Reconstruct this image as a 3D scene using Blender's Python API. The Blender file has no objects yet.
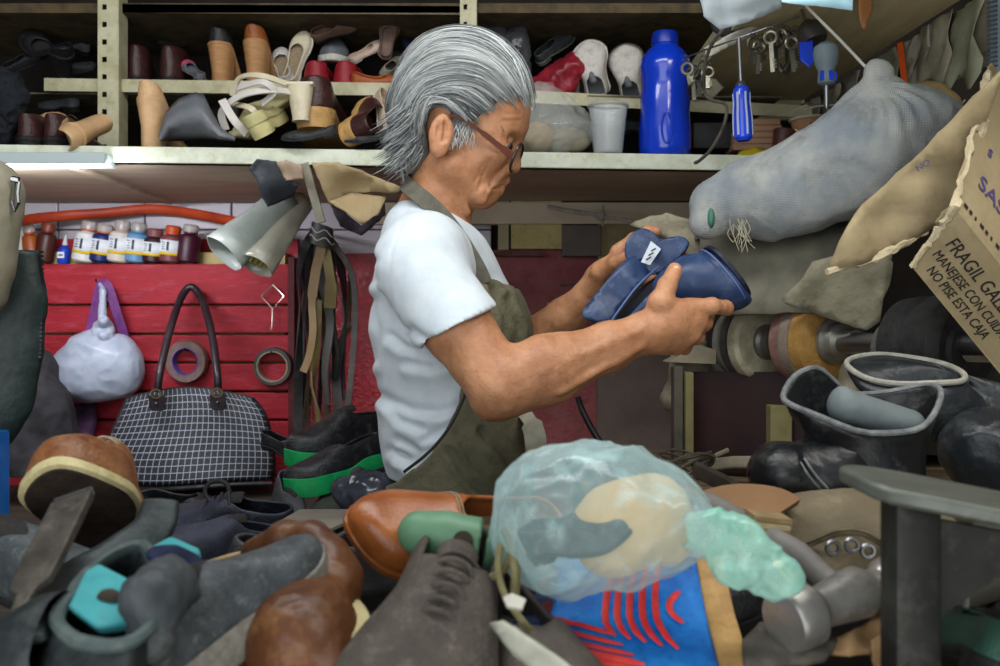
import bpy, math, random
import numpy as np
from mathutils import Vector, Matrix, noise, Quaternion
random.seed(7); np.random.seed(7)
SC = bpy.context.scene
COL = SC.collection
PI = math.pi
CAMZ, HOR = 1.25, 333.0

def P(px, py, Y):                       # a measured direction and a distance -> a point in the room
    return Vector(((px-500)/1000*Y, Y, CAMZ-(py-HOR)/1000*Y))
def PP(l): return [P(*p) for p in l]

# ------------------------------------------------------------------ materials
MATS = {}
def srgb(c):
    if isinstance(c, str):
        c = c.lstrip('#'); c = [int(c[i:i+2], 16)/255 for i in (0, 2, 4)]
    return tuple((x/12.92 if x <= .04045 else ((x+.055)/1.055)**2.4) for x in c)+(1,)
def mat(name, c1, c2=None, scale=30, rough=.6, bump=.15, bscale=None, metal=0, spec=.4, trans=0, sss=0, alpha=1, emit=None, es=0,
        stretch=None, detail=5, c3=None, dust=0, coat=0, ior=1.45, contrast=(.35, .65), sheen=0, film=0):
    if name in MATS: return MATS[name]
    m = bpy.data.materials.new(name); m.use_nodes = True; MATS[name] = m
    nt = m.node_tree; N = nt.nodes; Lk = nt.links
    b = N['Principled BSDF']
    b.inputs['Roughness'].default_value = rough; b.inputs['Metallic'].default_value = metal
    b.inputs['Specular IOR Level'].default_value = spec; b.inputs['IOR'].default_value = ior
    b.inputs['Transmission Weight'].default_value = trans; b.inputs['Alpha'].default_value = alpha
    b.inputs['Coat Weight'].default_value = coat; b.inputs['Sheen Weight'].default_value = sheen
    if sss:
        b.inputs['Subsurface Weight'].default_value = sss; b.inputs['Subsurface Radius'].default_value = (.012, .005, .003); b.inputs['Subsurface Scale'].default_value = .6
    if emit:
        b.inputs['Emission Color'].default_value = srgb(emit); b.inputs['Emission Strength'].default_value = es
    tc = N.new('ShaderNodeTexCoord'); src = tc.outputs['Object']
    if stretch:
        mp = N.new('ShaderNodeMapping'); mp.inputs['Scale'].default_value = stretch; Lk.new(src, mp.inputs[0]); src = mp.outputs[0]
    col = None
    if c2 is None:
        b.inputs['Base Color'].default_value = srgb(c1)
    else:
        nz = N.new('ShaderNodeTexNoise'); nz.inputs['Scale'].default_value = scale; nz.inputs['Detail'].default_value = detail; nz.inputs['Roughness'].default_value = .6
        Lk.new(src, nz.inputs['Vector'])
        cr = N.new('ShaderNodeValToRGB'); cr.color_ramp.elements[0].color = srgb(c1); cr.color_ramp.elements[1].color = srgb(c2)
        cr.color_ramp.elements[0].position, cr.color_ramp.elements[1].position = contrast
        Lk.new(nz.outputs[0], cr.inputs[0]); col = cr.outputs[0]
    if c3 is not None or dust:
        n2 = N.new('ShaderNodeTexNoise'); n2.inputs['Scale'].default_value = scale*2.3; n2.inputs['Detail'].default_value = 8; n2.inputs['Roughness'].default_value = .75
        Lk.new(src, n2.inputs['Vector'])
        r2 = N.new('ShaderNodeValToRGB'); r2.color_ramp.elements[0].position = .52; r2.color_ramp.elements[1].position = .72
        r2.color_ramp.elements[1].color = (dust or .7,)*3+(1,)
        Lk.new(n2.outputs[0], r2.inputs[0])
        mx = N.new('ShaderNodeMixRGB'); Lk.new(r2.outputs[0], mx.inputs[0])
        if col: Lk.new(col, mx.inputs[1])
        else: mx.inputs[1].default_value = srgb(c1)
        mx.inputs[2].default_value = srgb(c3 or '8a8478'); col = mx.outputs[0]
    if film:
        lw = N.new('ShaderNodeLayerWeight'); lw.inputs[0].default_value = .45
        mr = N.new('ShaderNodeMapRange'); mr.inputs[3].default_value = alpha; mr.inputs[4].default_value = film
        n3 = N.new('ShaderNodeTexNoise'); n3.inputs['Scale'].default_value = scale*3; n3.inputs['Detail'].default_value = 4; n3.inputs['Distortion'].default_value = 2.5; Lk.new(src, n3.inputs['Vector'])
        r3 = N.new('ShaderNodeValToRGB'); r3.color_ramp.elements[0].position = .5; r3.color_ramp.elements[1].position = .72; r3.color_ramp.elements[1].color = (.35, .35, .35, 1); Lk.new(n3.outputs[0], r3.inputs[0])
        ad = N.new('ShaderNodeMath'); ad.operation = 'ADD'; ad.use_clamp = True
        Lk.new(lw.outputs['Facing'], mr.inputs[0]); Lk.new(mr.outputs[0], ad.inputs[0]); Lk.new(r3.outputs[0], ad.inputs[1]); Lk.new(ad.outputs[0], b.inputs['Alpha'])
    if col: Lk.new(col, b.inputs['Base Color'])
    if bump:
        bn = N.new('ShaderNodeTexNoise'); bn.inputs['Scale'].default_value = bscale or scale*4; bn.inputs['Detail'].default_value = 6
        Lk.new(src, bn.inputs['Vector'])
        bp = N.new('ShaderNodeBump'); bp.inputs['Strength'].default_value = bump; bp.inputs['Distance'].default_value = .004
        Lk.new(bn.outputs[0], bp.inputs['Height']); Lk.new(bp.outputs[0], b.inputs['Normal'])
    return m

# ------------------------------------------------------------------ mesh builder
class MB:
    def __init__(s): s.v = []; s.f = []
    def add(s, vs, fs):
        o = len(s.v); s.v.extend(tuple(v) for v in vs); s.f.extend(tuple(i+o for i in f) for f in fs); return s
    def box(s, c, d, R=None, bev=0):
        c = Vector(c); h = Vector(d)/2
        if bev:
            b = min(bev, min(h)*.9)
            import bmesh
            bm = bmesh.new(); bmesh.ops.create_cube(bm, size=1)
            for v in bm.verts: v.co = Vector((v.co.x*d[0], v.co.y*d[1], v.co.z*d[2]))
            bmesh.ops.bevel(bm, geom=bm.edges[:], offset=b, segments=2, affect='EDGES', profile=.5)
            bm.verts.index_update()
            vs = [(R@v.co if R else v.co)+c for v in bm.verts]; fs = [[v.index for v in f.verts] for f in bm.faces]; bm.free()
            return s.add(vs, fs)
        vs = [Vector((x*h.x, y*h.y, z*h.z)) for x in (-1, 1) for y in (-1, 1) for z in (-1, 1)]
        vs = [(R@v if R else v)+c for v in vs]
        return s.add(vs, [(0, 1, 3, 2), (4, 6, 7, 5), (0, 4, 5, 1), (2, 3, 7, 6), (0, 2, 6, 4), (1, 5, 7, 3)])
    def tube(s, pts, r, n=8, closed=False, flat=1.0, cap=True, up=None):
        pts = [Vector(p) for p in pts]; k = len(pts)
        rs = r if isinstance(r, (list, tuple)) else [r]*k
        T = []
        for i in range(k):
            a = pts[(i-1) % k] if (closed or i > 0) else pts[i]
            b = pts[(i+1) % k] if (closed or i < k-1) else pts[i]
            t = b-a; T.append(t.normalized() if t.length > 1e-9 else Vector((0, 0, 1)))
        u = Vector(up) if up is not None else (Vector((0, 0, 1)) if abs(T[0].z) < .9 else Vector((1, 0, 0)))
        vs = []
        for i in range(k):
            u2 = u-T[i]*u.dot(T[i])
            if u2.length < 1e-6: u2 = T[i].orthogonal()
            u2.normalize(); u = u2 if up is None else Vector(up); w = T[i].cross(u2)
            for j in range(n):
                a = 2*PI*j/n
                vs.append(pts[i]+u2*(math.cos(a)*rs[i])+w*(math.sin(a)*rs[i]*flat))
        fs = []
        for i in range(k if closed else k-1):
            i2 = (i+1) % k
            for j in range(n):
                fs.append((i*n+j, i*n+(j+1) % n, i2*n+(j+1) % n, i2*n+j))
        if cap and not closed:
            fs.append(tuple(range(n))[::-1]); fs.append(tuple((k-1)*n+j for j in range(n)))
        return s.add(vs, fs)
    def lathe(s, prof, o, axis, n=24, sx=1, cap=True):      # prof: (r, h) along axis from o
        o = Vector(o); ax = Vector(axis).normalized(); u = ax.orthogonal().normalized(); w = ax.cross(u)
        vs = []
        for r, h in prof:
            for j in range(n):
                a = 2*PI*j/n; vs.append(o+ax*h+u*(math.cos(a)*r)+w*(math.sin(a)*r*sx))
        fs = []
        for i in range(len(prof)-1):
            for j in range(n):
                fs.append((i*n+j, i*n+(j+1) % n, (i+1)*n+(j+1) % n, (i+1)*n+j))
        if cap:
            fs.append(tuple(range(n))[::-1]); fs.append(tuple((len(prof)-1)*n+j for j in range(n)))
        return s.add(vs, fs)
    def plate(s, pts, th, d=(0, 1, 0)):                      # closed outline of 3D points, extruded along d
        d = Vector(d).normalized()*th; k = len(pts)
        vs = [Vector(p) for p in pts]; vs += [p+d for p in vs]
        fs = [tuple(range(k)), tuple(range(2*k-1, k-1, -1))]+[(i, k+i, k+(i+1) % k, (i+1) % k) for i in range(k)]
        return s.add(vs, fs)
    def grid(s, rows):                                       # rows of equal length
        n = len(rows[0]); vs = [p for r in rows for p in r]
        return s.add(vs, [(i*n+j, i*n+j+1, (i+1)*n+j+1, (i+1)*n+j) for i in range(len(rows)-1) for j in range(n-1)])
    def loft(s, rings, cap=True):
        n = len(rings[0]); vs = [p for r in rings for p in r]; k = len(rings)
        fs = [(i*n+j, i*n+(j+1) % n, (i+1)*n+(j+1) % n, (i+1)*n+j) for i in range(k-1) for j in range(n)]
        if cap: fs += [tuple(range(n))[::-1], tuple((k-1)*n+j for j in range(n))]
        return s.add(vs, fs)
    def ball(s, c, r, n=10, R=None):
        r = Vector((r, r, r)) if not hasattr(r, '__len__') else Vector(r)
        rings = []
        for i in range(n+1):
            t = PI*i/n; t = min(max(t, .02), PI-.02)
            ring = []
            for j in range(2*n):
                a = PI*j/n; p = Vector((math.sin(t)*math.cos(a)*r.x, math.sin(t)*math.sin(a)*r.y, -math.cos(t)*r.z))
                ring.append((R@p if R else p)+Vector(c))
            rings.append(ring)
        return s.loft(rings)
    def build(s, name, m, parent=None, smooth=True, sub=0, solid=0, bevel=0, weld=0, off=-1, noi=None, edge=40):
        me = bpy.data.meshes.new(name)
        vs = s.v
        if noi:
            amp, sc = noi
            vs = [tuple(Vector(v)+noise.noise_vector(Vector(v)*sc)*amp) for v in vs]
        me.from_pydata(vs, [], s.f); me.update()
        import bmesh
        bm = bmesh.new(); bm.from_mesh(me)
        if weld: bmesh.ops.remove_doubles(bm, verts=bm.verts[:], dist=weld)
        bmesh.ops.recalc_face_normals(bm, faces=bm.faces[:]); bm.to_mesh(me); bm.free()
        return mkobj(name, me, m, parent, smooth, sub, solid, bevel, off, edge)
def mkobj(name, me, m, parent=None, smooth=True, sub=0, solid=0, bevel=0, off=-1, edge=40):
    o = bpy.data.objects.new(name, me); COL.objects.link(o)
    if m is not None: me.materials.append(m)
    if parent: o.parent = parent
    if smooth:
        me.polygons.foreach_set('use_smooth', [True]*len(me.polygons))
        if not sub and edge < 180:
            me.set_sharp_from_angle(angle=math.radians(edge))
    if solid:
        md = o.modifiers.new('s', 'SOLIDIFY'); md.thickness = solid; md.offset = off
    if bevel:
        md = o.modifiers.new('b', 'BEVEL'); md.width = bevel; md.segments = 2; md.limit_method = 'ANGLE'
    if sub:
        md = o.modifiers.new('u', 'SUBSURF'); md.levels = sub; md.render_levels = sub
    return o
def tag(o, label=None, cat=None, group=None, kind=None):
    for k, v in (('label', label), ('category', cat), ('group', group), ('kind', kind)):
        if v: o[k] = v
    return o
def thing(name, label, cat, group=None, M=None):
    o = bpy.data.objects.new(name, None); COL.objects.link(o); o.empty_display_size = .05
    if M is not None: o.matrix_world = M
    return tag(o, label, cat, group)
def struct(o): o['kind'] = 'structure'; return o
def dup(root, M, label, group=None):
    def cp(o, par):
        c = o.copy(); COL.objects.link(c)
        if par: c.parent = par
        for ch in o.children: cp(ch, c)
        return c
    r = cp(root, None); r.matrix_world = M; r['label'] = label
    if group: r['group'] = group
    return r
def cat_rom(pts, n=6, closed=False):
    pts = [Vector(p) for p in pts]; out = []; k = len(pts)
    for i in range(k if closed else k-1):
        g = (lambda j: pts[j % k]) if closed else (lambda j: pts[min(max(j, 0), k-1)])
        a, b, c, d = g(i-1), g(i), g(i+1), g(i+2)
        for t in (q/n for q in range(n)):
            out.append(.5*((2*b)+(c-a)*t+(2*a-5*b+4*c-d)*t*t+(3*b-a-3*c+d)*t**3))
    if not closed: out.append(pts[-1])
    return out
def ribbon(mb, pts, w, th, nrm=None):                        # flat strap through pts, width direction ⟂ nrm
    rows = []; k = len(pts); pts = [Vector(p) for p in pts]
    ws = w if isinstance(w, (list, tuple)) else [w]*k
    for i, p in enumerate(pts):
        t = (pts[min(i+1, k-1)]-pts[max(i-1, 0)]).normalized()
        nn = Vector(nrm if nrm is not None else (0, -1, 0)) if not callable(nrm) else nrm(i)
        s_ = t.cross(nn).normalized(); n2 = s_.cross(t).normalized()
        h = ws[i]/2
        rows.append([p-s_*h+n2*th/2, p+s_*h+n2*th/2, p+s_*h-n2*th/2, p-s_*h-n2*th/2])
    return mb.loft(rows)
def text_obj(name, body, M, size, m, parent=None, ext=.0004):
    cu = bpy.data.curves.new(name, 'FONT'); cu.body = body; cu.size = size; cu.extrude = ext; cu.align_x = 'LEFT'
    t = bpy.data.objects.new(name, cu); COL.objects.link(t)
    dg = bpy.context.evaluated_depsgraph_get(); me = bpy.data.meshes.new_from_object(t.evaluated_get(dg))
    COL.objects.unlink(t); bpy.data.objects.remove(t)
    me.transform(M)
    return mkobj(name, me, m, parent, smooth=False)
def frame(o, x, up):                                          # matrix with X along x, Z near up
    X = Vector(x).normalized(); U = Vector(up); Z = (U-X*U.dot(X)).normalized(); Y = Z.cross(X)
    M = Matrix.Identity(4)
    for i in range(3): M[i][0], M[i][1], M[i][2], M[i][3] = X[i], Y[i], Z[i], o[i]
    return M

# ------------------------------------------------------------------ implicit surfaces (union of blended solids on a grid, then a net of quads)
class Field:
    def __init__(s, lo, hi, h):
        s.h = h; s.lo = np.array(lo, np.float32); n = np.ceil((np.array(hi)-np.array(lo))/h).astype(int)+1
        s.n = n; s.F = np.full(n, .06, np.float32)
        s.ax = [s.lo[i]+h*np.arange(n[i], dtype=np.float32) for i in range(3)]
    def _sl(s, c0, c1, pad):
        i0 = np.maximum(0, np.floor((np.minimum(c0, c1)-pad-s.lo)/s.h).astype(int))
        i1 = np.minimum(s.n, np.ceil((np.maximum(c0, c1)+pad-s.lo)/s.h).astype(int)+1)
        if (i1 <= i0).any(): return None
        sl = tuple(slice(a, b) for a, b in zip(i0, i1))
        return sl, np.meshgrid(*[s.ax[i][sl[i]] for i in range(3)], indexing='ij', sparse=True)
    def _mix(s, sl, d, k, sub):
        f = s.F[sl]
        if sub:
            if k > 0:
                hh = np.clip(.5-.5*(f+d)/k, 0, 1); s.F[sl] = f*(1-hh)-d*hh+k*hh*(1-hh)
            else: s.F[sl] = np.maximum(f, -d)
        else:
            if k > 0:
                hh = np.clip(.5+.5*(d-f)/k, 0, 1); s.F[sl] = d*(1-hh)+f*hh-k*hh*(1-hh)
            else: s.F[sl] = np.minimum(f, d)
    def cone(s, a, b, ra, rb, k=.01, sub=False, sq=None):      # round cone; sq = (dir, factor) squashes along dir
        a = np.array(a, np.float32); b = np.array(b, np.float32); r = max(ra, rb)
        g = s._sl(a, b, r+max(k, .004)+.012)
        if g is None: return s
        sl, (X, Y, Z) = g
        d = b-a; L2 = max(float(d@d), 1e-12)
        px, py, pz = X-a[0], Y-a[1], Z-a[2]
        t = np.clip((px*d[0]+py*d[1]+pz*d[2])/L2, 0, 1)
        qx, qy, qz = px-t*d[0], py-t*d[1], pz-t*d[2]
        if sq is not None:
            n = np.array(sq[0], np.float32); n = n/np.linalg.norm(n); e = qx*n[0]+qy*n[1]+qz*n[2]; f = (1/sq[1]-1)
            qx, qy, qz = qx+e*f*n[0], qy+e*f*n[1], qz+e*f*n[2]
        s._mix(sl, np.sqrt(qx*qx+qy*qy+qz*qz)-(ra+(rb-ra)*t), k, sub); return s
    def chain(s, pts, rs, k=.008, sub=False, sq=None):
        for i in range(len(pts)-1): s.cone(pts[i], pts[i+1], rs[i], rs[i+1], k, sub, sq)
        return s
    def ell(s, c, r, k=.01, sub=False, R=None):
        c = np.array(c, np.float32); r = np.array(r, np.float32); m = float(r.max())
        g = s._sl(c, c, m+max(k, .004)+.012)
        if g is None: return s
        sl, (X, Y, Z) = g
        px, py, pz = X-c[0], Y-c[1], Z-c[2]
        if R is not None:
            R = np.array(R)
            px, py, pz = (px*R[0][i]+py*R[1][i]+pz*R[2][i] for i in range(3))
        q = np.sqrt((px/r[0])**2+(py/r[1])**2+(pz/r[2])**2); q2 = np.sqrt((px/r[0]**2)**2+(py/r[1]**2)**2+(pz/r[2]**2)**2)
        s._mix(sl, q*(q-1)/np.maximum(q2, 1e-6), k, sub); return s
    def half(s, p, n, k=0):                                    # keep the side the normal points away from
        n = Vector(n).normalized(); X, Y, Z = np.meshgrid(*s.ax, indexing='ij', sparse=True)
        d = (X-p[0])*n[0]+(Y-p[1])*n[1]+(Z-p[2])*n[2]
        s.F = np.maximum(s.F, d.astype(np.float32)); return s
    def net(s):
        F = s.F; I = F < 0; n = s.n
        c = np.zeros(n-1, np.int8)
        for dx in (0, 1):
            for dy in (0, 1):
                for dz in (0, 1): c += I[dx:n[0]-1+dx, dy:n[1]-1+dy, dz:n[2]-1+dz]
        act = np.argwhere((c > 0) & (c < 8)); idx = np.full(n-1, -1, np.int32); idx[tuple(act.T)] = np.arange(len(act))
        S = np.zeros((len(act), 3)); C = np.zeros(len(act))
        cor = [(a, b, d) for a in (0, 1) for b in (0, 1) for d in (0, 1)]
        val = {q: F[act[:, 0]+q[0], act[:, 1]+q[1], act[:, 2]+q[2]] for q in cor}
        for q in cor:
            for a in range(3):
                if q[a] == 0:
                    q2 = list(q); q2[a] = 1; v0, v1 = val[q], val[tuple(q2)]
                    m = (v0 < 0) != (v1 < 0); t = np.where(m, v0/np.where(m, v0-v1, 1), 0)
                    pt = np.array(q, float)[None].repeat(len(act), 0); pt[:, a] += t
                    S += pt*m[:, None]; C += m
        V = s.lo+s.h*(act+S/np.maximum(C, 1)[:, None])
        Q = []
        for a in range(3):
            b, d = (a+1) % 3, (a+2) % 3
            s0 = [slice(None)]*3; s1 = [slice(None)]*3; s0[a] = slice(0, -1); s1[a] = slice(1, None)
            i0, i1 = I[tuple(s0)], I[tuple(s1)]
            for flip, mm in ((0, i0 & ~i1), (1, ~i0 & i1)):
                e = np.argwhere(mm); e = e[(e[:, b] > 0) & (e[:, d] > 0) & (e[:, b] < n[b]-1) & (e[:, d] < n[d]-1)]
                def at(ob, od):
                    z = e.copy(); z[:, b] -= ob; z[:, d] -= od; return idx[z[:, 0], z[:, 1], z[:, 2]]
                q = np.stack([at(1, 1), at(0, 1), at(0, 0), at(1, 0)], 1)
                Q.append(q[:, ::-1] if flip else q)
        Q = np.concatenate(Q); Q = Q[(Q >= 0).all(1)]
        return V, Q
    def build(s, name, m, parent=None, smooth_it=1, fn=None):
        V, Q = s.net()
        for _ in range(smooth_it): V = lap(V, Q)
        if fn: V = fn(V, Q)
        me = bpy.data.meshes.new(name); me.vertices.add(len(V)); me.vertices.foreach_set('co', V.astype(np.float32).ravel())
        me.loops.add(len(Q)*4); me.loops.foreach_set('vertex_index', Q.astype(np.int32).ravel())
        me.polygons.add(len(Q)); me.polygons.foreach_set('loop_start', np.arange(len(Q), dtype=np.int32)*4)
        me.update(calc_edges=True); me.validate()
        return mkobj(name, me, m, parent, edge=180)
def lap(V, Q, w=.5):
    A = np.zeros_like(V); C = np.zeros(len(V))
    for i in range(4):
        a, b = Q[:, i], Q[:, (i+1) % 4]
        np.add.at(A, a, V[b]); np.add.at(A, b, V[a]); np.add.at(C, a, 1); np.add.at(C, b, 1)
    return V*(1-w)+w*A/np.maximum(C, 1)[:, None]
def vnormals(V, Q):
    n = np.cross(V[Q[:, 2]]-V[Q[:, 0]], V[Q[:, 3]]-V[Q[:, 1]]); N = np.zeros_like(V)
    for i in range(4): np.add.at(N, Q[:, i], n)
    return N/np.maximum(np.linalg.norm(N, axis=1), 1e-12)[:, None]
def seg2(px, pz, poly):                                        # distance of 2D points to an open polyline
    d = np.full(px.shape, 1e9)
    for (ax, az), (bx, bz) in zip(poly[:-1], poly[1:]):
        ex, ez = bx-ax, bz-az; t = np.clip(((px-ax)*ex+(pz-az)*ez)/max(ex*ex+ez*ez, 1e-12), 0, 1)
        d = np.minimum(d, np.hypot(px-ax-t*ex, pz-az-t*ez))
    return d
def poly2(px, pz, poly):                                       # signed distance to a closed polygon (negative inside)
    d = seg2(px, pz, list(poly)+[poly[0]]); ins = np.zeros(np.shape(px), bool)
    for (ax, az), (bx, bz) in zip(poly, list(poly[1:])+[poly[0]]):
        c = ((az > pz) != (bz > pz)); ins ^= c & (px < (bx-ax)*(pz-az)/((bz-az) if bz != az else 1e-9)+ax)
    return np.where(ins, -d, d)
def vnoise(V, sc, seed=0):
    return np.array([noise.noise(Vector(v)*sc+Vector((seed*7.1, seed*3.3, seed))) for v in V])
# ------------------------------------------------------------------ camera, light, room
cam = bpy.data.objects.new('camera', bpy.data.cameras.new('camera')); COL.objects.link(cam)
cam.location = (0, 0, CAMZ); cam.rotation_euler = (PI/2, 0, 0); cam.data.sensor_width = 36; cam.data.lens = 36; cam.data.clip_start = .02
cam.data.dof.use_dof = True; cam.data.dof.focus_distance = 1.5; cam.data.dof.aperture_fstop = 7.0
SC.camera = cam
SC.view_settings.view_transform = 'Standard'; SC.view_settings.look = 'None'; SC.view_settings.gamma = 1; SC.view_settings.use_curve_mapping = False
SC.view_settings.exposure = 0.0
w = bpy.data.worlds.new('World'); SC.world = w; w.use_nodes = True
w.node_tree.nodes['Background'].inputs[0].default_value = (.80, .92, 1, 1); w.node_tree.nodes['Background'].inputs[1].default_value = .42
def area(name, loc, look, sx, sy, e, c=(1, 1, 1)):
    l = bpy.data.lights.new(name, 'AREA'); l.shape = 'RECTANGLE'; l.size = sx; l.size_y = sy; l.energy = e; l.color = c
    o = bpy.data.objects.new(name, l); COL.objects.link(o); o.location = loc
    o.rotation_euler = (Vector(look)-Vector(loc)).to_track_quat('-Z', 'Y').to_euler(); return o
area('daylight_from_stall_front', (-.8, -1.3, 1.65), (.0, 1.6, 1.25), 2.4, 2.0, 45, (.93, .97, 1))
area('underside_fill_light', (.0, -1.0, .12), (.25, 1.9, 1.75), 3.0, 1.4, 34, (1, .97, .92))  # added fill from low in front, brightens the shelf undersides
area('overhead_fill_light', (-.25, .95, 2.28), (-.2, 1.25, 1.0), 1.2, .25, 14, (.97, .99, 1))  # added overhead light out of view, no fixture modelled
area('machine_fill_light', (.75, .62, 2.2), (.6, 1.4, 1.15), .7, .25, 8, (1, .97, .9))  # added fill for the machine side, no lamp stands there

M_plank = mat('painted_plank_red', '8a0e1c', 'a41c2b', scale=9, rough=.62, bump=.25, bscale=60, c3='b04a5c', stretch=(1, 1, 4))
M_stucco = mat('red_stucco', '8c0f1e', 'a81c2a', scale=40, rough=.25, bump=1.0, bscale=110, spec=.7)
M_rose = mat('dusty_rose_wall', '7a3238', '8d4c4c', scale=14, rough=.6, bump=.8, bscale=90, c3='6d5a54')
M_dark = mat('dark_mottled', '17130f', '2a231d', scale=6, rough=.85, bump=.3)
M_concrete = mat('grey_concrete', '5d5a55', '77736c', scale=5, rough=.9, bump=.3)
M_cream = mat('cream_paint', 'a39d7c', 'bdb99c', scale=18, rough=.6, bump=.15, c3='8d7f52')
M_edge = mat('white_edge_paint', 'b4b9a4', 'c9cdbd', scale=25, rough=.55, bump=.2, c3='a39a5c')
M_ply = mat('under_board', 'b09f88', 'c2b29b', scale=6, rough=.7, bump=.1, stretch=(1, 5, 1))
M_tile = mat('wall_tile', 'b3acb5', 'c4bec4', scale=4, rough=.35, bump=.05)
M_grout = mat('grout', '6c6566', rough=.9, bump=0)
M_wood = mat('worn_bench_wood', '6d5b46', '8c7a60', scale=10, rough=.85, bump=.5, stretch=(1, 8, 8), c3='9a8f7c')
M_beam = mat('beam_board', '8d8672', 'aaa38e', scale=14, rough=.8, bump=.4)

def slab(name, c, d, m, R=None): return struct(MB().box(c, d, R).build(name, m, smooth=False))
slab('floor', (0, .6, -.05), (3.4, 4.4, .1), M_concrete)
slab('ceiling', (0, 1.35, 2.45), (3.4, 2.5, .1), M_dark)
slab('wall_back', (0, 2.5, 1.2), (3.4, .1, 2.4), M_dark)
slab('wall_left', (-1.65, .9, 1.2), (.1, 3.4, 2.4), M_concrete)
slab('wall_right', (1.65, .9, 1.2), (.1, 3.4, 2.4), M_concrete)
# tiles behind the paint bottles
mb = MB(); Yt = 2.40
xs = [-1.25+.21*i for i in range(7)]
for i in range(6):
    for j in range(3):
        mb.box(((xs[i]+xs[i+1])/2-.03, 2.435, 1.37+.13*j+.065), (.207, .03, .127), bev=.003)
t = struct(mb.build('trim_1', M_tile, smooth=False)); t.name = 'wall_back_tiles'
# red panelling: board with six planks
struct(MB().box(((-1.25+P(289, 0, 2.4).x)/2, 2.38, .98), (1.25+P(289, 0, 2.4).x, .05, .92)).build('wall_back_red_backing', mat('plank_gap', 'b8a878', rough=.9, bump=0), smooth=False))
RX0, RX1 = P(-30, 0, 2.3).x, P(289, 0, 2.3).x
edges = [263, 305, 334, 362.5, 391.5, 420, 447, 476, 505]
mb = MB()
for a, b in zip(edges[:-1], edges[1:]):
    z1, z0 = P(0, a+1.0, 2.3).z, P(0, b-1.0, 2.3).z
    mb.box(((RX0+RX1)/2, 2.33, (z0+z1)/2), (RX1-RX0, .06, z1-z0), bev=.003)
struct(mb.build('wall_back_red_planks', M_plank, smooth=False))
struct(MB().box(((RX0+RX1)/2, 2.42, P(0, 257, 2.38).z), (RX1-RX0, .04, .09)).build('wall_back_red_ledge', M_plank, smooth=False))
# dark upright at the end of the planks and red stucco wall beside it
struct(MB().box((P(292, 0, 2.31).x, 2.36, .95), (.014, .12, .95)).build('trim_2', mat('dark_red_post', '4a1018', '5e1a20', rough=.6), smooth=False))
slab('wall_back_stucco', ((P(294, 0, 2.4).x+P(480, 0, 2.4).x)/2, 2.42, .72), (P(480, 0, 2.4).x-P(294, 0, 2.4).x, .06, 1.44), M_stucco)
# wall behind the man: rose plaster below, boards above
slab('wall_back_rose', ((P(470, 0, 2.4).x+P(690, 0, 2.4).x)/2, 2.42, .95), (.56, .06, P(0, 250, 2.39).z*2-1.9), M_rose)
def bpanel(n, x0, y0, x1, y1, Y, c1, c2, th=.02):
    a, b = P(x0, y0, Y), P(x1, y1, Y)
    return struct(MB().box(((a.x+b.x)/2, Y+th/2, (a.z+b.z)/2), (b.x-a.x, th, a.z-b.z), bev=.002).build(n, mat('board_'+n, c1, c2, scale=12, rough=.8, bump=.25, c3='6b6152'), smooth=False))
bpanel('trim_3', 511, 197, 562, 249, 2.37, 'a2935f', 'bba96f')
bpanel('trim_4', 498, 200, 509, 250, 2.37, '8f8468', 'a79b7b')
bpanel('trim_5', 562, 225, 601, 256, 2.36, '57504a', '655c54')
bpanel('trim_6', 598, 222, 665, 290, 2.37, '7b714c', '8d8259')
bpanel('trim_7', 480, 252, 545, 256, 2.37, '4a2f2c', '5b3a34', .03)
bpanel('trim_8', 597, 290, 672, 470, 2.375, '5c4f4a', '6b5c54')
# ---- big lower shelf (board under the shoes) with chipped front edge
def quadboard(name, f0, f1, b0, b1, th, m, bev=.002):
    pts = [Vector(f0), Vector(f1), Vector(b1), Vector(b0)]
    o = MB().plate(pts, th, (0, 0, 1)).build(name, m, smooth=False)
    return o
a, b = P(-40, 143.5, 1.80), P(790, 169, 2.03)
zt = a.z; th = .030
def shelf_front(px):                                          # depth of the shelf's front edge under an image column
    t = (px+40)/830; return 1.80+.23*t
sh = thing('display_shelf', 'long wooden shelf with chipped pale edge carrying shoes, blue bottle and cup', 'shelf')
zb = P(0, 141, 1.785).z-.03
L0, R0 = Vector((-1.35, 1.785, zb)), Vector((.62, 1.94, zb))
sb = MB().plate([L0, R0, Vector((.62, 2.40, zb)), Vector((-1.35, 2.40, zb))], .012, (0, 0, 1)).build('underside_board', M_ply, sh, smooth=False)
e = Vector((R0-L0).normalized())
mb = MB(); nrm_ = Vector((e.y, -e.x, 0))
mb.plate([L0+nrm_*.004, R0+nrm_*.004, R0-nrm_*.022, L0-nrm_*.022], .03, (0, 0, 1))
mb.build('front_edge', M_edge, sh, smooth=False, bevel=.002)
MB().plate([L0+Vector((0, .02, .012)), R0+Vector((0, .02, .012)), Vector((.62, 2.40, zb+.012)), Vector((-1.35, 2.40, zb+.012))], .016, (0, 0, 1)).build('shelf_top', mat('shelf_top_dusty', '3a352e', '57503f', rough=.9), sh, smooth=False)
SHZ = zb+.03
MB().plate([Vector((-.80, 1.86, zb-.008)), Vector((-.785, 1.86, zb-.008)), Vector((-.775, 2.37, zb-.008)), Vector((-.79, 2.37, zb-.008))], .008, (0, 0, 1)).build('batten', M_ply, sh, smooth=False)
MB().box((.15, 2.375, zb-.03), (.9, .03, .05)).build('wall_batten', M_ply, sh, smooth=False)
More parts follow.
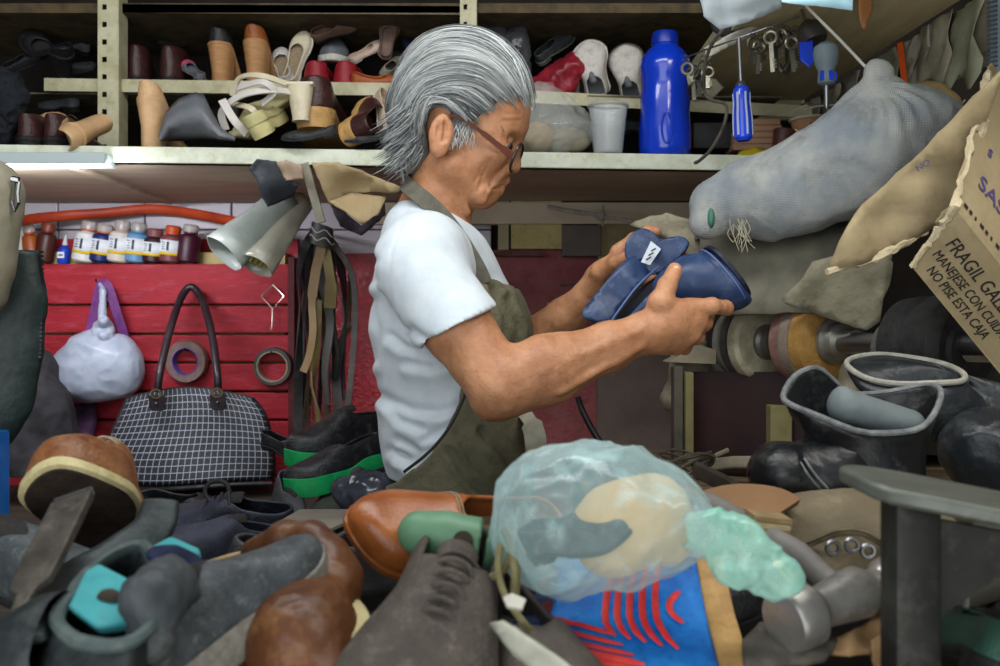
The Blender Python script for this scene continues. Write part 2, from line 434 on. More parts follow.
# ---- metal rack above
rk = thing('metal_shelf_rack', 'cream slotted metal rack with perforated uprights standing on the long wooden shelf', 'rack')
RZ = P(0, 92, 2.10).z; RT = P(0, 80, 2.10).z
def perf_post(px, w, y1):
    mb = MB(); x = P(px, 0, 2.06).x; z0, z1 = SHZ, 2.39; ww = w*2.06/1000
    z = z0; hole = .036; hw = .0055
    mb.box((x-ww/2+ww*.11, 2.06, (z0+z1)/2), (ww*.22, .003, z1-z0)); mb.box((x+ww/2-ww*.275, 2.06, (z0+z1)/2), (ww*.55, .003, z1-z0))
    xm = x-ww/2+ww*.335
    zz = z0+.01
    while zz < z1-.04:
        mb.box((xm, 2.06, zz+(hole-.011)/2), (ww*.23, .003, hole-.011)); zz += hole
    mb.box((x+ww/2, 2.085, (z0+z1)/2), (.003, .05, z1-z0))
    return mb.build('perforated_post', M_cream, rk, smooth=False)
perf_post(108, 20, 117); perf_post(468, 16, 30)
def rail(p0, p1, hgt, Yd, name='front_rail', dp=.004):
    mb = MB(); d = Vector((0, dp, 0)); a, b = Vector(p0), Vector(p1)
    mb.plate([a, b, b-Vector((0, 0, hgt)), a-Vector((0, 0, hgt))], dp, (0, 1, 0))
    return mb.build(name, M_cream, rk, smooth=False)
rail(P(44, 78, 2.075), P(400, 83, 2.085), .0265, 0); rail(P(400, 83, 2.09), P(812, 106, 2.16), .026, 0)
rail(P(-40, 104, 2.398), P(650, 112, 2.398), .012, 0, 'back_rail')
MB().plate([Vector((-1.3, 2.09, RT-.03)), Vector((.6, 2.13, RT-.03)), Vector((.6, 2.40, RT-.03)), Vector((-1.3, 2.40, RT-.03))], .003, (0, 0, 1)).build('tier_sheet', mat('rack_sheet', '4a463a', '6a6450', rough=.7), rk, smooth=False)
UPZ = RT-.027
MB().box((-.35, 2.24, P(0, 8, 2.08).z), (2.0, .32, .02)).build('top_tier_sheet', mat('rack_sheet2', '3a3226', '57492f', rough=.8), rk, smooth=False)
rail(P(120, 4, 2.08), P(460, 6, 2.08), .018, 0, 'top_rail').data.materials[0] = mat('top_rail_paint', '4f4634', '6a5c42')
# added sheet whose dark colour stands in for the shade inside the rack
MB().box((-.4, 2.41, 1.94), (2.1, .01, .68)).build('shade_sheet', M_dark, rk, smooth=False)
# ---- benches
M_dwood = mat('grimy_bench_wood', '2a231c', '43382d', scale=10, rough=.9, bump=.5, stretch=(1, 8, 8), c3='554c40')
bench = thing('work_bench', 'low wooden work bench buried under the heap of worn shoes', 'workbench')
MB().box((0, .77, .84), (2.0, .40, .04), bev=.004).build('bench_top', M_dwood, bench, smooth=False)
for sx in (-1, 1):
    for yy in (.62, .92): MB().box((sx*.94, yy, .41), (.06, .06, .82)).build('leg', M_wood, bench, smooth=False)
ctr = thing('side_counter', 'wooden counter under the red planks covered with dark shoes', 'counter')
MB().box((-.80, 1.67, .88), (1.14, 1.38, .04), bev=.004).build('counter_top', M_dwood, ctr, smooth=False)
MB().box((-.45, 2.03, .90), (.36, .66, .039)).build('counter_end', M_wood, ctr, smooth=False) if 0 else None
for x, y in ((-1.3, 1.05), (-1.3, 2.28), (-.3, 1.05), (-.3, 2.28)): MB().box((x, y, .43), (.06, .06, .86)).build('leg', M_wood, ctr, smooth=False)
# ------------------------------------------------------------------ the man
YC = 1.50
M_skin = mat('weathered_skin', '9c6a48', 'b98662', scale=22, rough=.48, bump=.25, bscale=260, sss=.12, c3='875439', spec=.45)
man = None
# joints
sh_r, el_r, wr_r = P(409, 258, 1.335), P(500, 387, 1.255), P(650, 331, 1.295)
sh_l, el_l, wr_l = P(452, 258, 1.675), P(505, 368, 1.665), P(590, 296, 1.545)
lo = (P(355, 0, 1.62).x, 1.06, .86); hi = (P(735, 0, 1.5).x, 1.80, 1.72)
H_ = .0026
B = Field(lo, hi, H_)
# torso
B.cone(P(446, 310, YC), P(452, 420, YC), .090, .085, .02, sq=((0, 1, 0), 1.45))
B.cone(P(452, 420, YC), P(462, 560, YC), .085, .095, .02, sq=((0, 1, 0), 1.4))
B.cone(P(430, 260, 1.37), P(438, 260, 1.63), .046, .055, .04)
B.cone(P(434, 250, YC), P(446, 320, YC), .062, .085, .03, sq=((0, 1, 0), 1.4))
# neck
B.cone(P(450, 165, YC), P(424, 240, YC), .048, .058, .015)
B.cone(P(452, 200, YC), P(446, 235, YC), .027, .030, .015)
# head
t20 = Matrix.Rotation(math.radians(24), 3, 'Y')
B.ell(P(464, 105, YC), (.092, .074, .084), .01)
B.ell(P(496, 118, YC), (.046, .060, .052), .03)
B.ell(P(480, 150, YC), (.048, .060, .075), .02, R=t20)
for s in (-1, 1):
    B.cone(P(449, 168, YC+s*.050), P(481, 196, YC+s*.014), .016, .014, .02)       # jaw
    B.ell(P(496, 153, YC+s*.043), (.020, .018, .017), .015)                        # cheekbone
    B.cone(P(518.5, 127, YC+s*.010), P(502, 131, YC+s*.046), .011, .010, .010)       # brow
    B.ell(P(506, 169, YC+s*.012), (.011, .009, .008), .006)                        # nostril wing
    B.ell(P(514, 143, YC+s*.031), (.012, .017, .011), .010, sub=True)              # eye socket
    B.ell(P(502.5, 143.5, YC+s*.031), (.0125, .0125, .0125), .002)                 # eyeball
    B.cone(P(511, 139.5, YC+s*.024), P(503, 141, YC+s*.043), .0045, .004, .004); B.ell(P(503.0, 140.6, YC+s*.031), (.0148, .0155, .0095), .002)    # upper lid
    B.cone(P(509, 149, YC+s*.024), P(501, 149.5, YC+s*.043), .004, .0035, .005)    # lower lid
    B.cone(P(502, 171, YC+s*.020), P(486, 191, YC+s*.030), .006, .007, .008)       # fold to mouth
    B.cone(P(505, 167, YC+s*.024), P(491, 184, YC+s*.034), .003, .003, .004, sub=True)
    # ear
    ec = P(441, 134, YC+s*.080)
    Re = Matrix.Rotation(math.radians(8), 3, 'Y')@Matrix.Rotation(s*math.radians(-14), 3, 'Z')
    B.ell(ec, (.0175, .010, .030), .004, R=Re)
    B.ell(P(438, 150, YC+s*.078), (.012, .007, .012), .006)
    B.ell(P(443, 130, YC+s*.0905), (.0105, .0085, .020), .002, sub=True, R=Re)
    B.cone(P(442, 120, YC+s*.0865), P(440, 140, YC+s*.0845), .003, .003, .002)
    B.ell(P(445.5, 138, YC+s*.088), (.005, .006, .006), .003, sub=True)
    for (x0, y0, x1, y1) in ((452, 160, 476, 200), (459, 158, 483, 200), (446, 165, 467, 212)):   # slack skin folds below the jaw
        B.cone(P(x0, y0, YC+s*.056), P(x1, y1, YC+s*.030), .0045, .006, .006)
B.ell(P(482, 197, YC), (.015, .020, .014), .012)                                   # chin
B.cone(P(492, 178, YC), P(486, 192, YC), .023, .020, .012)                         # muzzle
B.cone(P(516, 135, YC), P(512.5, 160, YC), .0085, .0125, .008)                       # nose
B.ell(P(512.5, 167, YC), (.0125, .0125, .010), .006)
for s in (-1, 1):
    B.cone(P(504, 180.5, YC), P(492, 185.5, YC+s*.024), .009, .005, .004)         # upper lip
    B.cone(P(498.5, 189.5, YC), P(490, 190, YC+s*.022), .0085, .005, .004)             # lower lip
    B.cone(P(509, 185.7, YC), P(487, 188.0, YC+s*.031), .0026, .0026, .002, sub=True)
    B.ell(P(507, 173.5, YC+s*.006), (.004, .003, .003), .002, sub=True)
# arms
def arm(sh, el, wr, Ys):
    m1 = sh.lerp(el, .55); B.chain([sh.lerp(el, .2), m1, el], [.044, .0445, .040], .012)
    f = (wr-el); n = Vector((0, 0, 1))
    B.ell(el+f*.28, (.062, .036, .043), .02, R=frame((0, 0, 0), f, (0, 0, 1)).to_3x3())   # forearm belly
    B.chain([el, el+f*.3, el+f*.72, wr], [.038, .041, .030, .0245], .012)
    B.ell(el+Vector((-.012, 0, -.022)), (.020, .020, .018), .012)
arm(sh_r, el_r, wr_r, -1); arm(sh_l, el_l, wr_l, 1)
for a, b in ((P(540, 372, 1.226), P(640, 330, 1.268)), (P(560, 392, 1.235), P(642, 346, 1.27))):           # tendons and a vein
    B.cone(a, b, .005, .004, .006)
# right hand: palm, four fingers curling under the shoe, thumb on top
def dig(pts, rs): B.chain(pts, rs, .0045); [B.ell(p, (r*1.08,)*3, .003) for p, r in list(zip(pts, rs))[1:-1]]
pc = P(676, 322, 1.30)
B.cone(wr_r, P(672, 324, 1.30), .026, .027, .014); 
B.cone(P(668, 320, 1.303), P(694, 318, 1.308), .024, .019, .012, sq=((0, 1, 0), .8))
B.cone(P(664, 334, 1.307), P(688, 333, 1.312), .021, .017, .012)
B.cone(P(658, 338, 1.305), P(676, 345, 1.318), .020, .014, .012)
dig(PP([(692, 308, 1.305), (712, 306, 1.306), (726, 308, 1.330), (728, 306, 1.352)]), [.0125, .0105, .0092, .0078])          # index
dig(PP([(695, 320, 1.305), (704, 323, 1.318), (706, 317, 1.352), (700, 309, 1.374)]), [.0125, .0112, .0098, .0082])          # middle
dig(PP([(690, 331, 1.309), (696, 336, 1.326), (695, 330, 1.358), (688, 321, 1.378)]), [.012, .0108, .0094, .008])           # ring
dig(PP([(680, 342, 1.315), (684, 347, 1.334), (682, 341, 1.360), (675, 333, 1.374)]), [.011, .0092, .0082, .007])           # little
dig(PP([(658, 322, 1.297), (660, 302, 1.287), (667, 286, 1.296), (675, 270, 1.312)]), [.019, .0145, .0118, .0098])           # thumb
B.cone(P(662, 308, 1.291), P(690, 312, 1.305), .014, .012, .014)
# left hand: behind the shoe, thumb along its near edge
B.cone(wr_l, P(604, 280, 1.525), .0245, .028, .014, sq=((0, 1, 0), .85))
B.cone(P(604, 280, 1.525), P(622, 262, 1.520), .027, .022, .012, sq=((0, 1, 0), .65))
for k, (e0, e1, e2, e3) in enumerate((((618, 252, 1.520), (634, 240, 1.512), (648, 232, 1.495), (656, 232, 1.482)), ((624, 260, 1.522), (643, 250, 1.516), (658, 246, 1.498), (664, 248, 1.485)),
        ((626, 270, 1.524), (645, 264, 1.518), (660, 262, 1.500), (664, 264, 1.487)), ((624, 281, 1.524), (640, 280, 1.518), (652, 280, 1.503), (655, 281, 1.492)))):
    dig(PP([e0, e1, e2, e3]), [.0125, .011, .0096, .008] if k < 3 else [.0115, .0095, .0085, .007])
dig(PP([(594, 288, 1.525), (600, 272, 1.498), (615, 263, 1.470), (630, 257, 1.452)]), [.018, .014, .0115, .0092])
def skinfn(V, Q):
    N = vnormals(V, Q); amp = .0006*vnoise(V, 90, 1)+.0010*vnoise(V, 35, 2)
    px = V[:, 0]/V[:, 1]*1000+500; pz = HOR-(V[:, 2]-CAMZ)/V[:, 1]*1000
    near = (V[:, 1] < 1.55) & (px > 400) & (px < 530) & (pz < 215)
    d = np.zeros(len(V))
    for poly in (((500, 170), (492, 180), (485, 194)), ((491, 160), (483, 175), (478, 192)), ((483, 165), (475, 182)), ((520, 120), (503, 121)), ((520, 114), (505, 114)), ((512, 150), (502, 152), (494, 150)), ((500, 146), (492, 141)), ((500, 148), (491, 147))):
        d -= .0012*np.exp(-(seg2(px, pz, poly)/1.6)**2)
    amp += np.where(near, d, 0)
    return V+N*amp[:, None]
man = B.build('person', M_skin, None, 1, skinfn)
tag(man, 'grey-haired man in white T-shirt and canvas apron inspecting a navy shoe', 'person')
# fingernails
M_nail = mat('fingernail', 'd8a98c', rough=.3, bump=0)
for p, d in ((P(676, 270, 1.302), (.3, -.9, .3)), (P(630, 256.5, 1.4425), (.2, -.9, .4))):
    R = frame((0, 0, 0), (.45, .1, .85), d).to_3x3()
    MB().ball(p, (.006, .0048, .0016), 6, R).build('fingernail', M_nail, man)
# eye details
M_eye = mat('eye_white', 'cfc8bc', rough=.2, bump=0); M_iris = mat('iris_brown', '24150d', rough=.1, bump=0)
for s in (-1, 1):
    c = P(503.0, 144.3, YC+s*.031)
    e = MB().ball(c, .0126, 10).build('eye', M_eye, man)
    MB().ball(c+Vector((.0085, s*.004, -.0045)), .0062, 8).build('iris', M_iris, e)
# eyebrow
mb = MB()
for s in (-1, 1):
    for i in range(60):
        t = random.random(); p = P(522, 128.5, YC+s*.012).lerp(P(502, 132, YC+s*.052), t)+Vector((.008*(1-t), s*.008*t, random.uniform(-.004, .004)))
        d = Vector((-.006*(1-t)-.002, s*(.006), random.uniform(-.002, .004))); mb.tube([p, p+d*.6, p+d*1.3], [.0005, .0005, .0002], 4)
mb.build('eyebrow', mat('eyebrow_grey', '6f655a', rough=.6, bump=0), man)

# ---- T-shirt
S = Field((P(345, 0, 1.6).x, 1.17, .90), (P(560, 0, 1.6).x, 1.84, 1.53), .0034)
S.cone(P(438, 292, YC), P(448, 335, YC), .098, .107, .03, sq=((0, 1, 0), 1.42))
S.cone(P(448, 335, YC), P(451, 430, YC), .109, .102, .03, sq=((0, 1, 0), 1.30))
S.cone(P(452, 430, YC), P(458, 505, YC), .100, .096, .03, sq=((0, 1, 0), 1.30))
S.cone(P(425, 257, 1.36), P(436, 256, 1.65), .063, .063, .04)
S.cone(P(421, 232, YC), P(434, 262, YC), .054, .075, .03, sq=((0, 1, 0), 1.3))
for sh, el, s in ((sh_r, el_r, -1), (sh_l, el_l, 1)):
    d = (el-sh); e_ = sh+d*.55
    T = Field(S.lo, [S.lo[i]+S.h*(S.n[i]-1) for i in range(3)], S.h)
    T.n = S.n; T.F = np.full(S.n, .06, np.float32); T.ax = S.ax
    T.cone(sh+d*.10, sh+d*.8, .056, .0585, .01)
    hd = Vector((d.x, 0, d.z)).normalized(); T.half(e_, hd.lerp(Vector((.25, 0, -1)), .35))
    hh = np.clip(.5+.5*(T.F-S.F)/.03, 0, 1); S.F = T.F*(1-hh)+S.F*hh-.03*hh*(1-hh)
    S.cone(sh+d*.40, sh+d*.9, .040, .0535, .003, sub=True)
S.cone(P(438, 224, YC), P(456, 165, YC), .052, .075, .006, sub=True)
S.half(P(430, 478, YC), (-.12, 0, -1))
creases = [((440, 346), (424, 340), (410, 330)), ((448, 354), (425, 354), (404, 346), (390, 336)), ((452, 360), (430, 366), (408, 362)), ((478, 400), (440, 412), (410, 410), (380, 395)),
           ((462, 420), (440, 432), (424, 440)), ((462, 436), (440, 450), (418, 452), (398, 440)), ((445, 455), (425, 462), (400, 455)), ((386, 400), (400, 420), (420, 428)), ((372, 260), (374, 280)),
           ((425, 470), (410, 465), (392, 450)), ((370, 300), (376, 330), (374, 360))]
def shirtfn(V, Q):
    N = vnormals(V, Q)
    px = V[:, 0]/V[:, 1]*1000+500; pz = HOR-(V[:, 2]-CAMZ)/V[:, 1]*1000
    amp = .0035*vnoise(V, 12, 3)+.0012*vnoise(V, 34, 4)
    m = V[:, 1] < 1.52
    d = np.zeros(len(V))
    for i, c in enumerate(creases):
        q = seg2(px, pz, c); q2 = seg2(px, pz-9, c)
        d += -.0060*np.exp(-(q/5)**2)+.0042*np.exp(-(q2/7)**2)
    # seam of the sleeve
    d -= .0010*np.exp(-(seg2(px, pz, ((402, 222), (392, 250), (388, 285), (394, 312), (408, 332)))/1.6)**2)
    amp += np.where(m, d, 0)
    return V+N*amp[:, None]
M_shirt = mat('white_cotton', 'b9c2c8', 'c6ced3', scale=30, rough=.9, bump=.12, bscale=500, sheen=.1)
S.build('t_shirt', M_shirt, man, 2, shirtfn)
# sleeve hem
# ---- apron: a shell round the front of the torso
A = Field((P(370, 0, 1.6).x, 1.20, .55), (P(600, 0, 1.55).x, 1.80, 1.42), .0042)
def torso_shell(F, g):
    F.cone(P(438, 292, YC), P(450, 335, YC), .101+g, .106+g, .03, sq=((0, 1, 0), 1.38))
    F.cone(P(450, 335, YC), P(453, 430, YC), .113+g, .107+g, .03, sq=((0, 1, 0), 1.28))
    F.cone(P(453, 430, YC), P(460, 520, YC), .107+g, .106+g, .03, sq=((0, 1, 0), 1.25))
    F.cone(P(460, 520, YC), P(465, 760, YC), .102+g, .13+g, .03, sq=((0, 1, 0), 1.2))
    return F
torso_shell(A, .006)
A2 = Field((P(370, 0, 1.6).x, 1.20, .55), (P(600, 0, 1.55).x, 1.80, 1.42), .0042); torso_shell(A2, -.001)
A.F = np.maximum(A.F, -A2.F)
apron_poly = [(476, 276), (492, 284), (530, 290), (620, 330), (640, 820), (380, 820), (392, 480), (404, 471), (430, 450), (450, 425), (464, 395), (466, 380), (480, 372), (486, 340), (480, 300)]
X, Yg, Z = np.meshgrid(*A.ax, indexing='ij', sparse=True)
pX = X/YC*1000+500+0*Z; pZ = HOR-(Z-CAMZ)/YC*1000+0*X
pd = poly2(pX[:, 0, :], pZ[:, 0, :], apron_poly)*YC/1000
A.F = np.maximum(A.F, pd[:, None, :].astype(np.float32))
def apronfn(V, Q):
    N = vnormals(V, Q); px = V[:, 0]/V[:, 1]*1000+500; pz = HOR-(V[:, 2]-CAMZ)/V[:, 1]*1000
    amp = .005*vnoise(V*np.array([1, 1, .45]), 16, 6)+.002*vnoise(V, 40, 8)
    for c in (((505, 300), (515, 330), (512, 358)), ((492, 290), (503, 315), (508, 345)), ((480, 430), (505, 460), (520, 500)), ((450, 450), (470, 480), (490, 500))):
        q = seg2(px, pz, c); amp += -.002*np.exp(-(q/3.5)**2)+.005*np.exp(-((q-7)/4)**2)
    return V+N*amp[:, None]
M_apron = mat('oiled_canvas', '55523f', '6e6a54', scale=16, rough=.85, bump=.5, bscale=160, c3='403c30')
ap = A.build('apron', M_apron, man, 1, apronfn)
# piping along the apron's side
mb = MB(); pip = [(404, 472, 1.338), (430, 451, 1.325), (450, 426, 1.322), (464, 397, 1.325), (467, 380, 1.328)]
mb.tube(cat_rom(PP(pip), 6), .0022, 6); mb.build('piping', mat('black_piping', '1c1b18', rough=.6, bump=0), ap)
M_strap = mat('strap_webbing', '4d4a40', '5c594d', scale=60, rough=.85, bump=.2)
strap = cat_rom(PP([(417, 178, 1.56), (407, 181, 1.50), (408, 186, 1.452), (424, 199, 1.425), (443, 217, 1.402), (462, 243, 1.385), (477, 268, 1.378), (484, 284, 1.376)]), 6)
mb = MB(); ribbon(mb, strap, .024, .003, lambda i: (-.3, -.8, .5) if i > 10 else (-.9, -.3, .3)); mb.build('neck_strap', M_strap, ap)
mb = MB(); ribbon(mb, cat_rom([Vector((p.x+.0, 2*YC-p.y, p.z)) for p in strap[6:]], 1), .022, .003, lambda i: (-.3, .8, .5)); mb.build('neck_strap', M_strap, ap)
# waist tie hanging at the front
mb = MB(); ribbon(mb, cat_rom(PP([(520, 412, 1.44), (528, 418, 1.40), (534, 432, 1.395), (536, 450, 1.40)]), 5), [.02]*8+[.03]*8, .010, (0, -1, .1))
mb.build('waist_tie', mat('pale_rag', '8c8878', 'a8a493', rough=.9), ap, noi=(.004, 40))
# ---- trousers and shoes, behind the bench
mb = MB()
for s in (-1, 1):
    mb2 = MB().tube([P(462, 590, YC+s*.06), Vector((-.06, YC+s*.09, .5)), Vector((-.07, YC+s*.10, .06))], [.115, .085, .07], 14)
    mb2.build('trouser_leg', mat('dark_trousers', '23242a', '2e3038', rough=.9), man)
    MB().ball((-.03, YC+s*.10, .045), (.13, .05, .045), 8).build('shoe', mat('black_work_shoe', '15130f', rough=.5), man)
# ---- glasses
M_gl = mat('glasses_brown', '4a2416', '5c2e1b', rough=.25, bump=0, coat=.4)
G = MB()
TMP = []
for s in (-1, 1):
    mb = MB(); TMP.append(mb)
    ribbon(mb, cat_rom(PP([(449, 115, YC+s*.086), (462, 119, YC+s*.080), (480, 131, YC+s*.074), (498, 145, YC+s*.068), (513, 156, YC+s*.060)]), 5), [.003]*6+[.005]*5+[.008]*6+[.011]*4, .0025, (0, -s, 0) if s > 0 else (0, -1, 0))
gl = None
M_lens = mat('lens_glass', 'ffffff', rough=.02, bump=0, trans=1, ior=1.1)
M_rim = mat('rim_dark', '2c211b', rough=.3, bump=0)
gl = MB().tube(cat_rom(PP([(517.5, 154, YC-.007), (519.5, 152, YC), (517.5, 154, YC+.007)]), 4), .002, 6).build('eyeglasses', M_rim, man)
for m_ in TMP: m_.build('temple_arm', M_gl, gl)
for s in (-1, 1):
    c = P(516.5, 158, YC+s*.031); ax = Vector((.86, s*.10, -.40)).normalized()
    u = Vector((0, 1, 0)); u = (u-ax*u.dot(ax)).normalized(); v = ax.cross(u)
    ring = [c+u*(.029*math.copysign(abs(math.cos(a))**.75, math.cos(a)))+v*(.0205*math.copysign(abs(math.sin(a))**.75, math.sin(a))) for a in (2*PI*i/28 for i in range(28))]
    MB().tube(ring, .0023, 6, closed=True).build('rim', M_rim, gl)
    MB().plate(ring, .0012, ax).build('lens', M_lens, gl)
# ---- hair
def hair():
    C0 = P(464, 103, YC)
    cap = Field((P(380, 0, 1.5).x, 1.38, P(0, 200, 1.5).z), (P(545, 0, 1.5).x, 1.62, 1.72), .003)
    cap.ell(P(462, 97, YC), (.100, .084, .094), .01)
    cap.ell(P(430, 108, YC), (.056, .080, .075), .02)
    cap.cone(P(418, 115, YC), P(410, 162, YC), .045, .018, .03, sq=((0, 1, 0), 1.35))
    for s in (-1, 1): cap.cone(P(420, 130, YC+s*.040), P(410, 166, YC+s*.030), .022, .012, .02)
    # clear the face and ears
    X, Yg, Z = np.meshgrid(*cap.ax, indexing='ij', sparse=True)
    pX = (X/YC*1000+500+0*Z)[:, 0, :]; pZ = (HOR-(Z-CAMZ)/YC*1000+0*X)[:, 0, :]
    face = [(536, 106), (524, 108), (508, 111), (500, 120), (484, 124), (470, 134), (462, 141), (453, 140), (453, 120), (445, 114), (434, 120), (428, 136), (432, 160), (424, 176), (560, 230), (560, 100)]
    pd = poly2(pX, pZ, face)*YC/1000
    cap.F = np.maximum(cap.F, -pd[:, None, :].astype(np.float32))
    M_cap = mat('hair_grey_under', '3c403f', '6a6f6d', scale=20, rough=.6, bump=.6, bscale=180, stretch=(1, 1, 3))
    h = cap.build('hair', M_cap, man, 2)
    # locks: swept back from the hairline over the skull
    m = bpy.data.materials.new('hair_strand'); m.use_nodes = True; nt = m.node_tree
    at = nt.nodes.new('ShaderNodeAttribute'); at.attribute_name = 'tone'
    cr = nt.nodes.new('ShaderNodeValToRGB'); cr.color_ramp.elements[0].color = srgb('3a3e40'); cr.color_ramp.elements[1].color = srgb('cdd2d0')
    nt.links.new(at.outputs['Fac'], cr.inputs[0]); bs = nt.nodes['Principled BSDF']; nt.links.new(cr.outputs[0], bs.inputs['Base Color']); bs.inputs['Roughness'].default_value = .42
    mb = MB(); tones = []
    inv = P(464, 102, YC)
    def surf(d, lift):                                       # ray from skull centre to the cap ellipsoids
        best = 0
        for c, r in ((P(462, 97, YC), (.101, .085, .095)), (P(430, 108, YC), (.057, .081, .076))):
            o = inv-c; A_ = sum((d[i]/r[i])**2 for i in range(3)); B_ = 2*sum(o[i]*d[i]/r[i]**2 for i in range(3)); C_ = sum((o[i]/r[i])**2 for i in range(3))-1
            D = B_*B_-4*A_*C_
            if D > 0: best = max(best, (-B_+math.sqrt(D))/(2*A_))
        return inv+d*(best+lift)
    rng = random.Random(3)
    # paths in (angle round, side) space: guide polylines in image px, for the near side, with a spread over the crown
    guides = [  # (start..end) along one side: px of the photo
        [(530, 104), (520, 70), (495, 45), (460, 37), (430, 45), (408, 72)],
        [(526, 107), (505, 76), (475, 58), (440, 58), (412, 82), (398, 112)],
        [(515, 109), (490, 86), (460, 78), (430, 85), (408, 110), (398, 140)],
        [(504, 114), (480, 98), (455, 96), (430, 106), (412, 130), (398, 156)],
        [(490, 122), (470, 110), (450, 108), (434, 112), (420, 134), (408, 164)],
        [(468, 132), (456, 118), (444, 110), (430, 115), (424, 142), (412, 172)],
    ]
    def side_pt(px, py, s):
        # lift the px point onto the cap: solve y from the biggest ellipsoid containing it
        x = (px-500)/1000*YC; z = CAMZ-(py-HOR)/1000*YC; yy = 0
        for c, r in ((P(462, 97, YC), (.103, .087, .097)), (P(430, 108, YC), (.060, .083, .080)), (P(414, 138, YC), (.040, .062, .062))):
            q = 1-((x-c.x)/r[0])**2-((z-c.z)/r[2])**2
            if q > 0: yy = max(yy, r[1]*math.sqrt(q))
        return Vector((x, YC+s*yy, z))
    for cl in range(330):
        s = -1 if rng.random() < .74 else 1
        u = rng.random()*(len(guides)-1.001); cw = rng.uniform(1, 3.6); wv0 = rng.random()*6.28; cx, cy = rng.gauss(0, 3), rng.gauss(0, 3)
        i0c = rng.randint(0, 9); ctone = rng.gauss(.46, .28); lf = rng.uniform(-.001, .006); flick = rng.random()
        for k in range(rng.randint(4, 13)):
            uu = min(max(u+rng.gauss(0, .10), 0), len(guides)-1.001); i = int(uu); f = uu-i
            g = [Vector((a[0]*(1-f)+b[0]*f, a[1]*(1-f)+b[1]*f, 0)) for a, b in zip(guides[i], guides[i+1])]
            path = cat_rom(g, 4); i0 = max(0, i0c+rng.randint(-1, 1)); i1 = min(len(path), i0+rng.randint(10, 17)); path = path[i0:i1]
            if len(path) < 5: continue
            jx, jy = cx+rng.gauss(0, .8), cy+rng.gauss(0, .8); pts = []; lift = lf+rng.uniform(-.001, .0015)
            for q, p in enumerate(path):
                t = q/len(path); tap = 1-.6*t
                e = side_pt(p.x+jx*tap+cw*math.sin(wv0+t*5), p.y+jy*tap+cw*math.cos(wv0+t*4), s)
                out = (e-inv).normalized(); pts.append(e+out*(lift+.003*t*t+.0015))
            if flick < .15:
                d = (pts[-1]-pts[-2]).normalized(); c = pts[-1]; L_ = rng.uniform(.002, .0045)
                for q in range(1, 5): pts.append(c+d*(L_*q)+Vector((.0002*q*q, 0, -.0009*q*q+.0004*q*rng.uniform(-1, 1))))
            r = rng.uniform(.0004, .0011); k_ = len(pts)
            rs = [r*min(1, .35+2.5*q/k_)*min(1, 2.2*(k_-1-q)/k_+.12) for q in range(k_)]
            b0 = len(mb.v); mb.tube(pts, rs, 4, cap=False)
            tn = min(1, max(0, ctone+rng.gauss(0, .2)))*(.5+.5*min(1, max(0, (pts[len(pts)//2].x-P(405, 0, YC).x)/.10))); tones += [tn]*(len(mb.v)-b0)
    # ends at the nape
    for k in range(420):
        s = -1 if rng.random() < .7 else 1
        b = side_pt(rng.uniform(402, 428), rng.uniform(112, 160), s); d = Vector((-.010+rng.uniform(-.008, .006), rng.uniform(-.003, .003)+s*.001, -.016)); L_ = rng.uniform(.8, 2.0)
        d *= .8; pts = [b+Vector((-.002, s*.003, 0)), b+d*.5*L_+Vector((-.002, s*.003, 0)), b+d*L_+Vector((-.003*L_, s*.001, 0)), b+d*1.4*L_+Vector((-.006*L_, 0, .001*L_))]
        r = rng.uniform(.0005, .0011); b0 = len(mb.v); mb.tube(pts, [r, r, r*.7, r*.2], 4, cap=False)
        tn = min(1, max(0, rng.gauss(.3, .3))); tones += [tn]*(len(mb.v)-b0)
    # sideburn
    for k in range(120):
        b = P(rng.uniform(447, 474), rng.uniform(118, 143), YC-.070-rng.random()*.006); d = Vector((rng.uniform(-.006, .004), -.001, -.010))
        r = .0005; b0 = len(mb.v); mb.tube([b, b+d*.6, b+d*1.2], [r, r, r*.3], 4, cap=False); tones += [rng.uniform(.35, .8)]*(len(mb.v)-b0)
    o = mb.build('hair_strands', m, h); 
    a = o.data.attributes.new('tone', 'FLOAT', 'POINT'); a.data.foreach_set('value', tones)
hair()
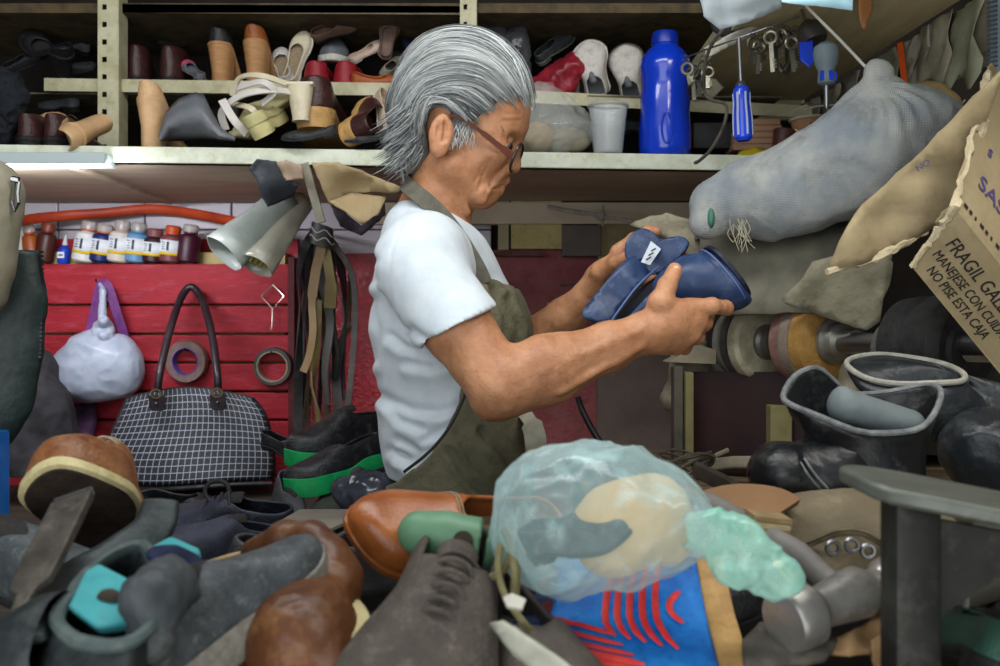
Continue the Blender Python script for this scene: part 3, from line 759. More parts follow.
# ------------------------------------------------------------------ shoes
def pch(keys, x): 
    xs = [k[0] for k in keys]; ys = [k[1] for k in keys]
    i = int(np.clip(np.searchsorted(xs, x)-1, 0, len(xs)-2)); t = (x-xs[i])/max(xs[i+1]-xs[i], 1e-9); t = min(max(t, 0), 1)
    m = lambda j: 0 if j in (0, len(xs)-1) and False else ((ys[min(j+1, len(xs)-1)]-ys[max(j-1, 0)])/max(xs[min(j+1, len(xs)-1)]-xs[max(j-1, 0)], 1e-9))
    h = xs[i+1]-xs[i]; t2, t3 = t*t, t*t*t
    return (2*t3-3*t2+1)*ys[i]+(t3-2*t2+t)*h*m(i)+(-2*t3+3*t2)*ys[i+1]+(t3-t2)*h*m(i+1)
KIND = {
 'oxford': dict(top=[(0, .27), (.12, .28), (.3, .28), (.46, .285), (.6, .21), (.78, .155), (.92, .125), (1, .09)], open=(.0, .42, 52), sole=.03, hh=.0, heel=.07),
 'loafer': dict(top=[(0, .25), (.12, .25), (.3, .22), (.48, .25), (.6, .20), (.78, .15), (.92, .12), (1, .085)], open=(.0, .50, 48), sole=.025, hh=.0, heel=.06),
 'sneaker': dict(top=[(0, .31), (.12, .30), (.3, .31), (.46, .33), (.6, .25), (.78, .18), (.92, .15), (1, .11)], open=(.0, .42, 54), sole=.075, hh=.0, heel=0),
 'flat': dict(top=[(0, .21), (.12, .19), (.3, .13), (.6, .14), (.75, .15), (.9, .12), (1, .07)], open=(.0, .68, 42), sole=.02, hh=.0, heel=.03),
 'pump': dict(top=[(0, .24), (.12, .21), (.3, .12), (.6, .11), (.75, .13), (.9, .10), (1, .05)], open=(.0, .70, 42), sole=.018, hh=.30, heel=.3),
 'bootie': dict(top=[(0, .52), (.12, .54), (.25, .58), (.38, .50), (.5, .30), (.65, .20), (.8, .15), (.92, .12), (1, .09)], open=(.0, .34, 62), sole=.03, hh=.0, heel=.09),
}
def shoe(name, label, heel, toe, up, kind='oxford', mu=None, ms=None, ml=None, group=None, wid=1.0, hh=None, point=0, cat='shoe', sub=1, laces=0, mlace=None, heelw=1.0, heelm=None,
         tongue=True, noi=.008, sole=None, last=None, L=None, cap=None, band=None, res=1, hk=1.0, parts=None, seams=0, flatten=0, heelt=None, outm=None):
    K = KIND[kind]; hh = K['hh'] if hh is None else hh; st = K['sole'] if sole is None else sole
    if isinstance(heel, tuple): heel = P(*heel)
    if isinstance(toe, tuple): toe = P(*toe)
    d = toe-heel; LL = L or d.length
    root = thing(name, label, cat, group, frame(heel, d, up)@Matrix.Scale(LL, 4))
    NS = int(30*res) if res >= 1 else 18; MS = 9 if res >= 1 else 6
    W = [(0, .115), (.12, .125), (.3, .118), (.5, .135), (.66, .172), (.8, .172), (.92, .15), (1, .13)]
    tr = .22+.3*point
    def w_(x):
        w = pch(W, x)*wid; a = min(1, x/.13); w *= math.sqrt(max(0, 1-(1-a)**2))
        b = min(1, (1-x)/tr); w *= (math.sqrt(max(0, 1-(1-b)**2)) if not point else (max(0, 1-(1-b)**(1.5+.5*(1-point))))**.8)
        return w
    def c_(x): return .025*math.sin(x*PI)*(1 if x > .4 else .6)-.012*x
    def z0(x):
        s_ = min(max((x-.12)/.50, 0), 1); e = 1-(3*s_*s_-2*s_**3)
        q = min(max((x-.26)/.24, 0), 1); return st+hh*e+.03*max(0, (x-.82)/.18)**2+(0 if hh > .02 else K['heel']*(1-(3*q*q-2*q**3)))
    o0, o1, oa = K['open']
    def H_f(x):
        b = min(1, (1-x)/.10); return pch(K['top'], x)*hk*(.35+.65*math.sqrt(max(0, 1-(1-b)**2)))
    rng = random.Random(hash(label) % 10007 if False else sum(map(ord, label)))
    sd = Vector((rng.random()*50, rng.random()*50, rng.random()*50))
    def wob(v, a=noi): return Vector(v)+noise.noise_vector(Vector(v)*7+sd)*a+noise.noise_vector(Vector(v)*17+sd)*a*.4
    xs = [.5-.5*math.cos(PI*(i/(NS-1))**.95) for i in range(NS)]; xs[0] = 0; xs[-1] = 1
    mb = MB()
    for s in (-1, 1):
        rows = []
        for x in xs:
            tt = min(max((x-o1+.06)/.10, 0), 1); ac = oa+(90-oa)*(3*tt*tt-2*tt**3)
            w, H, zb_, cc = w_(x), H_f(x), z0(x), c_(x); row = []
            for j in range(MS):
                a = math.radians(ac)*j/(MS-1); y = s*w*max(0, math.cos(a))**.62; z = zb_+H*math.sin(a)**.92*(1-flatten*(1-abs(math.cos(a))))
                row.append(wob((x, cc+y, z)))
            rows.append(row)
        mb.grid(rows)
    U = mb.build('upper', mu, root, weld=.0035, solid=.022, sub=sub, off=-1, edge=180)
    # sole
    rings = []; so = 1.05
    def outline(zf, k, x0=0, x1=1, n=NS, dx=0):
        xx = [x0+(x1-x0)*(.5-.5*math.cos(PI*i/(n-1))) for i in range(n)]
        l = [Vector(((x-.5)*(1+(k-1)*.35)+.5+dx, c_(x)+max(w_(x), .012)*k, zf(x))) for x in xx]; r = [Vector(((x-.5)*(1+(k-1)*.35)+.5+dx, c_(x)-max(w_(x), .012)*k, zf(x))) for x in xx]
        return l+r[::-1]
    def strips(mb, zs, **kw):
        rr = [outline(z, k, **kw) for z, k in zs]; n = len(rr[0]); h = n//2
        mb.loft(rr, cap=False); o = len(mb.v)-len(rr)*n
        for base in (o, o+(len(rr)-1)*n):
            for i in range(h-1): mb.f.append((base+i, base+i+1, base+n-2-i, base+n-1-i))
        return mb
    sm = MB(); strips(sm, [(lambda x: z0(x)+.012, so*.97), (lambda x: z0(x)+.008, so), (lambda x: z0(x)-st*.8, so), (lambda x: z0(x)-st, so*.96)]); sm.build('sole', ms, root, edge=50)
    if outm is not None:
        om = MB(); strips(om, [(lambda x: z0(x)-st*.95, .95), (lambda x: z0(x)-st-.012, .93)]); om.build('outsole', outm, root, edge=50)
    hl = hh if hh > .02 else K['heel']
    if hl > .015:
        hm = MB()
        if hh > .02:
            t_ = heelt or .75
            strips(hm, [(lambda x: z0(x)-st*.6, .97*heelw), (lambda x: (z0(0)-st)*.5, .86*heelw*(.5+.5*t_)), (lambda x: 0.0, t_*heelw)], x0=.0, x1=.24, n=10)
        else:
            strips(hm, [(lambda x: z0(x)-st*.9, 1.02), (lambda x: z0(x)-st-hl, .98)], x0=0, x1=.27, n=10)
        hm.build('heel', heelm or ms, root, edge=50)
    im = MB(); strips(im, [(lambda x: z0(x)+.03, .86), (lambda x: z0(x)+.012, .86)], x0=.02, x1=.8, n=14); im.build('insole', ml or mu, root)
    if tongue and kind in ('oxford', 'sneaker'):
        rows = []
        for i in range(7):
            x = .36+.24*i/6; wdt = .072-.015*i/6; z = z0(x)+pch(K['top'], x)*hk+(.035*(1-i/6)-.012)
            rows.append([wob((x-.02*(1-i/6), c_(x)+wdt*u, z-.035*u*u-(.01 if abs(u) > .9 else 0)), noi*.5) for u in (-1, -.6, -.2, .2, .6, 1)])
        MB().grid(rows).build('tongue', ml or mu, root, solid=.018, sub=1, edge=180)
    if laces:
        for i in range(laces):
            x = .44+.17*i/max(laces-1, 1); z = z0(x)+pch(K['top'], x)*hk+.012
            q = 1 if i % 2 else -1
            pts = [(x-.006*q, c_(x)-.068, z-.045), (x, c_(x)-.035, z-.008), (x+.004, c_(x), z+.004), (x, c_(x)+.035, z-.008), (x+.012*q, c_(x)+.068, z-.045)]
            MB().tube(cat_rom(pts, 3), .0085, 6).build('lace', mlace or ml or ms, root)
    if cap:                                                    # toe cap / heel counter overlay: (x0, x1, material)
        for x0, x1, m, nm in cap:
            mm = MB()
            for s in (-1, 1):
                rows = []
                for i in range(10):
                    x = x0+(x1-x0)*i/9; w, H, zb_, cc = w_(x), H_f(x), z0(x), c_(x); row = []
                    tt = min(max((x-o1+.06)/.10, 0), 1); ac = min(oa+(90-oa)*(3*tt*tt-2*tt**3), 90)*(.96 if x < o1 else 1)
                    for j in range(8):
                        a = math.radians(ac)*j/7; y = s*w*max(0, math.cos(a))**.62; z = zb_+H*math.sin(a)**.92
                        v = wob((x, cc+y, z)); ctr_ = Vector((min(max(x, .1), .9), cc, zb_+H*.3)); row.append(v+(v-ctr_).normalized()*.006)
                    rows.append(row)
                mm.grid(rows)
            mm.build(nm, m, root, weld=.003, solid=.008, off=0, sub=1, edge=180)
    if seams:
        mm = MB()
        for x in ([.62, .30] if seams > 1 else [.62]):
            for dx in (0, .012):
                row = []
                for j in range(17):
                    a = PI*j/16; xx = x+dx-.08*math.sin(a); w, H, zb_, cc = w_(xx), H_f(xx), z0(xx), c_(xx)
                    v = wob((xx, cc+w*math.copysign(abs(math.cos(a))**.62, math.cos(a)), zb_+H*math.sin(a)**.92)); row.append(v+Vector((0, 0, .002)))
                mm.tube(row, .004, 4)
        mm.build('seam_stitching', ml or ms, root)
    if last:                                                   # wooden or plastic last standing in the opening
        pass
    return root
def leather(n, c1, c2, rough=.42, c3='auto', bump=.35, scale=6, **k):
    if c3 == 'auto': q = [int(c2[i:i+2], 16) for i in (0, 2, 4)]; c3 = '%02x%02x%02x' % tuple(int(v+(118-v)*.35) for v in q)
    return mat(n, c1, c2, scale=scale, rough=rough, bump=bump, bscale=70, c3=c3, contrast=(.3, .7), **k)
LB = leather('black_leather', '141416', '222226', .38, '4b4b4a'); LBd = leather('dusty_black_leather', '26282a', '3a3d3f', .5, '6d7270')
LBR = leather('brown_leather', '6b3417', '8f5227', .35, 'a8743f'); LDB = leather('dark_brown_leather', '2a1616', '3f2320', .3, '5a3a33')
LT = leather('tan_leather', 'b08a62', 'c7a47c', .5, None); LTD = leather('tan_wood_heel', '9c7148', 'b3875a', .55, None, stretch=(1, 1, 6))
LC = leather('cream_leather', 'b9ae93', 'd0c7ae', .55, '8d8166'); LW = leather('white_leather', 'b5afa8', 'cdc8c1', .5, '7e766c')
LG = leather('grey_leather', '52555a', '6b6e72', .55, '8a8b88'); LN = leather('navy_leather', '1c2238', '2a3350', .5, '4c5266')
LS = leather('grey_brown_suede', '463f39', '5d554d', .85, '7a7168', bump=.5); LSK = leather('khaki_suede', '6d6350', '85795f', .9, '5a5142', bump=.5)
LRD = leather('red_leather', '7e1520', 'a02330', .45, None); LCB = leather('cognac_leather', '8a3f1d', 'a85a2c', .3, None)
SB = mat('black_rubber', '131313', '202020', scale=20, rough=.7, bump=.3); SW = mat('white_rubber', 'b8b6ac', 'd0cec3', scale=15, rough=.6, bump=.1, c3='8c877a')
ST = mat('tan_rubber', 'a07c4a', 'b9925a', scale=15, rough=.6, bump=.1, c3='7c5a30'); SG = mat('grey_rubber', '4b4a44', '65635b', scale=15, rough=.8, bump=.2, c3='7f7c70')
SCR = mat('crepe_sole_cream', 'c3b27e', 'd8c997', scale=30, rough=.7, bump=.3); LIN = mat('beige_lining', '7a6a54', '94836a', scale=30, rough=.9, bump=.1); LIND = mat('dark_lining', '1b1a19', '2a2826', scale=30, rough=.9, bump=.1)
UZ = (0, 0, 1)
# ---- shelf: upper tier
def hb(name, label, px, y_base, Y, L, dirx=0, diry=1, **k):   # stands on the tier or shelf, heel towards the camera
    b = P(px, y_base, Y); d = Vector((dirx, diry, 0)).normalized()*L
    return shoe(name, label, b, b+d, UZ, L=L, res=.6, **k)
G1 = 'shoes on the metal rack tier'; G2 = 'shoes on the long wooden shelf'
def zfix(o, z): o.location.z = z; return o
UT = UPZ+.001
zfix(hb('ankle_boot', 'dark brown ankle boot, heel out, beside the slotted post', 135, 79, 2.11, .27, -.12, 1, kind='bootie', mu=LDB, ms=SB, group=G1, hk=.58, wid=.82), UT)
zfix(hb('ankle_boot', 'dark brown ankle boot, heel out, beside the grey and pink sandal', 166, 79, 2.11, .27, .10, 1, kind='bootie', mu=LDB, ms=SB, group=G1, hk=.58, wid=.82), UT)
zfix(hb('high_heel_pump', 'black pump with tall tan wooden heel on the rack tier beside the pink trimmed sandal', 214, 88, 2.105, .20, .25, 1, kind='pump', mu=LB, ms=LTD, group=G1, hh=.52, heelw=1.05, heelm=LTD, heelt=.72), UT)
zfix(hb('high_heel_pump', 'brown pump with tall tan wooden heel on the rack tier beside the pale grey shoes', 250, 88, 2.105, .20, .25, 1, kind='pump', mu=LBR, ms=LTD, group=G1, hh=.55, heelw=1.1, heelm=LTD, heelt=.74), UT)
shoe('sandal', 'grey sandal with pink trim lying in front of the dark brown boots', (203, 82, 2.11), (184, 64, 2.16), (.2, -.6, .8), kind='flat', mu=LG, ms=SG, group=G1, res=.6, cap=[(.72, .94, mat('pink_trim', 'c23a5c', 'd4587a', rough=.5), 'trim_patch')])
shoe('slip_on_shoe', 'pale cream shoe standing toe up behind the red sneakers', (292, 86, 2.15), (305, 36, 2.17), (-.25, -1, .1), kind='flat', mu=LC, ms=SW, ml=LIN, group=G1, res=.6, L=.125, wid=1.15)
shoe('slip_on_shoe', 'worn off-white shoe leaning against the tan wooden heel', (288, 84, 2.14), (280, 50, 2.20), (-.1, -.9, .3), kind='flat', mu=LW, ms=SW, ml=LIN, group=G1, res=.6, L=.11, wid=1.2)
zfix(hb('sneaker', 'red sneaker with white sole behind the dark brown shoe with tan sole', 314, 82, 2.115, .22, .03, 1, kind='sneaker', mu=LRD, ms=SW, group=G1, wid=1.05), UT)
zfix(hb('sneaker', 'red sneaker with white sole next to the cognac pointed shoe', 343, 84, 2.115, .22, .1, 1, kind='sneaker', mu=LRD, ms=SW, group=G1, wid=1.05), UT)
shoe('pointed_shoe', 'cognac brown pointed shoe lying along the rack tier', (351, 84, 2.12), (402, 86, 2.13), (.1, -.5, 1), kind='flat', mu=LCB, ms=LCB, group=G1, res=.6, point=.9, hk=1.3, wid=1.2)
shoe('leather_shoe', 'brown shoe lying on its side on top of the rack heap', (312, 42, 2.18), (360, 22, 2.20), (.1, -.9, .3), kind='loafer', mu=leather('dusty_brown', '5a4334', '74594a', .55), ms=SB, group=G1, res=.6)
shoe('leather_shoe', 'mauve brown shoe sole out at the top of the rack heap', (384, 60, 2.17), (392, 18, 2.19), (.2, -1, .1), kind='flat', mu=leather('mauve_leather', '5b4740', '715a50', .5), ms=leather('mauve_sole', '6a5348', '806a5c', .6), group=G1, res=.6, L=.10, wid=1.2)
shoe('sneaker', 'white and grey sneaker showing its round toe behind the red sneakers', (332, 64, 2.32), (334, 62, 2.19), (0, .1, 1), kind='sneaker', mu=LG, ms=SW, group=G1, res=.6, L=.15, wid=1.3)
shoe('slip_on_shoe', 'pale pink slip-on shoe lying over the cognac pointed shoe', (352, 64, 2.18), (384, 44, 2.20), (0, -.6, .8), kind='flat', mu=leather('pale_pink', 'b59b8c', 'cab2a2', .5), ms=SW, group=G1, res=.6)
shoe('ankle_boot', 'cream speckled ankle boot lying on its side near the man\'s hair', (380, 82, 2.16), (402, 62, 2.24), (.3, -.9, .3), kind='oxford', mu=leather('speckled', 'b4ac98', '3c3834', .6, scale=60), ms=SB, group=G1, res=.6, L=.11)
for lab, a, b, kd, m in (('black shoe lying on its side at the far end of the rack', (8, 78, 2.16), (48, 52, 2.2), 'loafer', LB), ('dark shoe with pale insole tucked under the black boots', (30, 62, 2.22), (62, 44, 2.24), 'flat', LN), ('black high-heeled shoe, heel pointing up at the dark rack end', (72, 78, 2.14), (24, 34, 2.18), 'pump', LB),
        ('dark shoe on the rack touching the slotted post', (60, 80, 2.2), (97, 66, 2.22), 'oxford', LBd)):
    shoe('dark_shoe', lab, a, b, (.1, -.7, .7), kind=kd, mu=m, ms=SB, ml=LIN if 'pale' in lab else LIND, group=G1, res=.6)
for lab, a, b, m in (('black shoe on top of the dark brown boots', (128, 30, 2.2), (158, 18, 2.24), LB), ('dark grey shoe high above the cream shoes', (250, 30, 2.24), (292, 18, 2.26), LN), ('navy shoe lying behind the man\'s hair', (420, 60, 2.24), (402, 40, 2.26), LN), ('grey shoe on the heap above the speckled boot', (430, 40, 2.25), (400, 26, 2.27), LG), ('black shoe standing behind the tan wooden heel', (236, 40, 2.26), (212, 24, 2.28), LB)):
    shoe('dark_shoe', lab, a, b, (.1, -.6, .8), kind='oxford', mu=m, ms=SB, ml=LIND, group=G1, res=.6)
for lab, a, b, m, s_ in (('white canvas shoe toe down beside the red plastic wrapper', (600, 95, 2.22), (588, 45, 2.17), LW, SW), ('white canvas shoe toe up next to the blue bottle', (634, 97, 2.24), (624, 47, 2.18), LW, SG)):
    shoe('canvas_shoe', lab, a, b, (-.3, -1, .2), kind='sneaker', mu=m, ms=s_, ml=LG, group=G1, res=.6, L=.125, wid=1.75)
shoe('canvas_shoe', 'cream shoe toe standing between red wrapper and canvas shoes', (572, 100, 2.24), (572, 62, 2.20), (-.3, -1, .1), kind='flat', mu=LC, ms=SW, group=G1, res=.6, L=.09, wid=1.6)
shoe('dark_shoe', 'dark grey shoe with pale label lying above the red wrapper', (538, 66, 2.24), (574, 34, 2.26), (-.3, -.8, .5), kind='loafer', mu=LBd, ms=SG, group=G1, res=.6)
shoe('dark_shoe', 'black shoe behind the canvas shoes on the rack', (580, 50, 2.30), (622, 38, 2.32), (-.1, -.6, .8), kind='loafer', mu=LB, ms=SB, group=G1, res=.6)
# ---- shelf: lower tier (front)
LZ = SHZ+.001
def sfy(px): return 1.785+(.155/1.97)*((px-500)/1000*1.85+1.35)
for px, lab in ((22, 'purple brown shoe, heel out, nearest the black fur scrap'), (48, 'purple brown shoe, heel out, beside the beige lying heel')):
    zfix(hb('leather_shoe', lab, px, 140, sfy(px)+.05, .22, .15, 1, kind='oxford', mu=LDB, ms=SB, group=G2, wid=.8), LZ)
shoe('high_heel_pump', 'beige pump lying on its side, block heel towards the slotted post', (116, 121, 1.90), (46, 131, 1.97), (.3, -.8, -.3), kind='pump', mu=LT, ms=LT, ml=LIN, group=G2, res=.6, hh=.42, L=.20, heelw=1.0, heelm=LT)
zfix(hb('high_heel_pump', 'tan pump standing heel out beside the dark grey sole piece', 142, 141, sfy(142)+.03, .19, .35, 1, kind='pump', mu=LT, ms=LT, group=G2, hh=.50, heelw=1.1, heelm=LT, heelt=.72), LZ)
zfix(hb('sandal', 'grey strappy sandal behind the tan pump', 172, 141, sfy(172)+.16, .18, -.4, 1, kind='pump', mu=LG, ms=LT, group=G2, hh=.35, heelm=LT), LZ)
def dark_flap():
    mb = MB(); pts = [(160, 138), (168, 112), (180, 100), (196, 94), (203, 96), (210, 112), (220, 130), (235, 139)]
    rows = []
    for i in range(9):
        u = i/8; r = []
        for x, y in pts: r.append(P(x, y+(139-y)*u, 1.90-.05*math.sin(u*PI)-.03*(1-u)+.0))
        rows.append(r)
    o = mb.grid(rows).build('leather_sole_piece', LG, None, solid=.004, edge=60)
    tag(o, 'dark grey curved sheet of sole leather leaning on the shelf', 'sole leather')
dark_flap()
F = Field((P(-30, 0, 1.86).x, 1.84, SHZ+.0), (P(34, 0, 1.9).x, 1.98, P(0, 66, 1.9).z), .004)
F.cone(P(-4, 132, 1.92), P(6, 84, 1.92), .03, .026, .02); F.cone(P(8, 110, 1.91), P(18, 96, 1.91), .02, .016, .02)
tag(F.build('fur_scrap', mat('black_fur', '0e1014', '1c2028', scale=60, rough=.95, bump=1.0, bscale=200), None, 0, lambda V, Q: V+vnormals(V, Q)*(.008*(1-2*np.abs(vnoise(V, 45, 7))))[:, None]), 'black fur scrap bunched at the end of the long shelf', 'fur')
sd = thing('strappy_sandal', 'cream strappy high sandal with block heel piled beside dark brown shoe', 'sandal', G2)
mb = MB(); mb.lathe([(.016, 0), (.0155, .008), (.019, .03), (.024, .062), (.025, .066)], P(301, 121, 1.90)-Vector((0, 0, .001)), (-.02, 0, 1), 20, 1.1); mb.build('heel', LC, sd)
MB().box(P(302, 86, 1.905), (.052, .05, .006), bev=.002).build('heel_top', LC, sd)
STR = [([(290, 92, 1.89), (268, 90, 1.86), (240, 96, 1.87), (222, 112, 1.89), (226, 130, 1.90)], .014), ([(292, 86, 1.90), (262, 76, 1.87), (240, 78, 1.90), (232, 96, 1.92)], .012), ([(222, 100, 1.87), (234, 120, 1.855), (246, 134, 1.87)], .015),
       ([(232, 104, 1.91), (250, 108, 1.86), (256, 118, 1.87), (246, 132, 1.88), (228, 134, 1.91)], .012), ([(238, 88, 1.88), (262, 82, 1.855), (274, 92, 1.865), (262, 104, 1.88)], .013)]
for k, (pts, w_) in enumerate(STR):
    m = MB(); ribbon(m, cat_rom(PP(pts), 6), w_, .003, (.1, -.9, .4)); m.build('strap', LC if k % 2 else LW, sd)
mb = MB(); mb.plate(PP([(228, 136, 1.90), (246, 104, 1.92), (292, 90, 1.92), (292, 98, 1.92), (256, 122, 1.91), (248, 138, 1.90)]), .05, (0, 1, .1)); mb.build('footbed', leather('olive_cream', '9d9468', 'b5ac80', .6), sd, bevel=.004)
shoe('sandal', 'pale yellow sandal showing its wedge end under the cream strappy sandal', (262, 138, 1.84), (282, 122, 2.0), (-.4, -.3, .8), kind='flat', mu=leather('pale_yellow', 'aaa270', 'c2ba88', .6), ms=leather('pale_yellow2', 'b3aa74', 'c8c08c', .6), group=G2, res=.6, sole=.12, L=.16)
o = zfix(hb('leather_shoe', 'glossy dark brown shoe with tan sole edge, heel out, under the red sneakers', 313, 119, sfy(313)+.04, .27, .0, 1, kind='loafer', mu=LDB, ms=ST, group=G2, wid=1.08, hk=1.25, sole=.07), LZ+.05)
shoe('leather_shoe', 'glossy dark brown shoe with tan sole tipped on its side, sole towards its twin', (341, 140, 1.86), (377, 112, 2.02), (.85, -.1, .45), kind='loafer', mu=LDB, ms=ST, group=G2, res=.6, L=.20, sole=.07)
shoe('pump', 'flat black pump lying along the shelf under the glossy brown shoe', (338, 136, 1.86), (282, 142, 1.84), (0, -.3, 1), kind='flat', mu=LB, ms=SB, group=G2, res=.6, point=.6, hk=1.1)
shoe('pump', 'flat black pump lying along the shelf just behind the man\'s neck', (398, 138, 1.885), (345, 144, 1.86), (0, -.3, 1), kind='flat', mu=LB, ms=SB, group=G2, res=.6, point=.6, hk=1.1)
shoe('sneaker', 'beige and cream shoe standing on its toe by the man\'s hair', (376, 98, 1.97), (388, 136, 1.92), (.6, -.8, 0), kind='loafer', mu=leather('beige_suede', '9b8773', 'b29e88', .8), ms=SW, group=G2, res=.6, L=.11)
shoe('dark_shoe', 'black shoe lying deep between shelf and rack behind the sandals', (130, 108, 2.22), (190, 104, 2.24), (0, -.2, 1), kind='oxford', mu=LB, ms=SB, group=G2, res=.6)

for k_, (a, b, m, lab) in enumerate([((160, 52, 2.30), (196, 40, 2.32), LB, 'black shoe heaped behind the second dark brown boot'), ((262, 70, 2.30), (300, 60, 2.32), LDB, 'dark brown shoe deep behind the pale cream shoe'), ((372, 48, 2.30), (405, 58, 2.3), LBd, 'dusty black shoe behind the mauve brown shoe'),
        ((320, 30, 2.32), (280, 40, 2.34), LN, 'navy shoe deep behind the brown shoe on the rack heap'), ((440, 74, 2.28), (410, 70, 2.22), LBd, 'dusty black shoe just behind the top of the hair'), ((16, 44, 2.30), (62, 36, 2.34), LDB, 'dark brown shoe at the back of the dark rack end'), ((90, 56, 2.32), (60, 40, 2.34), LG, 'grey shoe at the back near the slotted post'),
        ((545, 44, 2.33), (500, 50, 2.34), LBd, 'dusty black shoe at the back behind the wrapped bundles'), ((690, 70, 2.30), (660, 60, 2.34), LB, 'black shoe deep behind the blue bottle'), ((150, 24, 2.30), (188, 30, 2.32), LDB, 'dark brown shoe high at the back beside the slotted post')]):
    shoe('dark_shoe', lab, a, b, (.1, -.6, .8), kind=('oxford', 'loafer', 'flat')[k_ % 3], mu=m, ms=SB, ml=LIND, group=G1, res=.6)
for k_, (a, b, m, lab) in enumerate([((240, 122, 2.14), (200, 118, 2.2), LB, 'black shoe deep in the long shelf behind the grey sole sheet'), ((80, 112, 2.15), (40, 108, 2.2), LG, 'grey shoe deep in the long shelf behind the purple brown pair'), ((330, 110, 2.2), (360, 104, 2.24), LBd, 'dusty black shoe deep behind the glossy brown pair'), ((620, 134, 2.22), (655, 128, 2.24), LBd, 'dusty black shoe deep behind the clear cup'), ((560, 122, 2.24), (600, 118, 2.26), LB, 'black shoe deep behind the clear plastic bag')]):
    shoe('dark_shoe', lab, a, b, (.1, -.4, .9), kind=('oxford', 'loafer', 'flat')[k_ % 3], mu=m, ms=SB, ml=LIND, group=G2, res=.6)
# ------------------------------------------------------------------ left part: lamp, bottles, bags, tapes, belts
t = thing('led_batten_lamp', 'lit white strip lamp fixed under the long wooden shelf', 'lamp')
a, b = P(-40, 158, 1.80), P(107, 161, 1.80)
mb = MB(); mb.box(((a.x+b.x)/2, 1.815, a.z-.002), (b.x-a.x, .05, .022), bev=.003); mb.build('housing', mat('lamp_housing', 'a7b3b4', rough=.4, bump=0), t, smooth=False)
mb = MB(); mb.box(((a.x+b.x)/2, 1.80, a.z-.012), (b.x-a.x-.01, .018, .006)); mb.build('diffuser', mat('lamp_tube', 'ffffff', rough=.4, bump=0, emit='eef0ff', es=22), t, smooth=False)
area('led_batten_light', ((a.x+b.x)/2, 1.82, a.z-.02), ((a.x+b.x)/2+.12, 2.35, a.z-.22), .3, .02, 2.6, (.9, .92, 1))
# hose
mb = MB(); hp = cat_rom(PP([(6, 231, 2.10), (22, 221, 2.26), (60, 216, 2.33), (105, 213, 2.36), (150, 209, 2.37), (190, 213, 2.35), (240, 223, 2.28), (275, 233, 2.16)]), 6)
k = len(hp); mb.tube(hp, [.012]*k, 10, flat=.6); tag(mb.build('rubber_strip', mat('orange_rubber', '8e2c14', 'b0421e', scale=12, rough=.5, bump=.1)), 'arched orange red rubber strip sprung above the paint bottles', 'strip')
# paint bottles standing on the ledge of the planks
Mclear = mat('clear_cap', 'd8d2cc', rough=.25, bump=0, trans=.55); MLAB = mat('bottle_label', 'd9dde0', rough=.5, bump=0); MYEL = mat('label_yellow', 'd8b417', rough=.5, bump=0); MINK = mat('label_ink', '3c4656', rough=.5, bump=0)
def bcol(n, c, r=.4): return mat('paint_'+n, c, rough=r, bump=.03)
def bottle(px, lean, h, body, neck, label, lab=True, w=23, cap='clear'):
    Y = 2.33; b = P(px, 263.5, Y); b.z = P(0, 264, Y).z-0; ax = Vector((lean, -.05, 1)).normalized(); r = w/2*Y/1000
    t = thing('paint_bottle', label, 'bottle', 'paint bottles on the red ledge')
    H = h*Y/1000; fl = Vector((0, 0, r*abs(lean)))
    b = b+fl
    MB().lathe([(r*.55, .002), (r*.8, 0), (r, .004), (r, H*.62), (r*.9, H*.70), (r*.55, H*.74), (r*.5, H*.76)], b, ax, 20).build('body', body, t)
    MB().lathe([(r*.62, H*.76), (r*.64, H*.80), (r*.60, H*.86)], b, ax, 18).build('collar', neck, t)
    MB().lathe([(r*.66, H*.80), (r*.68, H*.95), (r*.55, H*1.0), (r*.1, H*1.01)], b, ax, 18).build('cap', Mclear if cap == 'clear' else cap, t)
    if lab:
        u = ax.cross(Vector((0, 1, 0))).normalized(); f = u.cross(ax)
        f = f if f.y < 0 else -f; u = f.cross(ax)
        def arc(z0_, z1_, a0, a1, m, nm, k=1.015, par=None):
            rows = [[b+ax*z+f*(r*k*math.cos(q))+u*(r*k*math.sin(q)) for q in np.linspace(a0, a1, 9)] for z in (z0_, z1_)]
            return MB().grid(rows).build(nm, m, par or t, solid=.0006)
        L_ = arc(H*.20, H*.60, -1.2, 1.25, MLAB, 'label'); arc(H*.20, H*.27, -1.2, 1.25, MYEL, 'label_band', 1.03, L_)
        for i in range(4): arc(H*(.34+.06*i), H*(.36+.06*i), .25, .25+.5*(.6+.4*math.sin(i*3)), MINK, 'print_line', 1.03, L_)
        arc(H*.32, H*.56, -.1, .1, MINK, 'print_block', 1.03, L_)
ORc = bcol('orange', 'b84a22')
bottle(33, -.1, 38, bcol('amber', '9a4d1c'), ORc, 'amber paint bottle, half hidden by the leather straps at the board end', lab=False, w=18)
bottle(43, .18, 40, bcol('brown', '4a231a'), bcol('red brown', '6e2a20'), 'dark brown unlabelled paint bottle leaning beside the small blue glue bottle', lab=False, w=19, cap=bcol('cap_brown', '7a3a2c'))
bottle(83, .20, 41, bcol('white', 'd6d6d2'), ORc, 'white paint bottle with orange collar, next to the glue bottle')
bottle(100, .17, 38, bcol('navy', '16265e'), ORc, 'navy blue paint bottle with orange collar')
bottle(118, .15, 42, bcol('ivory', 'c8bfb2'), bcol('pinkish', 'b08a84'), 'ivory paint bottle with pinkish collar between navy and pale blue bottles')
bottle(135.5, .12, 40, bcol('pale blue', '5d8bb0'), bcol('blue grey', '6c8296'), 'pale blue paint bottle with grey cap')
bottle(153, .10, 34, bcol('chocolate', '33191c'), bcol('mauve', '75474c'), 'chocolate brown paint bottle with speckled label beside the pale blue bottle', cap=bcol('cap_mauve', '7c4c48'))
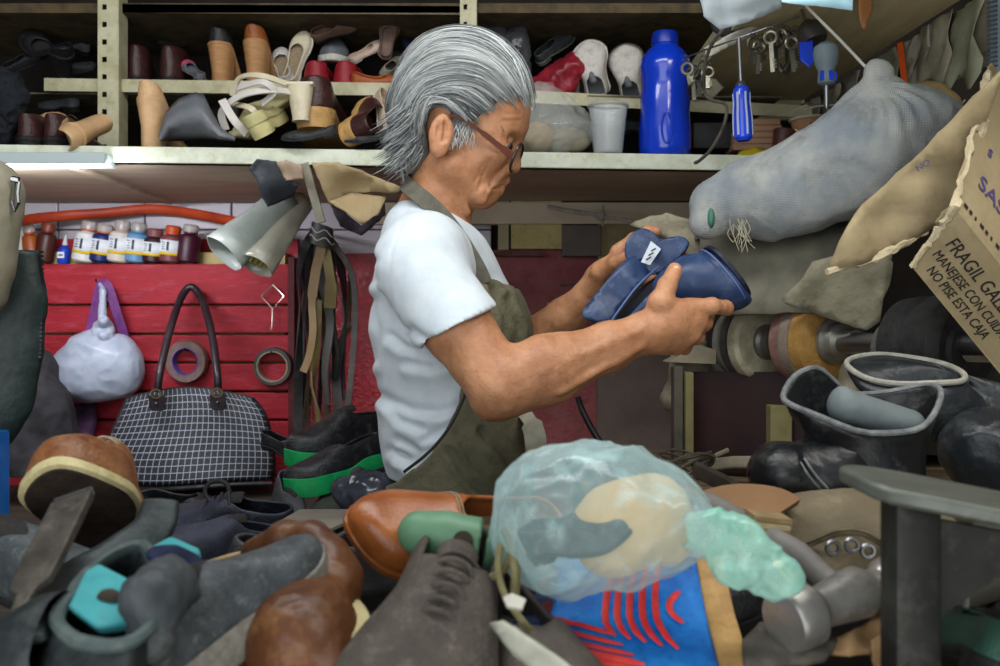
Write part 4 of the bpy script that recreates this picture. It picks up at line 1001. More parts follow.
bottle(170, .12, 37, bcol('russet', '6f3a3c'), ORc, 'russet paint bottle with bright orange cap', cap=ORc)
bottle(187, .14, 38, bcol('maroon', '3d1224'), bcol('maroon2', '4d1a2c'), 'maroon paint bottle without label at the end of the row', lab=False)
t = thing('glue_bottle', 'small blue glue bottle with white pointed nozzle on the red ledge', 'bottle')
b = P(63, 264, 2.33); r = .0135
MB().lathe([(r*.8, 0), (r, .004), (r, .034), (r*.6, .04), (r*.5, .044)], b, (.1, 0, 1), 18).build('body', bcol('bright blue', '1d3fb4'), t)
MB().lathe([(r*.5, .042), (r*.42, .048), (r*.15, .066), (r*.1, .068)], b, (.1, 0, 1), 14).build('nozzle', bcol('nozzle white', 'cfd0cf'), t)
MB().box(b+Vector((.001, -.0142, .02)), (.016, .001, .014)).build('label', MLAB, t)
MB().box(b+Vector((.001, -.0149, .02)), (.010, .0006, .004)).build('print_line', mat('ink_blue', '1d2f84', rough=.5, bump=0), t)
# ---- shoulder bag strap and white carrier bag hanging on the planks
def hook(x, y, Y=2.295, name='nail', lab='nail in the red planks'):
    p = P(x, y, Y); o = MB().tube([p+Vector((0, .03, 0)), p+Vector((0, -.02, .002)), p+Vector((0, -.026, .008))], .002, 6).build(name, mat('steel', '8f9092', rough=.35, metal=1, bump=0)); tag(o, lab, 'nail'); return o
hook(100, 283, lab='nail holding the purple strap on the red planks'); hook(191, 289, lab='nail holding the checked handbag on the red planks')
t = thing('plastic_carrier_bag', 'knotted white plastic bag hanging from a nail by the red planks', 'bag')
F = Field((P(36, 0, 2.2).x, 2.11, P(0, 410, 2.2).z), (P(150, 0, 2.2).x, 2.31, P(0, 275, 2.2).z), .0034)
Yb = 2.240
F.ell(P(90, 370, Yb), (.085, .055, .066), .02); F.ell(P(104, 364, Yb), (.072, .050, .066), .03); F.ell(P(62, 386, Yb), (.050, .035, .030), .03); F.cone(P(52, 385, Yb), P(41, 391, Yb), .012, .004, .02)
F.cone(P(96, 345, Yb), P(101, 331, Yb), .050, .014, .03); F.ell(P(122, 368, Yb), (.045, .045, .065), .03); F.ell(P(80, 384, Yb), (.075, .045, .030), .03)
def crinkle(a1, s1, a2, s2, Vs=1):
    def fn(V, Q):
        N = vnormals(V, Q); q = 1-2*np.abs(vnoise(V, s1, 11)); q2 = 1-2*np.abs(vnoise(V, s2, 12)); return V+N*(a1*q+a2*q2)[:, None]
    return fn
M_wbag = mat('white_polythene', '98a0b2', 'b0b8c8', scale=20, rough=.35, bump=.2, bscale=80, spec=.5)
F.build('sack', M_wbag, t, 2, crinkle(.0022, 13, .0014, 34))
F = Field((P(84, 0, 2.2).x, 2.14, P(0, 350, 2.2).z), (P(120, 0, 2.2).x, 2.30, P(0, 282, 2.2).z), .0018)
for a, b, c in (((97, 326), (104, 321), (110, 326)), ((96, 331), (104, 336), (111, 330))): F.chain(PP([(*a, 2.225), (*b, 2.205), (*c, 2.225)]), [.008, .009, .008], .005)
F.cone(P(102, 330, 2.225), P(103, 292, 2.25), .010, .006, .004); F.cone(P(103, 292, 2.25), P(101, 284, 2.27), .006, .005, .004); F.cone(P(100, 332, 2.225), P(92, 346, 2.215), .012, .02, .01); F.cone(P(108, 332, 2.222), P(112, 352, 2.21), .009, .012, .01)
F.build('knot', M_wbag, t, 1, crinkle(.0012, 50, .001, 90))
t = thing('purple_bag', 'purple shoulder strap of a bag hanging behind the white carrier bag', 'bag')
M_pur = mat('purple_strap', '5b2462', '7a3a82', scale=30, rough=.6, bump=.15)
m = MB(); ribbon(m, cat_rom(PP([(86, 345, 2.27), (92, 322, 2.27), (97, 300, 2.268), (101, 284, 2.265), (108, 287, 2.262), (116, 310, 2.262), (124, 335, 2.27), (129, 350, 2.275)]), 6), .020, .004, (.1, -1, .3)); m.build('strap', M_pur, t)
F = Field((P(72, 0, 2.3).x, 2.25, P(0, 440, 2.3).z), (P(125, 0, 2.3).x, 2.305, P(0, 380, 2.3).z), .004)
F.ell(P(86, 420, 2.28), (.022, .014, .060), .01); F.build('pouch', mat('purple_pouch', '4a2b4e', '6a4a70', rough=.6), t, 1, crinkle(.003, 25, .002, 50))
# ---- checked handbag
t = thing('checked_handbag', 'black tote bag with white check and dark handles hanging on the red planks', 'handbag')
m = bpy.data.materials.new('black_white_check'); m.use_nodes = True; nt = m.node_tree; bs = nt.nodes['Principled BSDF']; bs.inputs['Roughness'].default_value = .55
tc = nt.nodes.new('ShaderNodeTexCoord'); sx = nt.nodes.new('ShaderNodeSeparateXYZ'); nt.links.new(tc.outputs['UV'], sx.inputs[0])
def mth(op, a, b=None):
    n = nt.nodes.new('ShaderNodeMath'); n.operation = op
    for i, v in enumerate((a, b)):
        if v is None: continue
        if isinstance(v, (int, float)): n.inputs[i].default_value = v
        else: nt.links.new(v, n.inputs[i])
    return n.outputs[0]
lx = mth('LESS_THAN', mth('FRACT', mth('MULTIPLY', sx.outputs[0], 28.0)), .10); ly = mth('LESS_THAN', mth('FRACT', mth('MULTIPLY', sx.outputs[1], 14.0)), .10)
mx = nt.nodes.new('ShaderNodeMixRGB'); nt.links.new(mth('MAXIMUM', lx, ly), mx.inputs[0]); mx.inputs[1].default_value = srgb('23242c'); mx.inputs[2].default_value = srgb('aeb2bd'); nt.links.new(mx.outputs[0], bs.inputs['Base Color'])
Yh = 2.20
def bag_pt(u, v, side):                                        # u across, v up; side -1 front, 1 back
    # outline in image px: bottom width at y 487, top at y 392
    yl = 483-(483-398)*v; 
    xl = pch([(0, 91), (.25, 95), (.6, 112), (.9, 124), (1, 128)], v); xr = pch([(0, 272), (.25, 274), (.6, 270), (.85, 263), (1, 252)], v)
    y = yl-(10*math.sin(PI*u)*v)+(1-v)*(4*math.sin(PI*u)+2*math.sin(6*u))
    dpt = (.020+.055*math.sin(PI*min(max(u, 0.02), .98))**.5*(1-.75*v))
    Y = 2.165+side*dpt+.006*math.sin(9*u+5*v)*(1-v)
    return P(xl+(xr-xl)*u, y, Y)
NU, NV = 25, 15
verts, faces, uvs = [], [], []
us = np.linspace(0, 1, NU); vs_ = np.linspace(0, 1, NV)
ring = [(u, -1) for u in us]+[(u, 1) for u in us[::-1]]
for v in vs_: verts += [bag_pt(u, v, s) for u, s in ring]
n = len(ring)
for i in range(NV-1):
    for j in range(n): faces.append((i*n+j, i*n+(j+1) % n, (i+1)*n+(j+1) % n, (i+1)*n+j))
faces.append(tuple(range(n))[::-1])
me = bpy.data.meshes.new('bag_body'); me.from_pydata([tuple(v) for v in verts], [], faces); uvl = me.uv_layers.new(name='UVMap')
for p in me.polygons:
    for li in p.loop_indices:
        vi = me.loops[li].vertex_index; j = vi % n; i = vi//n; u = ring[j][0]; uvl.data[li].uv = (u+(.0 if ring[j][1] < 0 else 0), i/(NV-1))
o = mkobj('bag_body', me, m, t, sub=1)
m2 = MB(); m2.loft([[bag_pt(u, 1, s)+Vector((0, (1-s)*0, dz)) for u, s in ring] for dz in (-.006, .003)]); m2.build('zip_top', LB, t)
mpip = MB(); mpip.tube([bag_pt(u, 0, -1)+Vector((0, -.002, -.002)) for u in us], .005, 8); mpip.tube([bag_pt(1, v, 0.0) for v in vs_], .004, 6); mpip.tube([bag_pt(0, v, 0.0) for v in vs_], .004, 6); mpip.build('base_piping', LB, t)
M_hand = leather('handle_leather', '20181c', '352a2f', .35)
m2 = MB(); m2.tube(cat_rom(PP([(157.5, 392, 2.10), (160, 372, 2.105), (170, 330, 2.17), (181, 298, 2.245), (191, 287, 2.262), (201, 298, 2.245), (211, 330, 2.17), (217, 372, 2.105), (218, 390, 2.10)]), 6), .0085, 10); hd = m2.build('handle', M_hand, t)
for x, y in ((157, 397), (218, 396)):
    p = P(x, y, 2.089)
    MB().tube([p+Vector((.011*math.cos(q), -.004, .007+.009*math.sin(q))) for q in np.linspace(0, 2*PI, 14)[:-1]], .0022, 6, closed=True).build('ring', mat('bronze', '6b5a40', rough=.35, metal=1, bump=0), t)
    tb = MB().plate([p+Vector(q) for q in ((-.017, -.004, .004), (.017, -.004, .004), (.017, -.001, -.022), (.011, .0, -.030), (-.011, 0, -.030), (-.017, -.001, -.022))], .004, (0, 1, 0)).build('handle_tab', M_hand, t, bevel=.002, smooth=False)
    MB().ball(p+Vector((0, -.006, -.013)), .003, 6).build('rivet', mat('steel', '8f9092'), tb)
# ---- tape rolls
def tape(px, py, ro, ri, label, mo, mi, yaw=0, cardw=.05):
    t = thing('tape_roll', label, 'tape', None); s = 2.28/1000; ro *= s; ri *= s; w = .024
    c = P(px, py, 2.298); ax = Vector((yaw, -1, -.03)).normalized()
    MB().lathe([(ri*1.06, 0), (ro*.98, 0), (ro, .002), (ro, w-.002), (ro*.98, w), (ri*1.06, w), (ri*1.06, 0)], c, ax, 40, cap=False).build('tape', mo, t, edge=50)
    MB().lathe([(ri, -.001), (ri*1.07, -.001), (ri*1.07, w+.001), (ri, w+.001), (ri, -.001)], c, ax, 40, cap=False).build('core', mi, t, edge=50)
    p = P(px, py-ri/s+2, 2.30); MB().tube([p+Vector((0, .03, 0)), p+Vector((0, -.03, .0)), p+Vector((0, -.034, .006))], .002, 6).build('nail', mat('steel', '8f9092'), t)
tape(189.5, 361, 21, 13, 'brown tape roll with violet core framed by the handbag handle', mat('tape_brown', '6a5550', '8a736a', scale=30, rough=.5), mat('core_violet', '4c3c86', '6d5ca8', rough=.6), -.12)
tape(274.5, 366, 19, 14.5, 'dark grey tape roll with pale core on its own nail', mat('tape_grey', '3b3733', '544e48', scale=30, rough=.6), mat('core_pale', 'a19a86', rough=.7, bump=0))
# wire hook
c = [(273, 285), (284, 296), (273, 309), (261, 296), (273, 285)]
m2 = MB(); m2.tube(PP([(x, y, 2.285) for x, y in c])+PP([(272, 300, 2.283), (272, 325, 2.283), (271, 329, 2.278)]) if 0 else PP([(x, y, 2.285) for x, y in c]), .0016, 6); m2.tube(PP([(272.5, 308, 2.284), (272, 325, 2.284), (271, 330, 2.278)]), .0014, 6)
tag(m2.build('wire_hanger', mat('bright_wire', 'c9c6bd', rough=.3, metal=.8, bump=0)), 'diamond shaped bent wire hook hung on the red planks', 'hook')
# ---- hanging belts
hk = tag(MB().tube(PP([(316, 232, 2.38), (318, 232, 2.15), (318, 228, 2.12)]), .004, 8).build('belt_peg', mat('steel', '8f9092')), 'steel peg carrying the bunch of old belts', 'peg')
MB_BAR = MB(); MB_BAR.box(P(313, 193, 1.86), (.016, .008, .115), Matrix.Rotation(-.28, 3, 'Y'), bev=.001)
tag(MB_BAR.build('hanging_stick', mat('slat_grey', '6f6a5c', '8a8573', scale=20, rough=.8, bump=.3)), 'thin grey wooden slat dropping from the shelf to the belts', 'slat')
rng = random.Random(5)
BC = [leather('belt_black', '1a1a1b', '2c2b2b', .5, '55534f'), leather('belt_brown', '3a2a20', '54402f', .55, '7a6a52'), leather('belt_grey', '3c3a38', '5a5752', .6, '7c786f'), leather('belt_tan', '7a6142', '957c58', .55, None), leather('belt_plum', '2a1c22', '40303a', .5, None)]
BM = mat('buckle_metal', 'a9a69b', rough=.3, metal=1, bump=0)
specs = [(296, 540-4, 0), (302, 415, 0), (307, 430, 1), (313, 395, 2), (319, 442, 0), (324, 405, 2), (329, 428, 1), (334, 380, 0), (339, 436, 2), (344, 400, 4), (349, 408, 2), (310, 360, 4), (327, 350, 0), (352, 330, 1)]
desc = ['black', 'black', 'brown', 'grey', 'black', 'grey', 'brown', 'black', 'grey', 'plum', 'grey', 'plum', 'black', 'brown']
place = ['hanging closest to the red planks', 'second from the red planks', 'hanging in front of the black ones at the plank side', 'with dusty face, middle of the bunch', 'longest one in the middle of the bunch', 'short one behind the tan strap', 'reaching down to the green-soled shoes', 'short one ending above the buckles', 'hanging long on the stucco side', 'plum edged one on the stucco side', 'outermost but one towards the man', 'short one at the plank side', 'shortest one in the middle', 'outermost one towards the man']
for i, ((px, yb, c), dsc, pl) in enumerate(zip(specs, desc, place)):
    yb = min(yb, 442)
    t = thing('hanging_belt', f'{dsc} leather belt {pl}', 'belt', 'belts hanging on the peg'); Y0 = 2.13+.014*(i % 5)+.006*(i//5); w_ = rng.uniform(.010, .024)
    pts = [(317+.10*(px-317), 232, Y0), (317+.55*(px-317), 246, Y0-.012), (px+rng.uniform(-6, 6), 275, Y0), (px+rng.uniform(-7, 7), 320, Y0+.004), (px+rng.uniform(-3, 3), 370 if yb > 380 else (320+yb)/2+4, Y0), (px+rng.uniform(-4, 4), yb, Y0)]
    a0 = rng.uniform(-.9, .9); tw = rng.uniform(-2.2, 2.2)
    cr_ = cat_rom(PP(pts), 7); m2 = MB(); K_ = len(cr_)
    ribbon(m2, cr_, w_, .0035, lambda q: (math.sin(a0+tw*q/K_*2), -math.cos(a0+tw*q/K_*2), 0)); m2.build('strap', BC[c], t)
    m2 = MB(); d = (cr_[-1]-cr_[-2]).normalized(); n_ = Vector((math.sin(a0+tw*2), -math.cos(a0+tw*2), 0)); s_ = d.cross(n_).normalized(); c0 = cr_[-1]
    if i % 3 == 0:
        m2.tube([c0+s_*w_*.6, c0+s_*w_*.6+d*.022, c0-s_*w_*.6+d*.022, c0-s_*w_*.6], .0022, 6, closed=True); m2.tube([c0, c0+d*.024+n_*.002], .0018, 6); m2.build('buckle', BM, t)
t = thing('hanging_belt', 'tan leather belt with pale tongue in front of the dark ones', 'belt', 'belts hanging on the peg')
m2 = MB(); ribbon(m2, cat_rom(PP([(320, 232, 2.10), (321, 248, 2.085), (316, 270, 2.09), (312, 300, 2.09), (313, 330, 2.085), (309, 356, 2.085), (303, 372, 2.08)]), 6), [.020]*18+[.015]*19, .004, (.1, -1, 0)); m2.build('strap', BC[3], t)
t = thing('hanging_belt', 'broad olive tan belt with buckle holes beside the scroll ornament', 'belt', 'belts hanging on the peg')
m2 = MB(); ribbon(m2, cat_rom(PP([(324, 240, 2.10), (328, 262, 2.085), (331, 285, 2.085), (330, 308, 2.09)]), 6), [.020]*12+[.026]*7, .004, (-.2, -1, 0)); m2.build('strap', leather('belt_olive', '5b4e2f', '7d6c42', .6, '8f8058'), t)
t = thing('hanging_belt', 'long olive tan belt reaching the green-soled shoes', 'belt', 'belts hanging on the peg')
m2 = MB(); ribbon(m2, cat_rom(PP([(318, 300, 2.10), (316, 350, 2.095), (313, 385, 2.09), (318, 415, 2.085), (322, 440, 2.08)]), 6), .017, .004, lambda q: (math.sin(q*.12), -math.cos(q*.12), 0)); m2.build('strap', MATS['belt_olive'], t)
t = thing('hanging_belt', 'black belt with white scroll ornament curled at the top of the bunch', 'belt', 'belts hanging on the peg')
m2 = MB(); lp = [P(322, 236, 2.08)+Vector((.022*math.sin(q), .02*math.cos(q)*-1, -.006*q)) for q in np.linspace(-1.3, 1.6, 12)]; ribbon(m2, lp, .044, .004, lambda q: (math.sin(-1.3+.25*q), -math.cos(-1.3+.25*q), .1)); sp = m2.build('strap', BC[0], t)
m2 = MB()
for dz in (-.008, .008): m2.tube([p+Vector((math.sin(-1.3+.25*i), -math.cos(-1.3+.25*i), 0))*.003+Vector((0, 0, dz+.005*math.sin(i*1.2))) for i, p in enumerate(lp)], .0012, 5)
m2.build('scroll_ornament', mat('ornament_white', 'a5a39a', rough=.5, bump=0), sp)
# ---- rolled sheets and leather scraps under the shelf
t = thing('plastic_roll', 'clear plastic wrapped roll of pale sheet poking out beside the belts', 'roll')
ax0, ax1 = P(224, 254, 2.00), P(288, 200, 2.10); d = (ax1-ax0); m2 = MB()
rings = []
for i in range(8):
    q = i/7; c = ax0+d*q; r = .046*(1-q*.25); u = d.cross(Vector((0, 1, 0))).normalized(); w_ = d.cross(u).normalized()
    rings.append([c+u*(r*math.cos(a)*(1+.06*math.sin(5*a+i)))+w_*(r*.75*math.sin(a)) for a in np.linspace(0, 2*PI, 25)[:-1]])
m2.loft(rings, cap=False); m2.build('sheet', mat('pale_sheet', '8e9690', 'a8aea6', scale=12, rough=.3, bump=.2, bscale=40), t, solid=.002)
ax0, ax1 = P(256, 266, 2.00), P(304, 200, 2.12); d = ax1-ax0; rings = []
for i in range(8):
    q = i/7; c = ax0+d*q; r = .034*(1-q*.3); u = d.cross(Vector((0, 1, 0))).normalized(); w_ = d.cross(u).normalized()
    rings.append([c+u*(r*math.cos(a)*(1+.12*math.sin(4*a+i*.8)))+w_*(r*.8*math.sin(a)) for a in np.linspace(0, 2*PI, 25)[:-1]])
MB().loft(rings, cap=False).build('clear_wrap', mat('clear_wrap', 'b8b5a4', 'd0cdbb', scale=15, rough=.12, bump=.3, bscale=50, trans=.5), t, solid=.001)
m2 = MB()
for k_ in range(5): m2.tube([P(250+k_*5, 262+k_*2, 2.0+.01*k_), P(264+k_*5, 236+k_*2, 2.03+.01*k_)], .004, 5)
m2.build('green_stalk', mat('olive_scrap', '6f7322', '9a9a3c', rough=.6), t)
def scrap(name, label, pts, Y, mt, curl=.03, th=.002, Y2=None, cat='leather scrap', seed=1, n=14, smooth=False):
    if smooth: pts = [(v.x, v.y) for v in cat_rom([Vector((a, b, 0)) for a, b in pts], 4, True)]
    xs_ = [p[0] for p in pts]; ys_ = [p[1] for p in pts]
    # polygon filled with a fine grid so that it can curl
    x0, x1, y0, y1 = min(xs_), max(xs_), min(ys_), max(ys_)
    import mathutils.geometry as mg
    poly = [Vector((a, b)) for a, b in pts]
    dens = []
    for i in range(len(poly)):
        a, b = poly[i], poly[(i+1) % len(poly)]; k_ = max(1, int((b-a).length/ (max(x1-x0, y1-y0)/n)))
        for q in range(k_): dens.append(a+(b-a)*(q/k_)+Vector((rng.uniform(-.6, .6), rng.uniform(-.6, .6)))*(0 if smooth else 1))
    st_ = max(x1-x0, y1-y0)/n; inner = [Vector((x, y)) for x in np.arange(x0+st_/2, x1, st_) for y in np.arange(y0+st_/2, y1, st_)]
    ip = np.array([(v.x, v.y) for v in inner]) if inner else np.zeros((0, 2))
    if len(ip):
        sd_ = poly2(ip[:, 0], ip[:, 1], [(v.x, v.y) for v in dens]); inner = [v for v, q in zip(inner, sd_) if q < -st_*.35]
    allp = dens+inner; kk = len(dens)
    r_ = mg.delaunay_2d_cdt(allp, [(i, (i+1) % kk) for i in range(kk)], [], 1, 1e-4)
    out = MB(); vs2 = []
    for v in r_[0]:
        u_, w_ = (v.x-x0)/max(x1-x0, 1), (v.y-y0)/max(y1-y0, 1)
        yy = Y(u_, w_) if callable(Y) else Y
        vs2.append(P(v.x, v.y, yy+curl*noise.noise(Vector((v.x*.03+seed*9, v.y*.03, seed)))))
    out.add(vs2, [tuple(f) for f in r_[2]])
    o = out.build(name, mt, None, solid=th, edge=180)
    if label: tag(o, label, cat)
    return o
TANS = leather('tan_scrap', '9b8763', 'b09b76', .75, '80704f'); GS = leather('charcoal_scrap', '2b2f33', '3e4348', .6, '585c5c')
scrap('hanging_leather_scrap', 'large tan leather scrap folded over the end of the belts', [(312, 163), (338, 162), (355, 168), (400, 186), (398, 193), (380, 192), (352, 193), (330, 206), (322, 188)], lambda u, v: 1.815+.05*v, TANS, .04, .003)
scrap('hanging_leather_scrap', 'tan leather scrap with pointed end hanging below the larger one', [(330, 202), (352, 193), (386, 198), (378, 215), (362, 225), (345, 212)], lambda u, v: 1.85-.02*v, TANS, .03, .003, seed=2)
scrap('hanging_leather_scrap', 'small pinkish tan scrap beside the grey slat', [(273, 164), (286, 160), (302, 166), (304, 178), (286, 181), (276, 172)], 1.83, leather('pink_tan', '9d8672', 'b49c86', .7), .04, .003, seed=3)
scrap('hanging_leather_scrap', 'charcoal leather scrap tucked under the shelf behind the plastic roll', [(249, 168), (257, 159), (276, 161), (284, 178), (300, 184), (292, 196), (268, 206), (262, 196), (258, 180)], lambda u, v: 1.83+.06*v, GS, .04, .003, seed=4)
scrap('hanging_leather_scrap', 'dark plum leather scrap hanging under the tan one', [(330, 205), (345, 212), (362, 226), (384, 200), (386, 215), (362, 236), (340, 226)], 1.90, leather('plum_scrap', '2a2229', '3d323b', .6), .03, .003, seed=6)
# ---- near edge: beige and black bags hanging at the board's end
t = thing('hanging_bag', 'olive beige bag with chrome buckle hanging at the picture edge above black leather', 'bag')
F = Field((P(-60, 0, 1.3).x, 1.15, P(0, 320, 1.3).z), (P(40, 0, 1.3).x, 1.40, P(0, 160, 1.3).z), .004)
F.cone(P(-18, 195, 1.27), P(-22, 290, 1.27), .043, .035, .02); F.cone(P(-8, 190, 1.27), P(-14, 260, 1.27), .028, .024, .03)
F.build('shell', leather('olive_beige', '736d5c', '8a846f', .6), t, 2, crinkle(.002, 12, .001, 30))
m2 = MB(); c = P(15, 190, 1.25)
m2.tube([c+Vector(q) for q in ((0, 0, .014), (.006, 0, .010), (.004, 0, -.004), (.006, -.002, -.016), (0, 0, -.026), (-.004, 0, -.014))], .0022, 6, closed=True); m2.tube([c+Vector((-.004, 0, .014)), c+Vector((.005, 0, .012))], .004, 6)
m2.build('buckle', mat('chrome', 'b9bbbd', rough=.2, metal=1, bump=0), t)
t = thing('hanging_leather_bag', 'tall dark green-black leather bag hanging below the olive beige bag', 'bag')
F = Field((P(-70, 0, 1.4).x, 1.26, P(0, 475, 1.35).z), (P(60, 0, 1.35).x, 1.45, P(0, 235, 1.35).z), .004)
rows = [(250, 41), (300, 43), (350, 41), (390, 34), (420, 20), (450, 2)]
F.chain([P(xr-45, y, 1.36) for y, xr in rows], [.058, .060, .060, .058, .052, .04], .02, sq=((0, 1, 0), .45)); F.half(P(0, 251, 1.36), (0.02, 0, 1))
F.build('shell', leather('green_black', '16201f', '232f2d', .5, '3c4a48'), t, 1, crinkle(.002, 9, .0008, 40))
m2 = MB()
for i in range(26): p = P(41.5+(.06*i if i < 10 else .6-.12*(i-10)), 252+i*4.2, 1.355); m2.box(p, (.004, .004, .0035))
m2.build('zipper', LB, t)
m2 = MB(); m2.lathe([(.022, 0), (.0235, .006), (.0235, .06), (.018, .066), (.0182, .084), (.003, .087)], P(20, 264, 2.33), (0, 0, 1), 18)
tag(m2.build('white_bottle', bcol('white2', 'b9bab4')), 'white plastic bottle on the red ledge partly behind the dark leather bag', 'bottle')
mb_ = MB().box(Vector((P(-21, 500, 1.30).x, 1.30, 1.01)), (.034, .10, .22), bev=.004); tag(mb_.build('blue_box', mat('blue_plastic', '0f5aa8', '1a6abb', rough=.4, bump=.05)), 'blue plastic box end below the dark leather bag', 'box')
# grey cloth bundle behind the leather bag
F = Field((P(5, 0, 2.1).x, 1.98, P(0, 480, 2.0).z), (P(100, 0, 2.1).x, 2.25, P(0, 340, 2.1).z), .005)
F.cone(P(35, 370, 2.12), P(40, 470, 2.08), .035, .07, .02); F.cone(P(45, 415, 2.10), P(66, 470, 2.1), .05, .04, .03)
tag(F.build('grey_cloth_bundle', mat('grey_cloth', '1d1c1f', '353438', scale=20, rough=.9), None, 2, crinkle(.010, 10, .005, 28)), 'grey cloth bundle slumped under the white carrier bag', 'cloth')
# ------------------------------------------------------------------ right part: high side shelf, tools, sack, box, finishing machine
NTH = mat('steel', '8f9092', rough=.35, metal=1, bump=0)
t = thing('side_shelf', 'high pale plywood shelf over the machine with papers tucked along its edge', 'shelf')
zs = 1.80
MB().plate([Vector((.43, 1.0, zs)), Vector((.80, 1.0, zs)), Vector((.715, 2.38, zs)), Vector((.425, 2.38, zs))], .018, (0, 0, 1)).build('underside_board', mat('pale_plywood', 'b3a47c', 'c7b891', scale=7, rough=.75, bump=.15, stretch=(5, 1, 1)), t, smooth=False)
MB().box((.425, 1.72, zs+.02), (.012, 1.35, .045)).build('front_rail', M_cream, t, smooth=False)
MB().box((.57, 2.375, zs-.02), (.30, .02, .05)).build('end_batten', M_cream, t, smooth=False)
# beam at the wall side clad with dusty paper strips
bx = lambda Y: .715+(.80-.715)*(2.38-Y)/1.38+.012
t2 = struct(MB().plate([Vector((bx(1.0), 1.0, zs-.10)), Vector((bx(1.0)+.05, 1.0, zs-.10)), Vector((bx(2.38)+.05, 2.38, zs-.10)), Vector((bx(2.38), 2.38, zs-.10))], .085, (0, 0, 1)).build('trim_9', M_beam, smooth=False))
rng = random.Random(11)
PAP = [mat('old_paper', '8e8a76', 'a9a48e', scale=20, rough=.85, bump=.3, c3='7a7460'), mat('old_paper_green', '84876f', '9b9d84', scale=20, rough=.8, bump=.3), mat('old_paper_pale', 'a5a295', 'bab6a8', scale=20, rough=.8, bump=.3)]
for i, (px, Y, w_, h_, m_) in enumerate([(838, 2.20, .11, .075, 0), (862, 2.08, .09, .12, 2), (905, 1.93, .12, .135, 1), (930, 1.86, .09, .11, 0), (948, 1.80, .10, .13, 2), (970, 1.72, .10, .11, 0), (990, 1.64, .10, .13, 1), (820, 2.30, .09, .10, 2)]):
    x = bx(Y)-.006-.004*(i % 3); rows = []
    for a in range(7):
        r = []
        for b in range(7):
            yy = Y+(a/6-.5)*w_; z = zs-.012-h_*(b/6)*(1+.15*math.sin(a*1.3+i)); r.append(Vector((bx(yy)-.008-.004*(i % 3)-.014*noise.noise(Vector((a*.6, b*.5, i*3.1)))-.012*(b/6)**2, yy+.01*math.sin(b+i), z)))
        rows.append(r)
    tag(MB().grid(rows).build('paper_strip', PAP[m_], solid=.001), ['grey dusty paper strip', 'greenish yellowed paper strip', 'pale crumpled paper strip'][m_]+[' above the tan thread spool', ' just behind the orange strip', ' hanging long beside the orange strip', ' behind the greenish one on the beam', ' crumpled over the beam middle', ' on the beam short of the printed sheet', ' partly behind the printed sheet', ' at the deep end of the beam'][i], 'paper', 'paper strips tucked on the side beam')  # strips set along the beam face, no fixing modelled
m2 = MB(); ribbon(m2, cat_rom(PP([(900, 43, 1.84), (902, 60, 1.82), (905, 85, 1.80)]), 5), .010, .003, (-.6, -.8, 0)); tag(m2.build('orange_plastic_strip', mat('orange_plastic', 'd9501a', 'e2602a', scale=5, rough=.4, bump=0)), 'bright orange plastic strip hanging from the side beam', 'strip')
# printed sheet at the picture edge
t = thing('printed_sheet', 'pale blue printed sheet hanging at the end of the side beam', 'paper')  # placed free beside the beam
c0 = [P(991, -12, 1.55), P(1040, -30, 1.40), P(1030, 66, 1.40), P(991, 77, 1.55)]
MB().plate(c0, .001, (-.3, 1, 0)).build('sheet', mat('pale_blue_paper', 'a9c2cc', 'b8ced6', scale=8, rough=.8, bump=.05), t, smooth=False)
m2 = MB()
for i in range(15):
    y = 2+i*4.6; a = P(993.5, y, 1.545); b = P(1004, y-2, 1.50)
    m2.box((a+b)/2+Vector((0, -.002, 0)), ((b-a).length*.8, .0006, .0035), Matrix.Rotation(-.8, 3, 'Z'))
m2.build('text_lines', MINK, t, smooth=False)
# papers over the front of the side shelf
for i, (pts, Y, m_, lab) in enumerate([([(690, -46), (780, -46), (782, 8), (748, 22), (720, 30), (704, 17)], 1.46, mat('grey_paper', '8e979c', 'a4adb1', scale=9, rough=.8, bump=.1), 'grey paper sheet sticking out over the side shelf edge'), ([(775, -90), (858, -90), (852, 11), (815, 6), (782, 3)], 1.13, mat('blue_paper', '9cc4d2', 'b0d2dd', scale=9, rough=.8, bump=.05), 'light blue paper sheet lying over the side shelf edge'),
        ([(738, 30), (760, 24), (748, 38), (706, 58), (704, 48)], 1.80, PAP[2], 'creased white paper strip along the side shelf front')]):
    scrap('paper_sheet', lab, pts, lambda u, v, Y=Y: Y+.02*v, m_, .03, .001, cat='paper', seed=20+i)  # sheets placed freely at the shelf edge, nothing modelled to hold them
scrap('hanging_leather_scrap', 'torn brown leather strip hanging by the blue paper sheet', [(858, -8), (872, -8), (871, 12), (864, 30), (860, 26), (857, 8)], 1.62, leather('torn_brown', '8d5a34', 'a77748', .6), .02, .003, seed=33)  # strip only meets the shelf underside
# dark rag and spool above the keys
F = Field((P(670, 0, 1.9).x, 1.75, P(0, 60, 1.9).z), (P(760, 0, 1.9).x, 1.95, P(0, -25, 1.9).z), .005); F.cone(P(735, 5, 1.85), P(728, 22, 1.83), .026, .024, .02); F.ell(P(720, 6, 1.86), (.03, .03, .03), .02)
tag(F.build('dark_rag', mat('dark_rag', '2c2b2d', '413f42', scale=20, rough=.9), None, 1, crinkle(.006, 20, .003, 45)), 'dark grey rag stuffed behind the grey paper sheet', 'rag')
